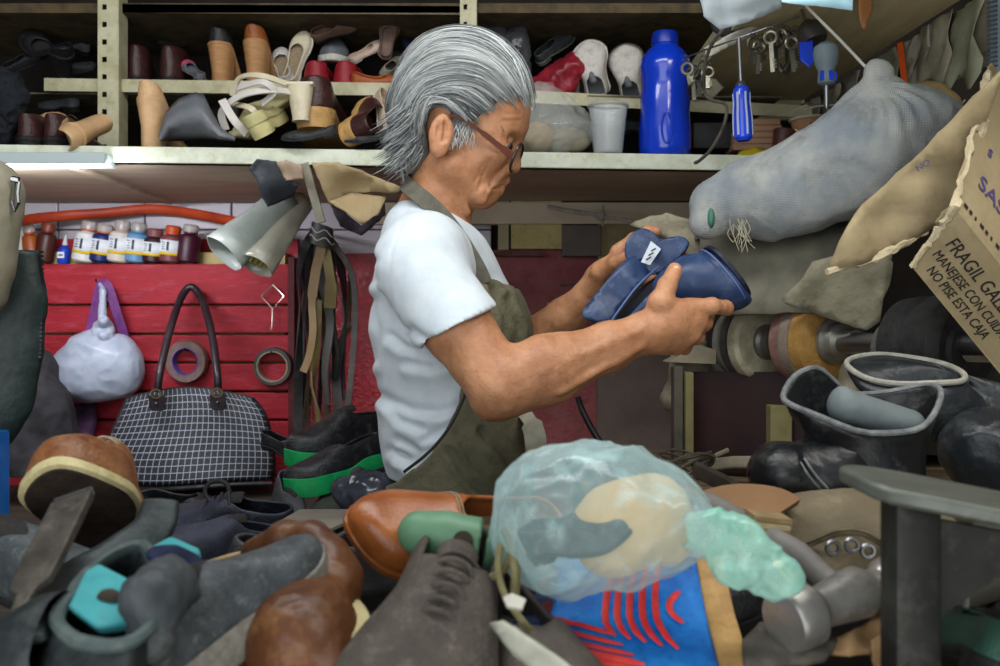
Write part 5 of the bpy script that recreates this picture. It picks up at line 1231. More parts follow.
# screwdrivers
def driver(label, top, bottom, hfrac, hc, bladeup, acc):
    t = thing('screwdriver', label, 'screwdriver'); a, b = P(*top), P(*bottom); d = b-a; L = d.length; ax = d.normalized()
    if bladeup:
        MB().lathe([(.0035, 0), (.0035, L*(1-hfrac)), ], a, ax, 10).build('blade', NTH, t); MB().lathe([(.006, 0), (.009, .004), (.009, .02), (.006, .024)], a+ax*L*(1-hfrac)*.90, ax, 12).build('collar', mat('driver_collar', '33373a', rough=.4, bump=0), t)
        o = a+ax*L*(1-hfrac); H = L*hfrac; n = 18; prof = [(.009, 0), (.0135, .006), (.0125, H*.3), (.0145, H*.6), (.0148, H*.94), (.010, H)]
    else:
        MB().lathe([(.0042, L*hfrac), (.004, L*.93), (.0018, L)], a, ax, 10).build('blade', NTH, t)
        o = a; H = L*hfrac; prof = [(.010, 0), (.0185, .006), (.0205, H*.25), (.018, H*.5), (.0125, H*.68), (.0135, H*.8), (.0135, H*.95), (.009, H)]
    hd = MB().lathe(prof, o, ax, 22).build('handle', hc, t)
    m2 = MB()
    for k_ in range(6):
        u = ax.orthogonal().normalized(); w_ = ax.cross(u); q = k_*PI/3; v_ = u*math.cos(q)+w_*math.sin(q)
        if bladeup: m2.tube([o+ax*(H*f)+v_*r for f, r in ((.12, .0125), (.3, .0122), (.6, .0142), (.9, .0142))], .0022, 6)
        elif k_ in (4, 5, 0): m2.tube([o+ax*(H*f)+v_*r for f, r in ((.70, .0122), (.8, .0135), (.92, .0135))], .0035, 6)
    m2.build('grip_inlay', acc, hd)
    return t
DB = mat('driver_blue', '1436b8', '1c46d0', scale=3, rough=.25, bump=0, coat=.4); DG = mat('driver_grey', '5d6a70', '6d7a80', scale=10, rough=.6, bump=.05); DW = mat('driver_clear', 'b9c4e0', rough=.2, bump=0, trans=.3)
driver('blue handled screwdriver hanging blade up in front of the bottle', (739, 38, 1.62), (743.5, 141, 1.62), .53, DB, True, DW)
driver('stubby grey and blue screwdriver hanging handle up by the string', (826, 43, 1.60), (826.5, 109, 1.60), .64, DG, False, DB)
t = thing('hanging_key_fob', 'blue plastic tag hanging beside the grey screwdriver', 'tag')
MB().plate(PP([(800, 42, 1.66), (813, 40, 1.66), (814, 62, 1.66), (810, 67, 1.66), (801, 60, 1.66)]), .008, (0, 1, 0)).build('tag_plate', DB, t, bevel=.001, smooth=False)
MB().tube(PP([(806, 42, 1.664), (805, 28, 1.67), (808, 18, 1.68)]), .0012, 5).build('tag_loop', NTH, t)
# keys on rings along the shelf front
KM = mat('key_metal', '8b8878', 'a8a492', scale=40, rough=.4, metal=.85, bump=.1); KD = mat('key_dark', '45433c', '5d5a50', scale=40, rough=.5, metal=.8, bump=.1)
KP = [(686, 62, 84), (692, 66, 100), (697, 70, 96), (703, 60, 92), (708, 66, 88), (754, 36, 66), (759, 40, 74), (764, 38, 62), (770, 30, 72), (776, 34, 70), (781, 28, 60), (786, 30, 76), (791, 36, 72), (796, 30, 64)]
for i, (px, y0, y1) in enumerate(KP):
    t = thing('hanging_key', 'small metal key hanging from a wire along the side shelf front', 'key', 'keys hanging along the side shelf'); Y = 1.70+.02*(i % 4)-(.0 if px > 740 else -.14)
    a = P(px, y0, Y); b = P(px+rng.uniform(-4, 4), y1, Y+rng.uniform(-.01, .01)); d = (b-a); L = d.length; ax = d.normalized(); m_ = (KM, KD)[i % 2]
    sd_ = ax.cross(Vector((.3*rng.uniform(-1, 1), 1, 0))).normalized()
    MB().tube([a+sd_*(.010*math.cos(q))+ax*(.012+.010*math.sin(q)) for q in np.linspace(0, 2*PI, 13)[:-1]], .0028, 6, closed=True).build('bow', m_, t)
    m2 = MB(); ribbon(m2, [a+ax*.02, a+ax*L*.7, a+ax*L], .007, .002, sd_.cross(ax)); 
    for q in (.72, .8, .88): m2.box(a+ax*L*q+sd_*.004, (.006, .002, .003))
    m2.build('shank', m_, t)
    MB().tube([a+Vector((.006*math.cos(q), .002*math.sin(q*2), .006*math.sin(q)+.002)) for q in np.linspace(0, 2*PI, 11)[:-1]], .0009, 5, closed=True).build('key_ring', NTH, t)
m2 = MB(); m2.tube(PP([(684, 58, 1.86), (705, 50, 1.80), (750, 34, 1.74), (800, 16, 1.70)]), .0018, 6); tag(m2.build('key_wire', NTH), 'thin steel wire strung along the side shelf front carrying keys', 'wire')
m2 = MB(); m2.tube(cat_rom(PP([(742, 10, 1.70), (716, 38, 1.72), (706, 60, 1.76), (704, 90, 1.80), (712, 100, 1.80), (726, 105, 1.80), (724, 125, 1.80), (712, 148, 1.78), (700, 160, 1.76), (695, 163, 1.75)]), 5), .0032, 7); tag(m2.build('black_cable', mat('dusty_cable', '35332e', '5b564a', scale=40, rough=.7)), 'black cable with bent bare end dangling past the shelf corner', 'cable')
t = thing('clip_lamp', 'small dark lamp head hanging among the keys', 'lamp')
MB().lathe([(.008, 0), (.02, .01), (.024, .035), (.021, .04)], P(806, 22, 1.68), (.3, -.3, -1), 16).build('lamp_shade', mat('lamp_dark', '23211f', '3a3733', rough=.5), t); MB().tube(PP([(806, 22, 1.68), (802, 10, 1.70), (796, 2, 1.74)]), .003, 6).build('arm', NTH, t)
for px, y0, y1, lab in ((700, 78, 100, 'bent grey metal bracket hanging left of the cable'), ):
    o = scrap('hanging_bracket', 'flat grey metal bracket hanging beside the black cable', [(702, 74), (716, 80), (724, 88), (712, 100), (704, 92)], 1.84, mat('dull_metal', '5c594c', '75715f', scale=20, rough=.6, metal=.5), .005, .003, cat='bracket', seed=41)
# pliers/pincers hanging
t = thing('hanging_pincers', 'dark pincers hanging open under the side shelf', 'pincers')
for s in (-1, 1): MB().tube(cat_rom(PP([(783+s*2, 30, 1.75), (783+s*6, 45, 1.75), (783+s*7, 60, 1.75), (783+s*1, 72, 1.75)]), 5), [.004]*12+[.006]*4, 8).build('handle', KD, t)
MB().ball(P(783, 31, 1.75), (.008, .005, .008), 8).build('pivot', KM, t)
# blue bottle, cup, plastic bag on the long shelf
def shY(px): return sfy(px)+.055
t = thing('drink_bottle', 'large opaque blue plastic bottle standing on the shelf end', 'bottle')
Y = 1.965; b = P(665, 0, Y); b.z = LZ; s = Y/1000; y0 = HOR-(b.z-CAMZ)/Y*1000; H = (y0-33)*s
pr = [(22, 0), (25, 2), (26, 10), (26, 30), (24.5, 44), (25, 58), (23, 68), (23.5, 78), (25.5, 90), (24, 98), (19, 106), (13, 111), (12.5, 113)]
MB().lathe([(r*s, h*s*H/s/125) for r, h in pr], b, UZ, 36, 1.0).build('body', mat('bottle_blue', '0b2fa6', '1038b8', scale=2, rough=.22, bump=0, coat=.5), t, edge=60)
MB().lathe([(12.5*s, H*112/125), (13.5*s, H*113/125), (13.5*s, H*121/125), (12*s, H)], b, UZ, 28).build('cap', mat('cap_blue', '0a2688', rough=.35, bump=0), t)
MB().tube([b+Vector((.010*math.sin(q)-.005, -.0255*s*1000/1.0*1.0/1.0-.002, .050+.030*math.cos(q))) for q in np.linspace(.3, 2*PI-.3, 24)], .002, 6).build('drop_emboss', MATS['bottle_blue'], t)
t = thing('plastic_cup', 'empty clear plastic cup on the shelf beside the blue bottle', 'cup')
Y = 1.93; b = P(608, 0, Y); b.z = LZ; s = Y/1000
MCUP = mat('cup_plastic', 'c6cbcb', rough=.15, bump=0, alpha=.3)
MB().lathe([(14*s, .001), (14.5*s, .003), (19.5*s, 48*s), (19.2*s, 48*s), (14*s, .004), (.001, .004)], b, UZ, 32).build('cup_wall', MCUP, t); MB().lathe([(20*s, 46.5*s), (21*s, 48*s), (20*s, 49.5*s), (19*s, 48*s), (20*s, 46.5*s)], b, UZ, 32, cap=False).build('rim', mat('cup_rim', 'aeb3b3', rough=.3, bump=0, trans=.3), t)
t = thing('clear_plastic_bag', 'clear plastic bag of small parts slumped between the face and the cup', 'bag')
F = Field((P(510, 0, 1.9).x, 1.85, LZ-.01), (P(605, 0, 1.95).x, 2.05, P(0, 82, 1.95).z), .0034)
F.ell(Vector((P(552, 0, 1.94).x, 1.945, LZ+.05)), (.080, .055, .05), .02); F.ell(P(545, 115, 1.95), (.05, .035, .05), .03); F.cone(P(548, 112, 1.95), P(540, 92, 1.96), .03, .012, .02); F.half((0, 0, LZ), (0, 0, -1))
F.build('film', mat('clear_film', 'b9bbb4', 'd0d1ca', scale=8, rough=.12, bump=.5, bscale=30, alpha=.28), t, 1, crinkle(.006, 22, .003, 45))
MB().ball(Vector((P(568, 0, 1.94).x, 1.94, LZ+.030)), (.042, .03, .026), 10).build('bag_contents', mat('putty_lump', '6b6656', '857f6c', scale=15, rough=.8), t, noi=(.005, 30))
MB().ball(Vector((P(538, 0, 1.94).x, 1.945, LZ+.036)), (.032, .03, .032), 10).build('bag_contents', mat('tan_lump', '8b7450', 'a58d66', scale=15, rough=.8), t, noi=(.005, 30))
# red wrapper and clear bags on the tier
F = Field((P(525, 0, 2.2).x, 2.10, P(0, 105, 2.2).z), (P(590, 0, 2.2).x, 2.26, P(0, 52, 2.2).z), .004)
F.cone(P(540, 88, 2.18), P(575, 66, 2.18), .022, .024, .02); F.cone(P(548, 92, 2.17), P(568, 84, 2.18), .016, .018, .02)
tag(F.build('red_wrapper', mat('red_wrapper', '6e1622', '9a2a38', scale=15, rough=.35, bump=.3), None, 1, crinkle(.008, 22, .004, 50)), 'crumpled dark red plastic wrapper on the rack tier', 'wrapper')
for k_, (px, py, lab) in enumerate(((492, 40, 'clear wrapped bundle nearest the slotted post above the hair'), (514, 40, 'clear wrapped bundle with dark straps above the hair'))):
    F = Field((P(px-16, 0, 2.2).x, 2.14, UT-.01), (P(px+16, 0, 2.2).x, 2.26, P(0, 10, 2.2).z), .004)
    F.cone(P(px, 80, 2.20), P(px+2, 45, 2.2), .03, .026, .02); F.cone(P(px+2, 45, 2.2), P(px+6, 20, 2.2), .02, .010, .02)
    tag(F.build('wrapped_bundle', mat('dark_wrap', '2f3033', '55585c', scale=14, rough=.18, bump=.5, bscale=40), None, 1, crinkle(.008, 22, .004, 45)), lab, 'bundle')
# deep corner of the long shelf
o = MB().box(P(712, 140, 2.14), (.10, .10, .055), bev=.004); tag(o.build('black_tin', mat('black_tin', '1c1c1d', '2d2d2e', rough=.5)), 'low black tin box behind the hanging blue screwdriver', 'tin')
for i in range(5):
    tag(MB().box(P(754, 150-6.2*i, 2.10)+Vector((.002*math.sin(i*3), 0, 0)), (.105-.003*i, .07, .0125), bev=.001).build('wood_offcut', mat('offcut_pinkish', '85624a', '9d7a60', scale=12, rough=.8, bump=.3, stretch=(1, 8, 8))), ['lowest thin wood offcut of the pile at the shelf end', 'second lowest thin wood offcut of the pile', 'middle thin wood offcut of the pile at the shelf end', 'second highest thin wood offcut of the pile', 'topmost thin wood offcut of the pile behind the screwdriver'][i], 'wood offcut', 'offcuts piled at the shelf end')
scrap('yellow_cloth', 'bright yellow cloth lying on the shelf in front of the wood offcuts', [(734, 158), (742, 150), (756, 147), (768, 150), (771, 158)], lambda u, v: 1.99+.05*(1-v), mat('yellow_cloth', 'b9a512', 'd6c21e', scale=10, rough=.7), .02, .006, cat='cloth', seed=51)
MB_ = MB().lathe([(.024, 0), (.026, .008), (.021, .03), (.024, .055), (.023, .06)], P(781, 160, 2.00), (.15, 0, 1), 22); tag(MB_.build('wooden_bobbin', mat('bobbin_brown', '3d1f1a', '53302a', scale=10, rough=.5)), 'dark red-brown wooden bobbin beside the tan spool', 'bobbin')
t = thing('thread_spool', 'tan cardboard spool with pale rim at the shelf end', 'spool')
b = P(810, 158, 2.02); MB().lathe([(.034, 0), (.034, .055), (.030, .06), (.032, .075)], b, (-.08, 0, 1), 26).build('tube', mat('spool_tan', '93684a', 'a67b5a', scale=10, rough=.6), t); MB().lathe([(.032, .074), (.036, .077), (.036, .081), (.026, .083), (.026, .074)], b, (-.08, 0, 1), 26).build('rim', mat('spool_rim', 'a99e84', rough=.7, bump=0), t); MB().lathe([(.004, 0), (.004, .003)], b+Vector((-.008, -.036, .06)), (0, -1, 0), 10).build('hole', mat('hole_dark', '15100c', rough=.9, bump=0), t)
MB_ = MB().lathe([(.012, 0), (.013, .01), (.008, .022), (.002, .024)], P(778, 160, 1.94), (0, 0, 1), 14); tag(MB_.build('green_stopper', mat('green_cap', '2c8f52', rough=.5, bump=0)), 'small green cap in front of the bobbin', 'cap')
# ---- woven sack hung by a string
t = thing('woven_sack', 'dusty white woven sack lying on the machine hood, neck hung by string', 'sack')
F = Field((P(680, 0, 1.62).x, 1.38, P(0, 245, 1.6).z), (P(975, 0, 1.5).x, 1.78, P(0, 70, 1.55).z), .0046)
F.chain([P(722, 208, 1.60), P(760, 198, 1.58), P(800, 188, 1.56), (P(850, 165, 1.55)), P(880, 142, 1.54)], [.040, .052, .060, .070, .072], .03)
F.chain([P(880, 142, 1.54), P(910, 130, 1.55), P(938, 136, 1.55)], [.070, .062, .035], .03)
F.chain([P(895, 130, 1.54), P(885, 105, 1.53), P(876, 86, 1.52)], [.060, .036, .010], .03)
F.cone(P(876, 86, 1.52), P(880, 76, 1.52), .010, .020, .008, sq=((0, 1, 0), .6)); F.cone(P(712, 214, 1.60), P(706, 222, 1.59), .030, .024, .02)
def sackfn(V, Q):
    N = vnormals(V, Q); px = V[:, 0]/V[:, 1]*1000+500; pz = HOR-(V[:, 2]-CAMZ)/V[:, 1]*1000
    a = .011*(1-2*np.abs(vnoise(V, 8, 5)))+.0022*(1-2*np.abs(vnoise(V, 28, 6)))
    ang = np.arctan2(pz-78, px-876); rad = np.hypot(pz-78, px-876)
    a += np.where(rad < 90, .0045*np.sin(ang*22+2*np.sin(rad*.05))*np.clip(1-rad/90, 0, 1)*np.clip((rad-14)/20, 0, 1), 0)
    return V+N*a[:, None]
m = mat('woven_polypropylene', '7f878d', 'b8b7ad', scale=7, rough=.7, bump=0, c3='6f6a58'); nt = m.node_tree; bs = nt.nodes['Principled BSDF']
wv = nt.nodes.new('ShaderNodeTexWave'); wv.inputs['Scale'].default_value = 130; wv.inputs['Distortion'].default_value = 1.5; wv2 = nt.nodes.new('ShaderNodeTexWave'); wv2.bands_direction = 'Z'; wv2.inputs['Scale'].default_value = 130; wv2.inputs['Distortion'].default_value = 1.5
tc = nt.nodes.new('ShaderNodeTexCoord'); [nt.links.new(tc.outputs['Object'], q.inputs[0]) for q in (wv, wv2)]
ad = nt.nodes.new('ShaderNodeMath'); ad.operation = 'MULTIPLY'; nt.links.new(wv.outputs['Fac'], ad.inputs[0]); nt.links.new(wv2.outputs['Fac'], ad.inputs[1])
bp = nt.nodes.new('ShaderNodeBump'); bp.inputs['Strength'].default_value = .5; bp.inputs['Distance'].default_value = .003; nt.links.new(ad.outputs[0], bp.inputs['Height']); nt.links.new(bp.outputs[0], bs.inputs['Normal'])
sk = F.build('sack_body', m, t, 1, sackfn)
MB().tube([P(877, 84, 1.52)+Vector((.013*math.cos(q), .011*math.sin(q), .004*math.sin(q*2))) for q in np.linspace(0, 4*PI, 40)], .0025, 6).build('neck_tie', mat('white_string', 'b9b6ac', rough=.8, bump=.1), t)
m2 = MB()
for i in range(16):
    p = P(735+rng.uniform(-6, 14), 222+rng.uniform(-4, 4), 1.545); d = Vector((rng.uniform(-.012, .012), -.01, -.03)); m2.tube(cat_rom([p, p+d*.5+Vector((rng.uniform(-.01, .01), 0, 0)), p+d*rng.uniform(.8, 1.6)], 3), .0006, 4)
m2.build('loose_threads', mat('thread', 'a29c86', rough=.9, bump=0), t)
MB().ball(P(711, 218, 1.567), (.006, .008, .016), 8).build('green_patch', mat('green_patch', '2f5a46', '477560', rough=.6), t)
m2 = MB(); m2.tube(PP([(876, 78, 1.52), (840, 40, 1.55), (804, 4, 1.60), (790, -12, 1.62)]), .0024, 6); tag(m2.build('sack_string', mat('white_string', 'b9b6ac')), 'pale string running from the sack neck up to the side shelf', 'string')
# beige cap behind the sack neck
F = Field((P(885, 0, 1.65).x, 1.56, P(0, 150, 1.65).z), (P(970, 0, 1.65).x, 1.72, P(0, 78, 1.65).z), .004); F.ell(P(925, 120, 1.64), (.055, .045, .055), .01); F.ell(P(905, 105, 1.64), (.03, .03, .02), .02)
tag(F.build('foam_lump', mat('tan_foam', '9a8457', 'b49c6c', scale=12, rough=.9, bump=.4), None, 1, crinkle(.006, 16, .003, 40)), 'rounded tan foam piece sticking up behind the sack neck', 'foam')
F = Field((P(845, 0, 1.7).x, 1.60, P(0, 130, 1.7).z), (P(885, 0, 1.7).x, 1.72, P(0, 92, 1.7).z), .004); F.ell(P(866, 115, 1.66), (.018, .02, .035), .01)
tag(F.build('yellow_foam_lump', mat('yellow_foam', '9c9450', 'b5ac68', scale=12, rough=.9, bump=.4), None, 1, crinkle(.004, 20, .002, 40)), 'small yellowish foam piece behind the gathered sack', 'foam')
m2 = MB()
for k_ in range(9):
    a = P(rng.uniform(790, 850), rng.uniform(105, 150), 1.85); pts = [a]; 
    for q in range(4): pts.append(pts[-1]+Vector((rng.uniform(-.02, .035), rng.uniform(-.01, .01), rng.uniform(-.02, .02))))
    m2.tube(cat_rom(pts, 4), .0016, 5)
for k_ in range(7):
    a = P(rng.uniform(945, 975), rng.uniform(125, 140), 1.62); pts = [a]
    for q in range(3): pts.append(pts[-1]+Vector((rng.uniform(-.02, .02), 0, rng.uniform(0, .03))))
    m2.tube(cat_rom(pts, 4), .0015, 5)
o = m2.build('tangled_string', mat('pale_string', 'a5a08c', rough=.9, bump=0)); tag(o, 'tangle of pale strings hanging in the dark behind the sack', 'string', kind='stuff')
# ---- cardboard box with its torn flap
CB = mat('cardboard', '8f7f5f', 'a39271', scale=9, rough=.85, bump=.25, bscale=90, c3='7d6e50'); CBE = mat('cardboard_edge', 'ab9c7c', 'bcae90', scale=60, rough=.9, bump=.5)
PR = mat('print_black', '1d1a1c', rough=.8, bump=0); PRB = mat('print_violet', '4b4370', rough=.8, bump=0)
t = thing('cardboard_box', 'open cardboard box printed FRAGIL lying tilted over the big wheel, torn edges', 'box')
A, Bp, Cp = P(988, 72, 1.30), P(953, 209, 1.17), P(914, 266, 1.21)
Bp = P(955, 208, 1.16); D = (P(1030, 284, 1.16)-Bp); D = D.normalized()*.20+Vector((0, .05, 0))
rg = random.Random(2)
def torn(a, b, n, amp, dirn):
    return [a+(b-a)*(i/n)+dirn.normalized()*rg.uniform(-amp, amp)*(0 if i in (0, n) else 1) for i in range(n+1)]
def panel(a, b, nm, th, nrm):
    e = torn(a, b, 26, .0035, D); pts = e+[b+D, a+D]; return MB().plate(pts, th, nrm).build(nm, CB, t, smooth=False)
n1 = (Bp-A).cross(D).normalized(); n1 = n1 if n1.y > 0 else -n1; n2 = (Cp-Bp).cross(D).normalized(); n2 = n2 if n2.y > 0 else -n2
p1 = panel(A, Bp, 'upper_panel', .004, n1); p2 = panel(Bp, Cp, 'lower_panel', .004, n2)
E_ = Cp+Vector((.03, .05, .02))
panel(Cp, E_, 'under_panel', .004, (0, 0, -1)); panel(A, A+Vector((.03, .05, .02)), 'top_panel', .004, (0, 0, 1))
m2 = MB(); m2.tube(torn(A, Bp, 30, .003, D)+torn(Bp, Cp, 16, .003, D)[1:], [.0045*rg.uniform(.7, 1.4) for _ in range(47)], 6); m2.build('torn_edge', CBE, t, noi=(.003, 90))
def on_panel(o, xdir, nrm):                                    # text matrix: x along the panel, readable from the camera side
    X = xdir.normalized(); Z = -nrm; Yv = Z.cross(X).normalized(); M = Matrix.Identity(4)
    for i in range(3): M[i][0], M[i][1], M[i][2], M[i][3] = X[i], Yv[i], Z[i], o[i]
    return M
dn = (Cp-Bp)
for s_, f, off, sz in (('FRAGIL GALETAS', .44, .016, .0235), ('MANEJESE CON CUIDADO', .68, .010, .0165), ('NO PISE ESTA CAJA', .90, .016, .0165)):
    text_obj('lettering', s_, on_panel(Bp+dn*f+D.normalized()*off-n2*.0012, D, n2)@Matrix.Diagonal((.85, 1, 1, 1)), sz, PR, p2)
text_obj('lettering', 'SAS', on_panel(A.lerp(Bp, .74)+D.normalized()*.026-n1*.0012, D, n1), .034, PRB, p1); text_obj('lettering', 'S', on_panel(A.lerp(Bp, .50)+D.normalized()*.03-n1*.0012, D, n1), .020, PRB, p1)
m2 = MB(); q0 = A.lerp(Bp, .93)-n1*.0012
for i in range(9): m2.plate([q0+D.normalized()*(.012+.011*i+e)+(Bp-A).normalized()*f for e, f in ((0, -.003), (.007-.002*(i % 3), -.003), (.007-.002*(i % 3), .002), (0, .002))], .0004, -n1)
m2.build('print_marks', PR, p1, smooth=False)
# flap
fl = [(828, 271), (836, 252), (848, 224), (862, 204), (890, 180), (925, 148), (960, 112), (990, 80), (1004, 66), (990, 108), (972, 165), (964, 196), (938, 222), (905, 244), (870, 260)]
fo = scrap('flap', None, fl, lambda u, v: 1.30-.10*u*(1-v)+.02*v, CB, .02, .005, seed=61, n=22); fo.parent = t
e = PP([(a, b, 1.30-.10*((a-828)/176)*(1-(b-66)/205)+.02*((b-66)/205)-.004) for a, b in [(828, 271), (870, 260), (905, 244), (938, 222), (964, 196), (972, 165), (985, 120)]])
MB().tube(cat_rom(e, 8), .0045, 6).build('torn_edge', CBE, fo, noi=(.005, 80))
text_obj('lettering', 'NO', on_panel(P(918, 172, 1.228), P(960, 145, 1.21)-P(918, 172, 1.228), Vector((0, 1, 0))), .011, PRB, fo)
# ---- finishing machine
mch = thing('finishing_machine', 'dusty shoe finishing machine with a row of abrasive wheels under a grey hood', 'machine')
DU = mat('dusty_metal', '57544a', '8a8674', scale=6, rough=.85, bump=.35, bscale=60, c3='5c574a'); DUP = mat('dust_pale', '8d8570', 'a39b84', scale=14, rough=.95, bump=.8, bscale=80)
rows = []
for (pl, pr_) in (((700, 238, 1.72), (895, 216, 1.58)), ((702, 262, 1.68), (893, 250, 1.54)), ((705, 290, 1.66), (888, 285, 1.52)), ((704, 316, 1.655), (876, 312, 1.515))):
    a, b = P(*pl), P(*pr_); rows.append([a.lerp(b, i/12)+Vector((0, .012*noise.noise(Vector((i*.7, pl[1]*.03, 2))), .004*noise.noise(Vector((i*1.7, pl[1]*.03, 5))))) for i in range(13)])
MB().grid(rows).build('hood', DU, mch, solid=.006, edge=180)
MB().plate([P(700, 238, 1.72), P(895, 216, 1.58), P(905, 222, 1.58)+Vector((0, .35, 0)), P(700, 238, 1.72)+Vector((-.02, .35, 0))], .006, (0, 0, 1)).build('hood_top', DU, mch, smooth=False)
o = scrap('dust_cloth', None, [(812, 262), (850, 252), (880, 250), (893, 262), (890, 285), (882, 300), (880, 322), (868, 331), (845, 324), (815, 313), (790, 306), (780, 300), (800, 280)], lambda u, v: 1.512+.035*(1-u), mat('dusty_cloth', '6e6956', '8e8873', scale=10, rough=.95, bump=.8, bscale=80, c3='5f5a49'), .02, .006, seed=71); o.parent = mch
o = scrap('dust_crust', None, [(632, 226), (650, 218), (668, 213), (690, 219), (702, 230), (706, 250), (700, 264), (688, 254), (676, 240), (655, 234)], 1.78, DUP, .03, .01, seed=72); o.parent = mch
ax = Vector((.50, -.866, 0)).normalized(); ax.z = .0; a0 = P(756, 342, 1.72)
RB = lambda n, a, b, **k: mat(n, a, b, scale=50, rough=.7, bump=.4, **k)
def wheel(nm, c, prof, m_, n=48): return MB().lathe(prof, c, ax, n).build(nm, m_, mch, edge=35)
s = 1.74/1000
wheel('axle', a0-ax*.06, [(.016, 0), (.016, .66)], NTH, 24)
wheel('buffing_wheel', a0-ax*.048, [(.040, 0), (.060, .004), (.062, .018), (.056, .020), (.056, .026)], RB('wheel_grey', '77746a', '8e8b80'))
wheel('abrasive_band', a0-ax*.022, [(.058, 0), (.0665, .003), (.0665, .016), (.058, .018)], RB('wheel_dark', '3a3836', '4c4a46'))
wheel('buffing_wheel', a0-ax*.004, [(.060, 0), (.0665, .004), (.066, .020), (.060, .026), (.042, .027)], RB('wheel_cream', 'a59d82', 'c4bca2'))
wheel('clamp_washer', a0+ax*.022, [(.030, 0), (.030, .008), (.024, .012), (.022, .022), (.014, .026)], mat('worn_steel', '86847d', 'a3a199', scale=30, rough=.4, metal=.8, bump=.1))
wheel('locking_nut', a0+ax*.056, [(.014, 0), (.015, .002), (.015, .02), (.018, .022), (.018, .034), (.012, .036)], MATS['worn_steel'], 6)
a1 = P(822, 341, 1.60)
wheel('sanding_wheel', a1-ax*.055, [(.050, 0), (.066, .004), (.068, .022), (.064, .024)], RB('wheel_pinkish', '7a5a50', '967468'))
wheel('sanding_wheel', a1-ax*.031, [(.064, 0), (.069, .002), (.069, .020), (.065, .022)], RB('wheel_taupe', '76695c', '8c7e70'))
wheel('sanding_wheel', a1-ax*.009, [(.065, 0), (.069, .002), (.068, .022), (.060, .026), (.042, .027)], RB('wheel_orange', '8f6a34', 'a88146'))
wheel('clamp_washer', a1+ax*.018, [(.036, 0), (.036, .008), (.030, .012), (.028, .022), (.020, .028), (.018, .05)], MATS['worn_steel'])
a2 = P(955, 350, 1.40)
wheel('rubber_drum', a2-ax*.115, [(.025, 0), (.040, .004), (.040, .03), (.036, .034)], RB('drum_grey', '4a4944', '5d5c56'))
wheel('rubber_drum', a2-ax*.08, [(.05, 0), (.074, .006), (.077, .036), (.070, .042), (.070, .052), (.078, .056), (.080, .090), (.070, .098), (.062, .100), (.060, .094), (.040, .094), (.036, .100), (.016, .100)], RB('drum_black', '1e1e1e', '2e2d2c'), 64)
m2 = MB(); pr2 = []
for i in range(28): pr2 += [(.0145, .004*i), (.0165, .004*i+.002)]
m2.lathe(pr2, a2+ax*.02, ax, 24); m2.build('threaded_spindle', mat('bright_steel', '9a978c', 'b0ada2', scale=30, rough=.4, metal=.7, bump=.1), mch)
wheel('spindle_nut', a2+ax*.135, [(.026, 0), (.028, .003), (.028, .03), (.024, .034)], MATS['bright_steel'], 8)
# bearing blocks, frame, front plate
for (px, py, Y) in ((852, 352, 1.62), (690, 350, 1.80)):
    F = Field(tuple(P(px, py, Y)-Vector((.08, .08, .13))), tuple(P(px, py, Y)+Vector((.08, .08, .07))), .005); F.cone(P(px, py-6, Y), P(px, py+22, Y), .026, .034, .02); F.ell(P(px, py+48, Y), (.05, .045, .03), .03); F.build('bearing_block', DUP, mch, 1, crinkle(.004, 25, .002, 60))
def mbar(px, y0, y1, Y, w_, m_, nm='frame_post'): a, b = P(px, y0, Y), P(px, y1, Y); return MB().box((a+b)/2, (w_, .03, abs(a.z-b.z)), bev=.002).build(nm, m_, mch, smooth=False)
mbar(677, 366, 470, 1.70, .016, mat('frame_metal', '4a463e', '605b50', scale=20, rough=.7)); mbar(688, 372, 470, 1.69, .014, mat('frame_yellow', '77704a', '8c845a', scale=20, rough=.8)); mbar(779, 405, 470, 1.66, .036, MATS['frame_yellow'])
MB().box((P(720, 0, 1.8).x, 1.815, P(0, 368, 1.8).z), (.12, .03, .012)).build('frame_rail', DU, mch, smooth=False)
MB().plate([P(668, 362, 1.72), P(700, 345, 1.72), P(716, 350, 1.72), P(716, 364, 1.72)], .06, (0, 1, 0)).build('side_plate', DUP, mch, smooth=False)
MB().plate(PP([(690, 372, 1.74), (870, 372, 1.60), (870, 474, 1.60), (690, 470, 1.74)]), .01, (.1, 1, 0)).build('front_plate', mat('oxblood_plate', '1f0f0f', '351818', scale=5, rough=.6, bump=.2), mch, smooth=False)
MB().box((.86, 1.95, .62), (.90, .50, .70)).build('cabinet', mat('machine_cabinet', '24211e', '35302a', scale=5, rough=.8), mch, smooth=False) if 0 else None
MB().box((.82, 1.98, 1.18), (.80, .36, .30)).build('cabinet', mat('machine_cabinet', '24211e', '35302a', scale=5, rough=.8), mch, smooth=False)
# bench the machine stands on
tb = thing('machine_bench', 'rough plank bench in front of the finishing machine', 'bench')
zt_ = 1.005
for i in range(7):
    MB().box((.66, 1.06+.165*i, zt_-.018+.002*math.sin(i*4)), (1.06, .160, .036), bev=.003).build('plank', M_wood, tb, smooth=False)
for x in (.18, 1.14):
    for y in (1.05, 2.08): MB().box((x, y, .485), (.06, .06, .965)).build('leg', M_wood, tb, smooth=False)
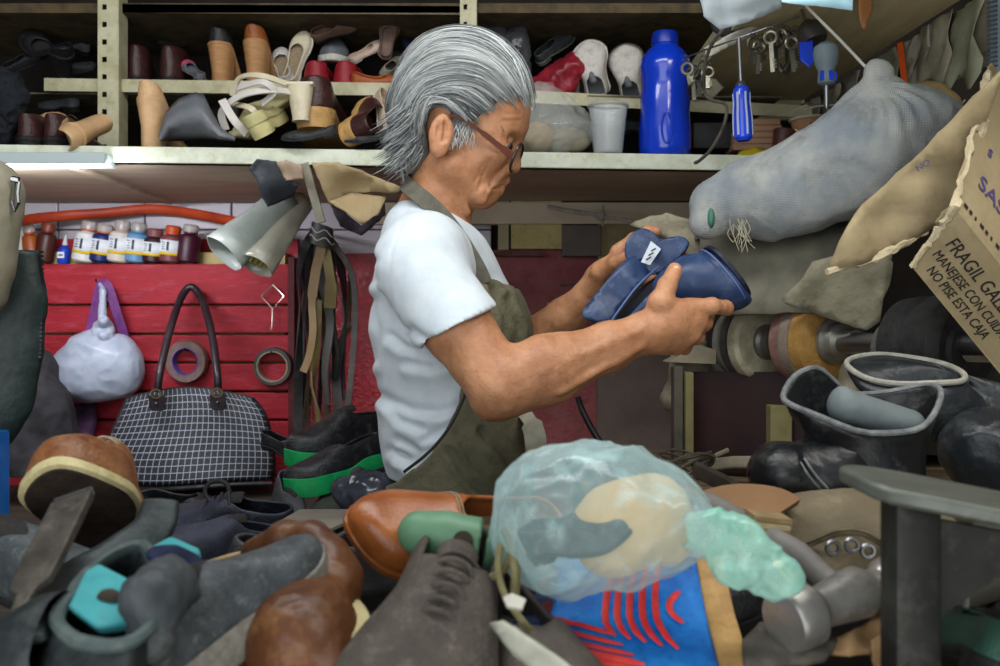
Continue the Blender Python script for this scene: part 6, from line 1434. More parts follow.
# sticks and string on the bench
def stick(nm, lab, a, b, r, m_, cat='stick'): return tag(MB().tube([a, a.lerp(b, .5)+Vector((0, 0, .003)), b], r, 8, flat=.6).build(nm, m_), lab, cat)
stick('wooden_stick', 'thin dusty wooden lath lying on the plank bench by the machine', P(700, 466, 1.66), P(768, 462, 1.60), .010, M_beam); stick('wooden_stick', 'dark narrow stick lying slanted beside the plastic bag', P(697, 470, 1.45), P(755, 503, 1.30), .013, mat('dark_stick', '2c2722', '443d34', scale=20, rough=.8))
stick('wooden_stick', 'short twig leaning against the machine frame', P(705, 464, 1.60), P(728, 450, 1.63), .004, M_beam)
m2 = MB()
for k_ in range(5): m2.tube([P(686, 470, 1.50)+Vector((.026*math.cos(q)*(1+.15*k_)+.006*math.sin(3*q+k_), .026*math.sin(q), .012*math.sin(2*q+k_)+.004*k_)) for q in np.linspace(0, 2*PI, 26)[:-1]], .0022, 5, closed=True)
m2.tube(cat_rom(PP([(650, 464, 1.5), (668, 462, 1.5), (690, 458, 1.5), (712, 452, 1.5)]), 4), .0025, 5)
tag(m2.build('wire_coil', mat('rusty_wire', '3a342c', '574e40', scale=40, rough=.7)), 'tangled coil of dark wire on the plank bench', 'wire')
m2 = MB(); m2.tube(cat_rom(PP([(578, 398, 1.9), (583, 412, 1.88), (596, 436, 1.86), (606, 446, 1.85), (622, 452, 1.85)]), 6), .006, 8); tag(m2.build('power_cable', mat('black_cable', '151515', rough=.5, bump=0)), 'black power cable drooping behind the forearms', 'cable')
m2 = MB(); m2.tube(cat_rom(PP([(548, 207, 2.30), (575, 212, 2.25), (602, 216, 2.22), (640, 222, 2.18), (665, 220, 2.16), (690, 224, 2.15)]), 5), .005, 7); m2.ball(P(602, 216, 2.22), .011, 6); m2.tube(PP([(602, 205, 2.22), (602, 226, 2.22)]), .003, 5)
tag(m2.build('dusty_rope', mat('dusty_rope', '7d776a', '948e80', scale=60, rough=.95, bump=.6), noi=(.003, 40)), 'dusty grey rope knotted and strung across behind the hands', 'rope')
mb_ = MB().box(P(560, 355, 2.33), (.12, .03, .12), bev=.004); 
t = thing('wall_switch', 'old outlet plate with wire outline on the rose wall', 'outlet'); MB().tube([P(x, y, 2.385) for x, y in ((560, 285), (590, 280), (594, 300), (592, 330), (562, 332))], .003, 6).build('conduit', mat('conduit', '5c4c47', '6d5c56', rough=.7), t); MB().box(P(553, 314, 2.39), (.03, .012, .055), bev=.003).build('outlet_plate', mat('ivory_plate', '9b9070', 'aea384', rough=.5), t, smooth=False)
# ------------------------------------------------------------------ the heap of shoes on and behind the bench
GH = 'worn shoes in the heap on the benches'
LNV = leather('navy_dusty', '15161f', '262938', .5, '474a58'); LGS = leather('grey_suede', '2f3032', '4a4b4d', .85, '62625f', bump=.5); GRN = mat('green_sole', '0a7a41', '0f9450', scale=8, rough=.5, bump=.1)
LCO = leather('cognac_oxford', '78401b', '98592c', .3, None, bump=.12); LBB = leather('brown_boot', '5b3119', '8b5c37', .4, 'a07a52', scale=10); LCHO = leather('chocolate_shoe', '422512', '633a1e', .42, '7e5a38', scale=10)
LGB = leather('dusty_blue_grey', '2a2e31', '474d50', .55, '707672', scale=9); LTA = leather('taupe_nubuck', '38322d', '4f4740', .8, '6d655b', scale=9, bump=.5)
TUR = mat('turquoise_foam', '2f8a90', '46a3a6', scale=20, rough=.7, bump=.15, c3='5b7f80'); KH = leather('khaki_work_suede', '5c5241', '746952', .9, '8a8069', scale=9, bump=.6)
CRM = mat('cream_midsole', 'a99c6f', 'c3b78a', scale=18, rough=.7, bump=.2, c3='8b7f58'); MSG = mat('grey_midsole', '5b5750', '77736a', scale=12, rough=.8, bump=.25, c3='8a857a')
# middle distance, on the counter
shoe('sneaker', 'navy low shoe with brown toe edge lying below the checked handbag', (294, 544, 1.46), (158, 534, 1.46), (.05, -.40, 1), kind='sneaker', mu=LNV, ms=SB, ml=LIND, group=GH, laces=4, mlace=LNV, cap=[(.86, .985, mat('toe_edge_brown', '6d4a30', rough=.7, bump=.1), 'toe_guard')], sole=.05, L=.205)
shoe('sneaker', 'blue grey low shoe in front of the navy one', (268, 560, 1.40), (185, 556, 1.32), (.0, -.45, 1), kind='sneaker', mu=leather('blue_grey_nubuck', '24262f', '353849', .7, None), ms=SG, ml=LIND, group=GH, L=.17, sole=.05)
o = tag(MB().tube([P(217, 491, 1.50)+Vector((.018*math.cos(q), .004*math.sin(q), .015*math.sin(q))) for q in np.linspace(0, 2*PI, 25)[:-1]], .0035, 8, closed=True).build('rubber_ring', SB), 'small black rubber ring lying on top of the navy shoe', 'ring')
for lab, a, b, up, kd, m, L_ in (('black shoe under the checked handbag, half in its shadow', (140, 528, 1.75), (215, 530, 1.72), (0, -.3, 1), 'loafer', LB, .22), ('black shoe deep below the carrier bag', (70, 524, 1.80), (130, 526, 1.75), (0, -.3, 1), 'oxford', LB, .2),
    ('dark grey suede boot toe-down beside the green-soled shoes', (283, 500, 1.62), (294, 552, 1.50), (.3, -.8, .4), 'oxford', LGS, .17), ('dark olive shoe toe towards the bench under the green soles', (340, 500, 1.66), (322, 530, 1.52), (.1, -.5, .9), 'loafer', leather('dark_olive', '23261f', '383b31', .6), .17),
    ('grey black pointed shoe above the cognac oxford', (398, 470, 1.66), (336, 480, 1.58), (0, -.35, 1), 'flat', leather('grey_black', '29272b', '3f3c40', .5), None), ('black shoe nose by the end of the checked handbag', (262, 446, 1.84), (310, 462, 1.80), (0, -.3, 1), 'loafer', LB, None)):
    shoe('dark_shoe', lab, a, b, up, kind=kd, mu=m, ms=SB, ml=LIND, group=GH, L=L_, hk=1.15)
shoe('green_soled_shoe', 'black shoe with bright green sole, toe cap towards the handbag', (385, 452, 1.80), (284, 470, 1.66), (.35, .25, .9), kind='sneaker', mu=LB, ms=GRN, ml=LIND, group=GH, sole=.13, L=.20, wid=1.1)
shoe('green_soled_shoe', 'black shoe with bright green sole lying in front of its twin', (392, 474, 1.66), (306, 496, 1.56), (.3, .35, .9), kind='loafer', mu=LB, ms=GRN, ml=LIND, group=GH, sole=.14, L=.19, wid=1.0)
F = Field((P(300, 0, 1.85).x, 1.72, P(0, 520, 1.8).z), (P(400, 0, 1.85).x, 1.94, P(0, 425, 1.75).z), .004)
F.cone(P(316, 448, 1.82), P(378, 440, 1.84), .03, .026, .02); F.cone(P(350, 448, 1.80), P(372, 446, 1.80), .026, .03, .02); F.cone(P(350, 450, 1.84), P(356, 482, 1.86), .026, .03, .02)
sb_ = tag(F.build('black_plastic_bag', mat('black_bag', '161618', '26262a', scale=10, rough=.3, bump=.3), None, 1, crinkle(.008, 18, .004, 45)), 'black printed plastic bag behind the man\'s back', 'bag')
t_ = text_obj('lettering', 'lloyds', on_panel(P(345, 452, 1.76), P(376, 440, 1.76)-P(345, 452, 1.76), Vector((0, 1, .2))), .016, mat('bag_print', '9a9a9a', rough=.6, bump=0), sb_) if 0 else None
m2 = MB()
for k_ in range(7): m2.box(P(349+k_*4, 452-k_*1.7, 1.755), (.005, .001, .012-.003*(k_ % 3)), Matrix.Rotation(-.3, 3, 'Y'))
m2.build('print_marks', mat('bag_print', '8a8a8a', rough=.6, bump=0), sb_, smooth=False)
for lab, c, r, m in (('pale grey plastic bag crumpled at the man\'s back', (386, 458, 1.70), (.028, .03, .026), mat('grey_poly', '7d838e', '9aa0aa', scale=10, rough=.35, bump=.3)), ('dark clear plastic bag crumpled above the cognac oxford', (370, 492, 1.48), (.050, .04, .024), mat('dark_poly', '25262d', '474a55', scale=10, rough=.2, bump=.4))):
    c = P(*c); F = Field(tuple(c-Vector((.08, .06, .05))), tuple(c+Vector((.08, .06, .05))), .003); F.ell(c, r, .01); F.ell(c+Vector((r[0]*.7, 0, -.006)), (r[0]*.6, r[1]*.7, r[2]*.7), .01)
    tag(F.build('plastic_bag', m, None, 1, crinkle(.007, 26, .004, 60)), lab, 'bag')
tag(MB().plate(PP([(272, 528, 1.30), (300, 512, 1.42), (350, 512, 1.42), (352, 522, 1.34), (330, 532, 1.27)]), .004, (0, .2, 1)).build('card_piece', mat('card_beige', '5d574e', '716b60', scale=10, rough=.9), smooth=False), 'flat grey card under the dark olive shoe', 'card')
# brown boot, sole to the camera
tb_ = P(60, 474, .90); xb_ = Vector((.10, -.80, .52)).normalized()
shoe('brown_boot', 'brown leather shoe tipped up, cream welt and dark sole facing outwards', tb_-xb_*.25, tb_, (-.12, .42, .85), kind='sneaker', mu=LBB, ms=CRM, ml=LIN, group=GH, wid=1.12, sole=.028, hk=1.15, laces=3, outm=mat('dark_outsole', '1e1511', '33261d', scale=14, rough=.85, bump=.4))
# metal file
t = thing('flat_file', 'dusty flat steel file standing upright in the shoe heap', 'file')
a, b = P(74, 498, .80), P(18, 612, .68); d = (b-a).normalized(); sd_ = Vector((.92, .25, .30)).normalized(); nn = d.cross(sd_).normalized(); nn = nn if nn.y < 0 else -nn
mfile = mat('file_steel', '35312c', '57514a', scale=20, rough=.6, metal=.5, bump=.4, c3='7d766c')
rows = []
for q, w_, th in ((0, .030, .007), (.03, .032, .008), (.6, .031, .008), (.8, .028, .007), (.86, .012, .005), (1.0, .010, .005)):
    c = a.lerp(b, q); rows.append([c-sd_*w_/2+nn*th/2, c+sd_*w_/2+nn*th/2, c+sd_*w_/2-nn*th/2, c-sd_*w_/2-nn*th/2])
MB().loft(rows).build('blade', mfile, t, smooth=False, bevel=.0012)
MB().plate([a-sd_*.0145+nn*.0037-d*.0005, a+sd_*.0145+nn*.0037-d*.0005, a+sd_*.0145-nn*.0037-d*.0005, a-sd_*.0145-nn*.0037-d*.0005], .002, -d).build('bright_tip', mat('bright_steel2', 'b9bbbd', rough=.3, metal=1, bump=0), t, smooth=False)
# dark sneaker with turquoise insole
GGG = leather('green_grey_grimy', '171c1d', '2c3334', .55, '4d5756', scale=8); RIMG = leather('green_grey_rim', '34403f', '4d5a58', .6, '6f7a76', scale=12)
s1 = thing('shoe', 'grubby dark green-grey shoe with turquoise insole, opening upwards', 'shoe', GH)
rim_ = cat_rom(PP([(66, 602, .70), (58, 622, .675), (78, 640, .655), (110, 646, .645), (140, 637, .65), (156, 612, .69), (158, 575, .75), (142, 545, .79), (104, 560, .77), (80, 582, .735)]), 4, True)
cr0 = sum(rim_, Vector())/len(rim_)
MB().loft([[p for p in rim_], [cr0+(p-cr0)*1.10+Vector((-.004, 0, -.014)) for p in rim_], [cr0+(p-cr0)*1.28+Vector((-.014, -.006, -.05)) for p in rim_], [cr0+(p-cr0)*1.22+Vector((-.03, 0, -.175)) for p in rim_]], cap=False).build('upper', GGG, s1, solid=.006, sub=1, noi=(.003, 25), edge=180)
MB().tube(rim_, .0052, 8, closed=True).build('padded_collar', RIMG, s1, noi=(.002, 40))
MB().loft([[cr0+(p-cr0)*.93+Vector((0, 0, -.035)) for p in rim_], [cr0+(p-cr0)*.86+Vector((0, 0, -.042)) for p in rim_]]).build('footbed', LIND, s1)
F = Field((P(-130, 0, .70).x, .52, P(0, 820, .68).z), (P(80, 0, .72).x, .80, P(0, 580, .72).z), .0035); F.cone(P(60, 660, .69), P(-30, 720, .68), .045, .05, .02); F.cone(P(20, 720, .69), P(-10, 790, .68), .045, .04, .02); F.build('toe', GGG, s1, 2, crinkle(.002, 25, .001, 60))
F = Field(tuple(P(60, 640, .80)), (P(175, 0, .85).x, .95, P(0, 480, .85).z), .0024) if 0 else None
m2 = MB(); cc = cat_rom(PP([(22, 640, .66), (45, 606, .72), (78, 580, .78), (118, 555, .82), (150, 528, .84), (160, 500, .86)]), 6); n_ = len(cc)
ribbon(m2, cc, [.040-.012*abs(i/n_-.5) for i in range(n_)], .010, (.25, -.85, .45)); tag(m2.build('shoe_tongue', MATS['green_grey_grimy'], None, sub=1, noi=(.004, 25)), 'long dirty padded tongue strip folded behind the turquoise insole', 'shoe tongue')
t = thing('foam_insole', 'turquoise foam insole with dark oval hole poking out of grubby shoe', 'insole')
pl = PP([(66, 606, .69), (84, 570, .73), (98, 562, .745), (128, 578, .74), (134, 600, .71), (128, 622, .68), (96, 628, .67)])
io = MB().plate(pl, .012, (.1, .6, -.6)).build('foam', TUR, t, bevel=.003, sub=0)
MB().ball(P(109, 597, .703), (.0085, .004, .0060), 8).build('hole', mat('hole_dark2', '3a3128', rough=.9, bump=0), t)
m2 = MB(); m2.plate(PP([(150, 545, .80), (170, 535, .84), (200, 548, .84), (196, 566, .80), (165, 570, .78)]), .012, (0, .5, -.8)); tag(m2.build('foam_insole', TUR, bevel=.003), 'second turquoise insole showing behind the grey shoe', 'insole')
# grey shoe with thick sole
shoe('work_shoe', 'dusty blue-grey work shoe with thick grey sole lying diagonally across the heap', (150, 722, .70), (286, 612, .80), (-.50, -.42, .80), kind='sneaker', mu=LGB, ms=MSG, ml=LIND, group=GH, L=.185, hk=.85, sole=.13, wid=1.0, res=1)
F = Field(tuple(P(105, 640, .70)), tuple(P(215, 520, .82)), .0026)
c0, c1, c2 = P(150, 600, .70), P(178, 575, .74), P(205, 560, .78)
F = Field((P(110, 0, .72).x, .60, P(0, 680, .72).z), (-.17, .86, P(0, 530, .8).z), .0026)
F.cone(P(142, 596, .68), P(166, 584, .71), .013, .014, .02); F.cone(P(160, 600, .69), P(150, 640, .68), .012, .015, .02); F.cone(P(166, 584, .71), P(190, 594, .73), .013, .008, .02)
tag(F.build('torn_shoe_collar', LGB, None, 2, crinkle(.002, 35, .0012, 90)), 'rounded grey heel knob of a dusty shoe beside the turquoise insole', 'shoe')
m2 = MB(); ribbon(m2, cat_rom(PP([(150, 563, .76), (168, 556, .77), (188, 566, .77), (205, 582, .76), (218, 588, .76)]), 5), .022, .007, (0, -.8, .6)); tag(m2.build('navy_lining_strip', mat('navy_fabric', '10152a', '1e2644', scale=40, rough=.95, bump=.4), None, sub=1, noi=(.003, 60)), 'torn navy fabric lining bunched behind the grey heel knob', 'fabric')
# brown shoe with cream sole, toe downwards
bs_ = thing('leather_shoe', 'worn brown lace-up shoe with cream sole, toe pointing down at the bench edge', 'shoe', GH)
F = Field((P(215, 0, .8).x, .60, P(0, 760, .74).z), (P(385, 0, .8).x, .92, P(0, 510, .86).z), .0026)
F.ell(P(302, 645, .77), (.036, .045, .040), .01); F.cone(P(300, 640, .78), P(318, 600, .82), .036, .030, .02); F.cone(P(312, 690, .74), P(300, 640, .77), .034, .037, .02)
F.chain(PP([(322, 604, .815), (334, 580, .825), (330, 556, .84), (312, 540, .85), (285, 540, .86), (256, 552, .87)]), [.020, .016, .014, .013, .013, .012], .012)
F.cone(P(330, 610, .82), P(346, 575, .84), .016, .012, .015)
F.build('upper', LCHO, bs_, 2, crinkle(.0012, 22, .0008, 60))
m2 = MB(); ribbon(m2, cat_rom(PP([(272, 552, .845), (292, 549, .835), (310, 556, .822), (316, 575, .808), (312, 598, .792), (302, 618, .772)]), 6), .011, .003, (0, -.85, .5)); m2.build('facing', leather('facing_tan', '7d5a38', '9c7850', .6, None), bs_)
rows = []
for q, (x, y, Y) in enumerate([(334, 588, .84), (342, 605, .81), (352, 628, .78), (358, 652, .755), (352, 690, .73)]): c = P(x, y, Y); rows.append((c, (.010, .016, .019, .019, .016)[q]))
m2 = MB(); ribbon(m2, cat_rom([c for c, w_ in rows], 5), [.016+.020*math.sin(PI*min(1, i/14)) for i in range(21)], .014, (.55, -.7, .4)); m2.build('sole', CRM, bs_, bevel=.003)
m2 = MB()
for dx in (0, 3): m2.tube(cat_rom(PP([(262+dx, 628+dx, .755), (285+dx, 612+dx, .742), (310+dx, 612+dx, .748), (330+dx, 622+dx, .765)]), 6), .0010, 5)
m2.build('seam_stitching', mat('stitch_tan', 'a98d62', rough=.8, bump=0), bs_)
m2 = MB(); m2.tube(cat_rom(PP([(262, 556, .88), (285, 548, .86), (300, 560, .85), (308, 545, .85), (298, 530, .86), (286, 536, .86), (290, 556, .85), (306, 566, .85)]), 6), .0042, 7); m2.tube(cat_rom(PP([(205, 566, .88), (240, 556, .88), (272, 552, .87), (300, 552, .86)]), 6), .0042, 7)
tag(m2.build('shoelace', mat('lace_tan', '8f7552', 'ab9068', scale=60, rough=.9, bump=.3)), 'loose tan shoelace looped on top of the worn brown shoe', 'lace')
# cognac oxford on a green last
shoe('leather_shoe', 'cognac leather shoe, round toe facing the belts, with green last inside', (535, 556, 1.00), (372, 536, .92), (0, -.66, .75), kind='loafer', mu=LCO, ms=LCO, ml=LIN, group=GH, L=.205, wid=1.25, hk=1.15, sole=.02, seams=1)
GL = mat('green_last', '4d7256', '63896a', scale=8, rough=.45, bump=.06)
t = thing('shoe_last', 'pale green plastic last with round hole sitting in the cognac shoe', 'shoe last')
def rblock(pts, rr, nm, cap0=True):
    F = Field(tuple(min(p[i] for p in pts)-.06 for i in range(3)), tuple(max(p[i] for p in pts)+.06 for i in range(3)), .0026); F.chain(pts, rr, .006, sq=((0, 1, 0), .9)); return F
c_ = PP([(420, 533, .880), (446, 538, .872), (480, 545, .862)])
F = rblock(c_, [.020, .0225, .0235], 'f'); F.half(P(480, 545, .862), (1, -.02, -.16)); 
F.cone(P(462, 541, .835), P(466, 541, .80), .0075, .0075, .001, sub=True); F.build('fore_block', GL, t, 1)
F = rblock(PP([(478, 548, .868), (504, 553, .875)]), [.0215, .019], 'g'); F.half(P(485, 548, .868), (-1, 0, .16)); F.half(P(508, 553, .875), (1, .2, -.1)); F.build('heel_block', GL, t, 1)
MB().lathe([(.0085, 0), (.0085, .004)], P(463, 541, .842), (0, -1, .25), 18, cap=True).build('hole', mat('hole_dark2', '3a3128'), t)
# taupe shoes
shoe('suede_shoe', 'taupe nubuck lace-up shoe with gathered tongue below the cognac shoe', (450, 606, .92), (388, 765, .70), (.15, -.62, .76), kind='sneaker', mu=LTA, ms=SG, ml=LTA, group=GH, L=.27, laces=6, mlace=LTA, wid=1.4, sole=.05, hk=1.1)
shoe('suede_shoe', 'grey-brown leather shoe with pale lining edge beside the bright sneaker', (470, 640, .90), (596, 765, .70), (.25, -.55, .80), kind='loafer', mu=leather('grey_brown_smooth', '443d38', '5c544d', .5, '766e64', scale=8), ms=SG, ml=mat('pale_lining', '9fa091', 'b4b4a4', scale=20, rough=.8), group=GH, L=.235, wid=1.2, hk=1.1)
scrap('lining_scrap', 'pale green-white lining strip sticking up from the grey-brown shoe', [(492, 622), (504, 620), (534, 640), (566, 662), (590, 684), (550, 684), (516, 654)], lambda u, v: .70-.06*u, mat('pale_lining', '9fa091'), .01, .003, cat='lining', seed=81)
tag(MB().plate(PP([(503, 597, .72), (512, 593, .72), (526, 599, .71), (522, 609, .70), (507, 606, .70)]), .003, (0, .5, -.5)).build('paper_tag', mat('white_tag', 'b9b6aa', rough=.8, bump=0), smooth=False), 'small white paper tag beneath the plastic bag', 'tag')
m2 = MB(); m2.tube(cat_rom(PP([(455, 572, .80), (480, 580, .79), (503, 570, .79), (510, 548, .80), (504, 530, .82)]), 6), .0032, 7); m2.tube(cat_rom(PP([(500, 545, .79), (498, 570, .78), (505, 595, .76), (520, 618, .73), (530, 630, .70)]), 6), .0028, 7); m2.tube(cat_rom(PP([(512, 552, .79), (516, 575, .78), (514, 600, .77)]), 6), .004, 7)
tag(m2.build('shoelace', mat('lace_olive', '5b5538', '766f4c', scale=60, rough=.9, bump=.3)), 'olive shoelaces dangling between green last and plastic bag', 'lace')
# bright blue sneaker under the plastic bag
BLU = mat('bright_blue_mesh', '0a63b8', '1a86d8', scale=9, rough=.5, bump=.2, bscale=300, c3='123a6c'); RSTR = mat('neon_red', 'd42a2c', 'e8483c', scale=10, rough=.5, bump=.05)
sn = shoe('running_shoe', 'bright blue running shoe with red stripes and tan sole under the plastic bag', (712, 564, .93), (744, 720, .80), (-1, -.12, -.06), kind='sneaker', mu=BLU, ms=ST, ml=mat('navy_knit', '101c38', '1b2c52', scale=40, rough=.9), group=GH, L=.245, wid=1.15, hk=2.1, sole=.085, laces=0)
def sneaker_stripes():
    hk = 2.1; K = KIND['sneaker']; W = [(0, .115), (.12, .125), (.3, .118), (.5, .135), (.66, .172), (.8, .172), (.92, .15), (1, .13)]
    def pt(x, a, s=1, off=.010):
        w = pch(W, x)*1.15*math.sqrt(max(0, 1-(1-min(1, x/.13))**2))*math.sqrt(max(0, 1-(1-min(1, (1-x)/.22))**2)); cc = .025*math.sin(x*PI)*(1 if x > .4 else .6)-.012*x
        H = pch(K['top'], x)*hk; y = s*w*max(0, math.cos(a))**.62; z = .085+H*math.sin(a)**.92
        n = Vector((0, s*math.cos(a), math.sin(a)*.6+.1)).normalized(); return Vector((x, cc+y, z))+n*off
    return pt
spt = sneaker_stripes()
sgn = 1 if (sn.matrix_world.to_3x3()@Vector((0, 1, 0))).y < 0 else -1
for k_ in range(6):
    a_ = .12+.07*k_; x0, x1 = (.08+.015*k_, .54-.015*k_) if k_ else (.26, .40)
    row = [spt(x0+(x1-x0)*q/9, a_+.06*math.sin(PI*q/9), sgn) for q in range(10)]
    m2 = MB(); m2.tube(row, [.006]+[.0115]*8+[.006], 6, flat=.4); m2.build('red_stripe', RSTR, sn)
for k_ in range(8):
    x0 = .36+.045*k_; row = [spt(x0+.10*q/6, .86-.40*q/6+.0*k_, sgn) for q in range(7)]
    m2 = MB(); m2.tube(row, [.005]+[.013]*5+[.005], 6, flat=.4); m2.build('red_slash', RSTR, sn)
for k_ in range(5):
    row = [spt(.16+.10*k_, .92+.50*q/6, sgn) for q in range(7)]; m2 = MB(); m2.tube(row, .022, 6, flat=.25); m2.build('dark_overlay', mat('navy_overlay', '12294a', '1d3a66', scale=20, rough=.5), sn)
m2 = MB(); m2.tube([spt(.72, .2, sgn), spt(.80, .35, sgn), spt(.86, .5, sgn)], [.03, .045, .03], 8, flat=.3); m2.build('red_toe_patch', RSTR, sn)
# translucent plastic bag with a last inside
t = thing('plastic_bag', 'pale green translucent plastic bag wrapped round beige shoe, tied end towards the hammer', 'bag')
F = Field((P(488, 0, .86).x, .62, P(0, 615, .78).z), (P(720, 0, .9).x, 1.0, P(0, 432, .85).z), .0032)
F.ell(P(560, 526, .825), (.044, .055, .050), .02); F.ell(P(622, 514, .84), (.066, .060, .042), .03); F.ell(P(596, 503, .85), (.060, .052, .036), .03); F.ell(P(550, 512, .84), (.038, .045, .042), .03); F.cone(P(640, 522, .82), P(692, 529, .80), .040, .013, .03); F.cone(P(692, 529, .80), P(706, 532, .795), .013, .010, .01)
MBAG = mat('green_tint_film', 'a0c2c2', 'c2dad8', scale=5, rough=.2, bump=.5, bscale=30, alpha=.20, spec=.7, film=.72)
def bagfn(V, Q):
    N = vnormals(V, Q); a = .0055*(1-2*np.abs(vnoise(V, 11, 21)))+.0040*(1-2.4*np.abs(vnoise(V, 26, 22)))+.0016*(1-2*np.abs(vnoise(V, 60, 23))); return V+N*a[:, None]
F.build('film', MBAG, t, 1, bagfn)
F = Field((P(685, 0, .8).x, .66, P(0, 605, .78).z), (P(805, 0, .82).x, .90, P(0, 500, .78).z), .0024)
F.ell(P(700, 530, .795), (.015, .014, .015), .01); F.cone(P(706, 530, .795), P(740, 548, .785), .010, .019, .012, sq=((0, 1, 0), .6)); F.cone(P(740, 548, .785), P(765, 574, .78), .019, .017, .012, sq=((0, 1, 0), .45)); F.cone(P(712, 536, .79), P(738, 568, .775), .008, .013, .015, sq=((0, 1, 0), .5)); F.ell(P(782, 580, .775), (.012, .008, .010), .012)
F.build('tied_tail', mat('green_tint_tail', '7dbfa9', 'a4d6c5', scale=8, rough=.2, bump=.5, bscale=40, alpha=.40, spec=.7, film=.85), t, 1, crinkle(.005, 28, .003, 60))
F = Field((P(560, 0, .84).x, .70, P(0, 590, .82).z), (P(700, 0, .88).x, .94, P(0, 470, .82).z), .003)
F.cone(P(612, 540, .815), P(652, 512, .83), .030, .031, .02); F.cone(P(636, 525, .82), P(668, 540, .83), .026, .020, .02); F.ell(P(618, 520, .815), (.032, .024, .027), .02)
tag(F.build('beige_shoe', leather('bagged_beige', 'b89a68', 'd8bb88', .7, None), None, 2, crinkle(.001, 20, .0005, 50)), 'beige shoe heel seen through the translucent green bag', 'shoe')
shoe('dark_shoe', 'dark grey shoe seen dimly inside the translucent bag', (535, 560, .84), (600, 545, .80), (0, -.4, .9), kind='loafer', mu=LGB, ms=SB, ml=LIND, group=GH, L=.10, hk=1.2, wid=1.2)
# laminated block, brush and leather by the tied end
t = thing('laminated_heel_block', 'block of layered wood and leather heel lifts behind the bag\'s tied end', 'heel block')
for i in range(6): MB().box(P(767, 548-6.2*i, .93)+Vector((.0015*math.sin(i*4), 0, 0)), (.040-.001*i, .035, .0056), Matrix.Rotation(.12, 3, 'Y'), bev=.0008).build('layer', [mat('layer_light', '9b8a64', 'b3a27a', scale=40, rough=.9, bump=.4), mat('layer_mid', '7a6748', '92805c', scale=40, rough=.9, bump=.4)][i % 2], t, smooth=False)
m2 = MB(); ribbon(m2, cat_rom(PP([(706, 508, 1.0), (735, 500, 1.0), (768, 502, .99), (784, 512, .98)]), 5), .05, .008, (-.1, -.35, .95)); tag(m2.build('leather_insole', leather('raw_tan', '6f5136', '8b6a48', .8, None), sub=0), 'curved raw tan leather insole over the laminated heel block', 'insole')
scrap('leather_scrap', 'orange-brown leather piece between plastic bag and slanted stick', [(672, 489), (690, 488), (712, 496), (728, 508), (724, 518), (700, 512), (684, 502)], 1.02, leather('orange_brown', '7d4a26', '9a6238', .5, None), .02, .004, seed=91)
# khaki shoe, hammer, scraps
ks = thing('suede_boot', 'khaki suede work boot with stitched arcs lying behind the hammer', 'boot', GH)
F = Field((P(755, 0, 1.05).x, .90, P(0, 640, 1.05).z), (P(960, 0, 1.05).x, 1.16, P(0, 480, 1.05).z), .004)
F.cone(P(800, 548, 1.03), P(900, 552, 1.02), .048, .056, .03); F.cone(P(790, 535, 1.04), P(880, 525, 1.05), .03, .035, .03); F.cone(P(900, 560, 1.02), P(940, 590, 1.0), .05, .045, .03); F.ell(P(812, 575, 1.02), (.05, .045, .03), .03)
F.half((0, 0, 1.008), (0, 0, -1)); F.build('upper', KH, ks, 2, crinkle(.003, 12, .0015, 34))
m2 = MB()
for dy in (0, 4): m2.tube(cat_rom(PP([(780, 553+dy, .990), (805, 544+dy, .978), (835, 532+dy, .970), (860, 531+dy, .966), (880, 541+dy, .965), (895, 556+dy, .966)]), 6), .0018, 5)
m2.build('seam_stitching', mat('khaki_thread', '4a4232', '6a6048', scale=60, rough=.9), ks)
for k_, (px, py) in enumerate(((833, 548), (852, 545), (868, 551))): MB().tube([P(px, py, .955)+Vector((.006*math.cos(q), 0, .006*math.sin(q))) for q in np.linspace(0, 2*PI, 13)[:-1]], .0022, 6, closed=True).build('eyelet', NTH, None)
for o_ in [o for o in COL.objects if o.name.startswith('eyelet')]: tag(o_, 'metal lace ring on the khaki suede shoe', 'ring', 'lace rings of the khaki shoe')
t = thing('hammer', 'steel cobbler hammer with round polished face lying on scraps', 'hammer')
HS = mat('hammer_steel', '8b8882', 'aeaba4', scale=14, rough=.38, metal=.7, bump=.12, c3='4f4b46')
a, b = P(784, 622, .80), P(902, 574, .86); axh = (b-a).normalized(); L = (b-a).length
MB().lathe([(.001, -.002), (.024, -.001), (.0265, .003), (.0265, .024), (.020, .030), (.0165, .036), (.021, L*.52), (.0215, L*.62), (.014, L*.72), (.0135, L*.78), (.019, L*.84), (.020, L*.93), (.013, L), (.001, L*1.01)], a, axh, 32).build('head', HS, t, edge=35)
h0 = a.lerp(b, .56); MB().tube([h0+Vector((.0, .0, -.01)), h0+Vector((-.030, .05, .022)), h0+Vector((-.085, .17, .045))], [.013, .0125, .014], 12, flat=.8).build('handle', mat('handle_grey', '5a5754', '75716b', scale=14, rough=.6, bump=.2), t)
t = thing('pincers', 'small brass-tipped pincers wedged beside the hammer handle', 'pincers')
for s in (-1, 1): MB().tube(cat_rom([P(772, 560, .86), P(785+s*3, 575, .85), P(797+s*2, 590, .84), P(806, 602, .835)], 4), [.004]*8+[.005]*4+[.003], 8).build('jaw', mat('brass_dark', '5d5236', '8a7a4e', scale=30, rough=.35, metal=.9, bump=.1), t)
scrap('leather_scrap', 'tan leather offcut under the hammer head', [(822, 650), (830, 640), (862, 626), (890, 606), (893, 628), (880, 648), (850, 656)], lambda u, v: .85-.05*v, leather('tan_offcut', '7d5f3f', '987853', .75, None), .02, .004, seed=101)
scrap('leather_scrap', 'narrow tan leather strip behind the iron post', [(872, 640), (892, 628), (893, 668), (880, 676), (873, 668)], .80, MATS['tan_offcut'], .02, .004, seed=102)
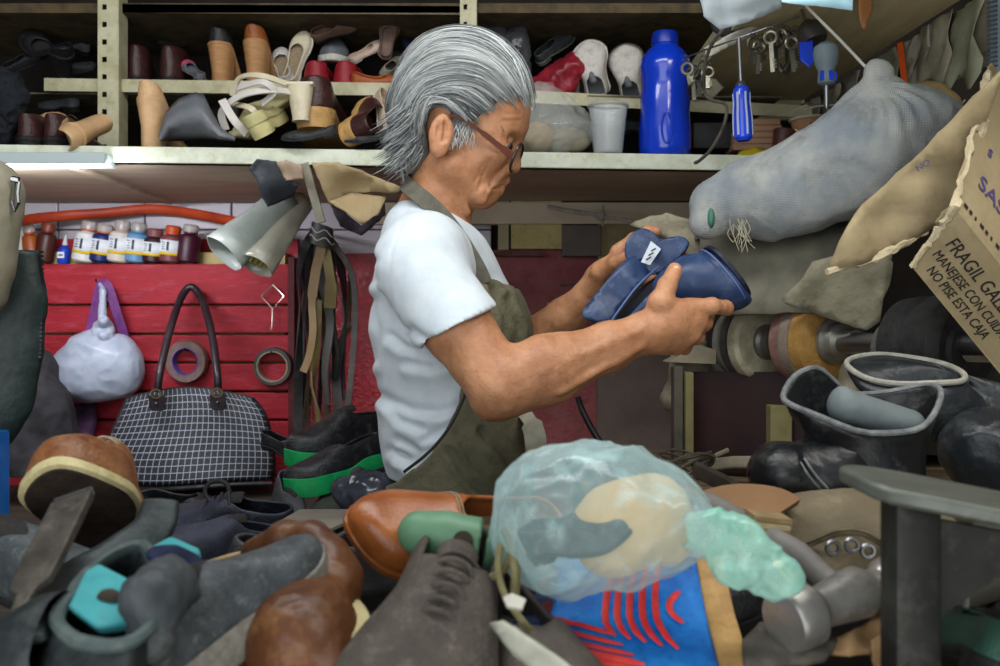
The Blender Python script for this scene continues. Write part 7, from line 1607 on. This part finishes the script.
scrap('felt_scrap', 'grey felt sheet lying under the hammer face', [(742, 640), (760, 622), (790, 618), (840, 640), (826, 656), (780, 664), (745, 664)], lambda u, v: .84-.06*v, mat('grey_felt', '45413a', '5d584e', scale=30, rough=.95, bump=.5), .02, .006, cat='felt scrap', seed=103)
# boots
def boot_black(n, c1, c2): return leather(n, c1, c2, .36, '50534f', scale=8, bump=.35)
BK = boot_black('boot_black', '0c0d0f', '191a1d')
def ring(c, u, v, n=36, ph=0): return [c+u*math.cos(q)+v*math.sin(q) for q in (2*PI*i/n for i in range(n))]
t = thing('ankle_boot', 'black leather ankle boot standing open, toe towards the plank bench', 'boot', GH)
def B_(px, py, Y): return P(px, py, Y)
rim_ = cat_rom(PP([(940, 390, 1.12), (925, 384, 1.15), (890, 393, 1.17), (850, 393, 1.17), (832, 379, 1.165), (815, 367, 1.155), (795, 376, 1.14), (782, 395, 1.12), (792, 405, 1.09), (822, 416, 1.075), (870, 433, 1.07), (915, 430, 1.075), (935, 415, 1.09)]), 3, True)
rings = []
for (cx, cy, rx, Y, dy) in ((868, 500, 54, 1.12, .050), (866, 476, 56, 1.12, .050), (866, 452, 58, 1.12, .050)):
    rings.append([P(cx+rx*math.cos(2*PI*i/39), cy, Y)+Vector((0, dy*math.sin(2*PI*i/39), 0)) for i in range(39)])
rings.append([a.lerp(b, .5) for a, b in zip(rings[-1], rim_)]); rings.append([a.lerp(b, .5)+(b-P(862, 405, 1.12))*.05 for a, b in zip(rings[-1], rim_)]); rings.append(rim_)
sh_o = MB().loft(rings, cap=False).build('shaft', BK, t, solid=.005, sub=1, off=-1, noi=(.004, 16), edge=180)
MB().tube(cat_rom([p+noise.noise_vector(Vector(p)*16)*.004 for p in rings[-1]], 1, True), .0034, 8, closed=True).build('rim', mat('rim_grey', '55585a', '7b7e7c', scale=60, rough=.7, bump=.3), t)
F = Field((P(745, 0, 1.12).x, 1.00, P(0, 520, 1.12).z), (P(925, 0, 1.15).x, 1.24, P(0, 430, 1.1).z), .0034)
F.cone(P(786, 478, 1.10), P(830, 482, 1.11), .036, .040, .03); F.ell(P(778, 472, 1.10), (.026, .036, .028), .02); F.cone(P(830, 482, 1.11), P(890, 488, 1.12), .038, .036, .03); F.cone(P(830, 474, 1.11), P(850, 455, 1.115), .030, .034, .03); F.half(P(0, 505, 1.11), (0, 0, -1))
F.build('foot', BK, t, 1, crinkle(.0015, 18, .001, 45))
m2 = MB()
for (pts) in ([(800, 462, 1.066), (812, 480, 1.062), (832, 500, 1.066)], [(804, 458, 1.068), (818, 478, 1.060), (840, 500, 1.066)]): m2.tube(cat_rom(PP(pts), 6), .0014, 5)
m2.build('seam_stitching', mat('rim_grey', '55585a'), t)
MB().plate(PP([(757, 492, 1.06), (770, 503, 1.06), (900, 509, 1.07), (912, 500, 1.10), (905, 494, 1.16), (770, 488, 1.14)]), .008, (0, 0, -1)).build('sole', SB, t, bevel=.002, smooth=False)
t = thing('rolled_insole', 'grey rolled insole stuck in the mouth of the black ankle boot', 'insole'); 
F = Field((P(825, 0, 1.1).x, 1.02, P(0, 450, 1.1).z), (P(935, 0, 1.15).x, 1.2, P(0, 380, 1.1).z), .003); F.cone(P(850, 408, 1.11), P(905, 424, 1.12), .024, .022, .01, sq=((0, 0, 1), .8)); F.ell(P(842, 402, 1.11), (.012, .02, .018), .01); F.build('roll', mat('grey_insole', '5b6465', '747d7d', scale=10, rough=.7, bump=.2), t, 1)
t = thing('black_boot', 'second black leather boot lying behind, pale-lined mouth towards the wheels', 'boot', GH)
BK2 = boot_black('boot_black_grey', '14171a', '282d31')
rings = []
for (cx, cy, rx, rz, Y, dy) in ((903, 372, 52, 13, 1.26, .050), (906, 384, 56, 20, 1.25, .055), (930, 400, 62, 34, 1.24, .06), (965, 415, 60, 42, 1.23, .06), (1010, 430, 55, 46, 1.22, .06), (1060, 445, 50, 45, 1.21, .055)):
    rings.append([P(cx+rx*math.cos(q)*(1 if rz < 25 else .75), cy-rz*math.sin(q)+(6*math.cos(q) if rz > 25 else 0), Y)+Vector((0, dy*math.sin(q)*(1 if rz < 25 else .3)-dy*.3*math.cos(q), 0)) for q in (2*PI*i/40 for i in range(40))])
MB().loft(rings, cap=False).build('shaft', BK2, t, solid=.005, sub=1, noi=(.006, 15), edge=180)
MB().tube([p+noise.noise_vector(Vector(p)*15)*.006+Vector((0, -.001, .002)) for p in rings[0]], .0038, 8, closed=True).build('rim', mat('pale_rim', '8b897e', 'a5a397', scale=60, rough=.8, bump=.3), t)
F = Field((P(940, 0, 1.15).x, 1.05, P(0, 500, 1.2).z), (.75, 1.30, P(0, 400, 1.2).z), .004); F.cone(P(985, 450, 1.20), P(1050, 470, 1.16), .05, .05, .03); F.build('foot', BK2, t, 1, crinkle(.004, 14, .002, 40))
# iron last stand
IR = mat('forged_iron', '1b1c1b', '302f2b', scale=9, rough=.55, metal=.6, bump=.3, c3='4c4d48'); IRT = mat('worn_iron_top', '4d514b', '676b63', scale=12, rough=.5, metal=.5, bump=.2, c3='7c8078')
t = thing('iron_shoe_anvil', 'cast iron cobbler last stand with sole-shaped top plate on square post', 'shoe anvil')
top = [(846, 474), (848, 468), (862, 463), (890, 462), (930, 467), (975, 476), (1030, 486), (1090, 500)]; bot = [(1090, 540), (1030, 526), (985, 516), (945, 506), (915, 497), (890, 490), (868, 485), (851, 480)]
def tp(l, Y0, dY): return [P(x, y, Y0+dY) for x, y in l]
zz = lambda p: p
plz = P(846, 474, .74).z
o1 = []
for x, y, Y in [(846, 0, .74), (850, 0, .785), (880, 0, .815), (930, 0, .82), (985, 0, .80), (1050, 0, .77), (1100, 0, .74)]: o1.append((x, Y))
pts = []
for k_, (x, Y) in enumerate(o1): pts.append(Vector(((x-500)/1000*.76, Y, plz-.030*max(0, (x-860)/240))))
pts2 = []
for x, Y in [(1100, .62), (1050, .635), (985, .655), (930, .675), (885, .690), (855, .71)]: pts2.append(Vector(((x-500)/1000*.76, Y, plz-.030*max(0, (x-860)/240)-.004)))
MB().plate(cat_rom(pts+pts2, 4, True), .012, (0, 0, -1)).build('sole_plate', IRT, t, bevel=.003, edge=30)
pc_ = Vector(((913-500)/1000*.72, .725, 0)); MB().box((pc_.x, .725, (plz-.012+.86)/2), (.034, .034, plz-.012-.86), bev=.005).build('post', IR, t)
MB().plate([Vector((pc_.x+.015, .725, plz-.03)), Vector((pc_.x+.10, .715, plz-.045)), Vector((pc_.x+.015, .725, plz-.105))], .012, (0, 1, 0)).build('gusset', IR, t, smooth=False)
MB().box((pc_.x, .725, .872), (.12, .12, .02), bev=.005).build('foot_plate', IR, t)
# far corner behind the stand
t = thing('khaki_boot', 'dull khaki boot shaft lying behind the iron post', 'boot', GH)
rings = []
for (cx, cy, r, Y) in ((940, 590, 36, .98), (965, 566, 44, .97), (1010, 548, 50, .96), (1060, 530, 50, .95)): rings.append([P(cx, cy, Y)+Vector((.35*r*.001*math.cos(q), r*.001*math.sin(q), r*.00098*math.cos(q))) for q in (2*PI*i/28 for i in range(28))])
MB().loft(rings, cap=False).build('shaft', leather('dull_khaki', '34322a', '4a483d', .7, None), t, solid=.004, sub=1, noi=(.004, 18), edge=180)
m2 = MB(); m2.tube(cat_rom(PP([(940, 560, .84), (958, 580, .83), (966, 600, .83), (960, 622, .83), (950, 612, .83), (956, 590, .83)]), 6), .0026, 6); tag(m2.build('shoelace', mat('lace_grey', '6d6c66', '8b8a83', scale=60, rough=.9)), 'thin grey lace loop hanging behind the iron post', 'lace')
shoe('dark_shoe', 'dark green leather shoe at the corner beside the iron post', (1010, 690, .70), (955, 655, .80), (.2, -.6, .8), kind='loafer', mu=leather('dark_green', '1c3a30', '2c5043', .5, None), ms=SB, group=GH, L=.16)
# fillers deeper in the heap: shoes that carry the upper ones
for lab, a, b, up, kd, m in (('black shoe wedged under the brown tipped-up shoe', (40, 640, 1.02), (150, 620, 1.08), (0, -.4, 1), 'loafer', LB), ('black shoe between the navy shoes and the worn brown one', (215, 590, 1.05), (300, 600, 1.12), (0, -.4, 1), 'loafer', LBd), ('dark shoe under the cognac shoe', (330, 600, 1.02), (420, 590, 1.05), (0, -.4, 1), 'oxford', LGS),
    ('dark shoe under the plastic bag and bright sneaker', (560, 610, 1.05), (650, 610, 1.02), (0, -.4, 1), 'oxford', LB), ('black shoe low behind the iron post', (880, 640, .95), (960, 640, .98), (0, -.4, 1), 'loafer', LB), ('dark shoe at the edge below the blue box', (-25, 590, .95), (40, 600, .9), (0, -.4, 1), 'oxford', LGB)):
    shoe('dark_shoe', lab, a, b, up, kind=kd, mu=m, ms=SB, ml=LIND, group=GH, L=.22)

# ------------------------------------------------------------------ the navy shoe in his hands
NV = leather('held_navy', '1c2c4c', '31466c', .38, '5e7090', scale=10, bump=.15); NVD = mat('held_navy_dark', '0b1020', '151c34', scale=10, rough=.5, bump=.1)
t = thing('navy_shoe', 'navy leather shoe held up in both hands, open side flap with white label', 'shoe')
F = Field((P(630, 0, 1.35).x, 1.33, P(0, 330, 1.42).z), (P(765, 0, 1.42).x, 1.50, P(0, 235, 1.42).z), .0028)
F.cone(P(668, 288, 1.412), P(688, 284, 1.412), .022, .036, .02); F.cone(P(688, 284, 1.412), P(728, 278, 1.415), .036, .048, .02); nb = Vector((.62*1.0, 0, .0))
pa, pb = P(706, 246, 1.41), P(748, 298, 1.41); nb = Vector(((pb-pa).z, 0, -(pb-pa).x)).normalized(); nb = nb if nb.x > 0 else -nb
F.half(pa.lerp(pb, .5), nb); F.build('toe_box', NV, t, 2)
sl = []
c_ = pa.lerp(pb, .5); v_ = (pb-pa).normalized(); hw = (pb-pa).length/2
for q in range(28):
    a_ = 2*PI*q/28; sl.append(c_+v_*(hw*.99*math.copysign(abs(math.cos(a_))**.8, math.cos(a_)))+Vector((0, 1, 0))*(.046*math.copysign(abs(math.sin(a_))**.8, math.sin(a_))))
MB().plate([p-nb*.004 for p in sl], .0065, nb).build('sole_edge', NVD, t, bevel=.0015, smooth=False)
m2 = MB(); m2.tube([p-nb*.010+(p-c_)*.012 for p in sl], .0012, 5, closed=True); m2.build('welt_seam', mat('pale_navy', '5b6f9c', rough=.5, bump=0), t)
def hp(pts, Yf, nm, m, th=.005, curl=.008, seed=3, n=16): o = scrap(nm, None, pts, Yf, m, curl, th, seed=seed, n=n, smooth=True); o.parent = t; return o
hp([(583, 316), (592, 300), (604, 284), (618, 268), (630, 258), (645, 256), (664, 252), (668, 262), (652, 274), (634, 292), (618, 310), (610, 323), (596, 322)], lambda u, v: 1.440-.030*v+.02*u-.012*math.sin(PI*u), 'side_flap', NV)
hp([(626, 258), (625, 245), (630, 236), (640, 230), (650, 232), (660, 240), (664, 250), (650, 258), (636, 262)], lambda u, v: 1.452-.012*v, 'tongue', NV, seed=4)
hp([(645, 258), (658, 243), (672, 238), (683, 238), (688, 245), (676, 260), (660, 272), (650, 274)], lambda u, v: 1.425-.01*u, 'collar_fold', NV, seed=5)
hp([(648, 262), (662, 250), (684, 242), (689, 246), (678, 261), (660, 276)], lambda u, v: 1.435, 'collar_lining', NVD, seed=6)
hp([(598, 322), (610, 323), (634, 294), (664, 272), (672, 278), (648, 304), (628, 331), (612, 331)], lambda u, v: 1.450, 'inner_lining', NVD, seed=7)
hp([(606, 328), (622, 322), (646, 298), (668, 276), (678, 276), (672, 290), (650, 312), (630, 330), (618, 333)], lambda u, v: 1.405, 'lower_panel', NV, seed=8)
hp([(583, 316), (590, 304), (601, 296), (596, 310), (604, 322), (598, 322)], lambda u, v: 1.425, 'dark_edge', NVD, seed=9, n=8)
lb = MB().plate(PP([(641, 262, 1.402), (651, 241, 1.412), (661, 249, 1.408), (650, 265, 1.400)]), .0012, (0, 1, 0)).build('size_label', mat('label_white', 'b9c0c8', rough=.6, bump=0), t, smooth=False)
m2 = MB()
for q in range(3): m2.tube([P(646+q*2.6, 260-q*4.5, 1.3985), P(651+q*2.4, 257-q*4.2, 1.3995)], .0012, 5)
m2.build('label_print', MINK, lb)
m2 = MB(); m2.tube(cat_rom(PP([(612, 320, 1.402), (634, 290, 1.408), (652, 272, 1.416), (668, 258, 1.425)]), 5), .0014, 5); m2.build('edge_seam', mat('pale_navy', '5b6f9c'), t)
# ------------------------------------------------------------------ put every thing's origin at its own base
bpy.context.view_layer.update()
for o in [o for o in COL.objects if o.parent is None and o.type in ('MESH', 'EMPTY')]:
    if (o.matrix_world.to_3x3()-Matrix.Identity(3)).to_quaternion() is None or o.matrix_world != Matrix.Identity(4): continue
    tree = [o]+list(o.children_recursive); ms = [c.data for c in tree if c.type == 'MESH']
    if not ms or any(m.users > 1 for m in ms): continue
    lo, hi = [1e9]*3, [-1e9]*3
    for m in ms:
        a = np.empty(len(m.vertices)*3, np.float32); m.vertices.foreach_get('co', a); a = a.reshape(-1, 3)
        if len(a):
            for i in range(3): lo[i] = min(lo[i], float(a[:, i].min())); hi[i] = max(hi[i], float(a[:, i].max()))
    c = Vector(((lo[0]+hi[0])/2, (lo[1]+hi[1])/2, lo[2]))
    for m in ms: m.transform(Matrix.Translation(-c))
    o.location = c
bpy.context.view_layer.update()
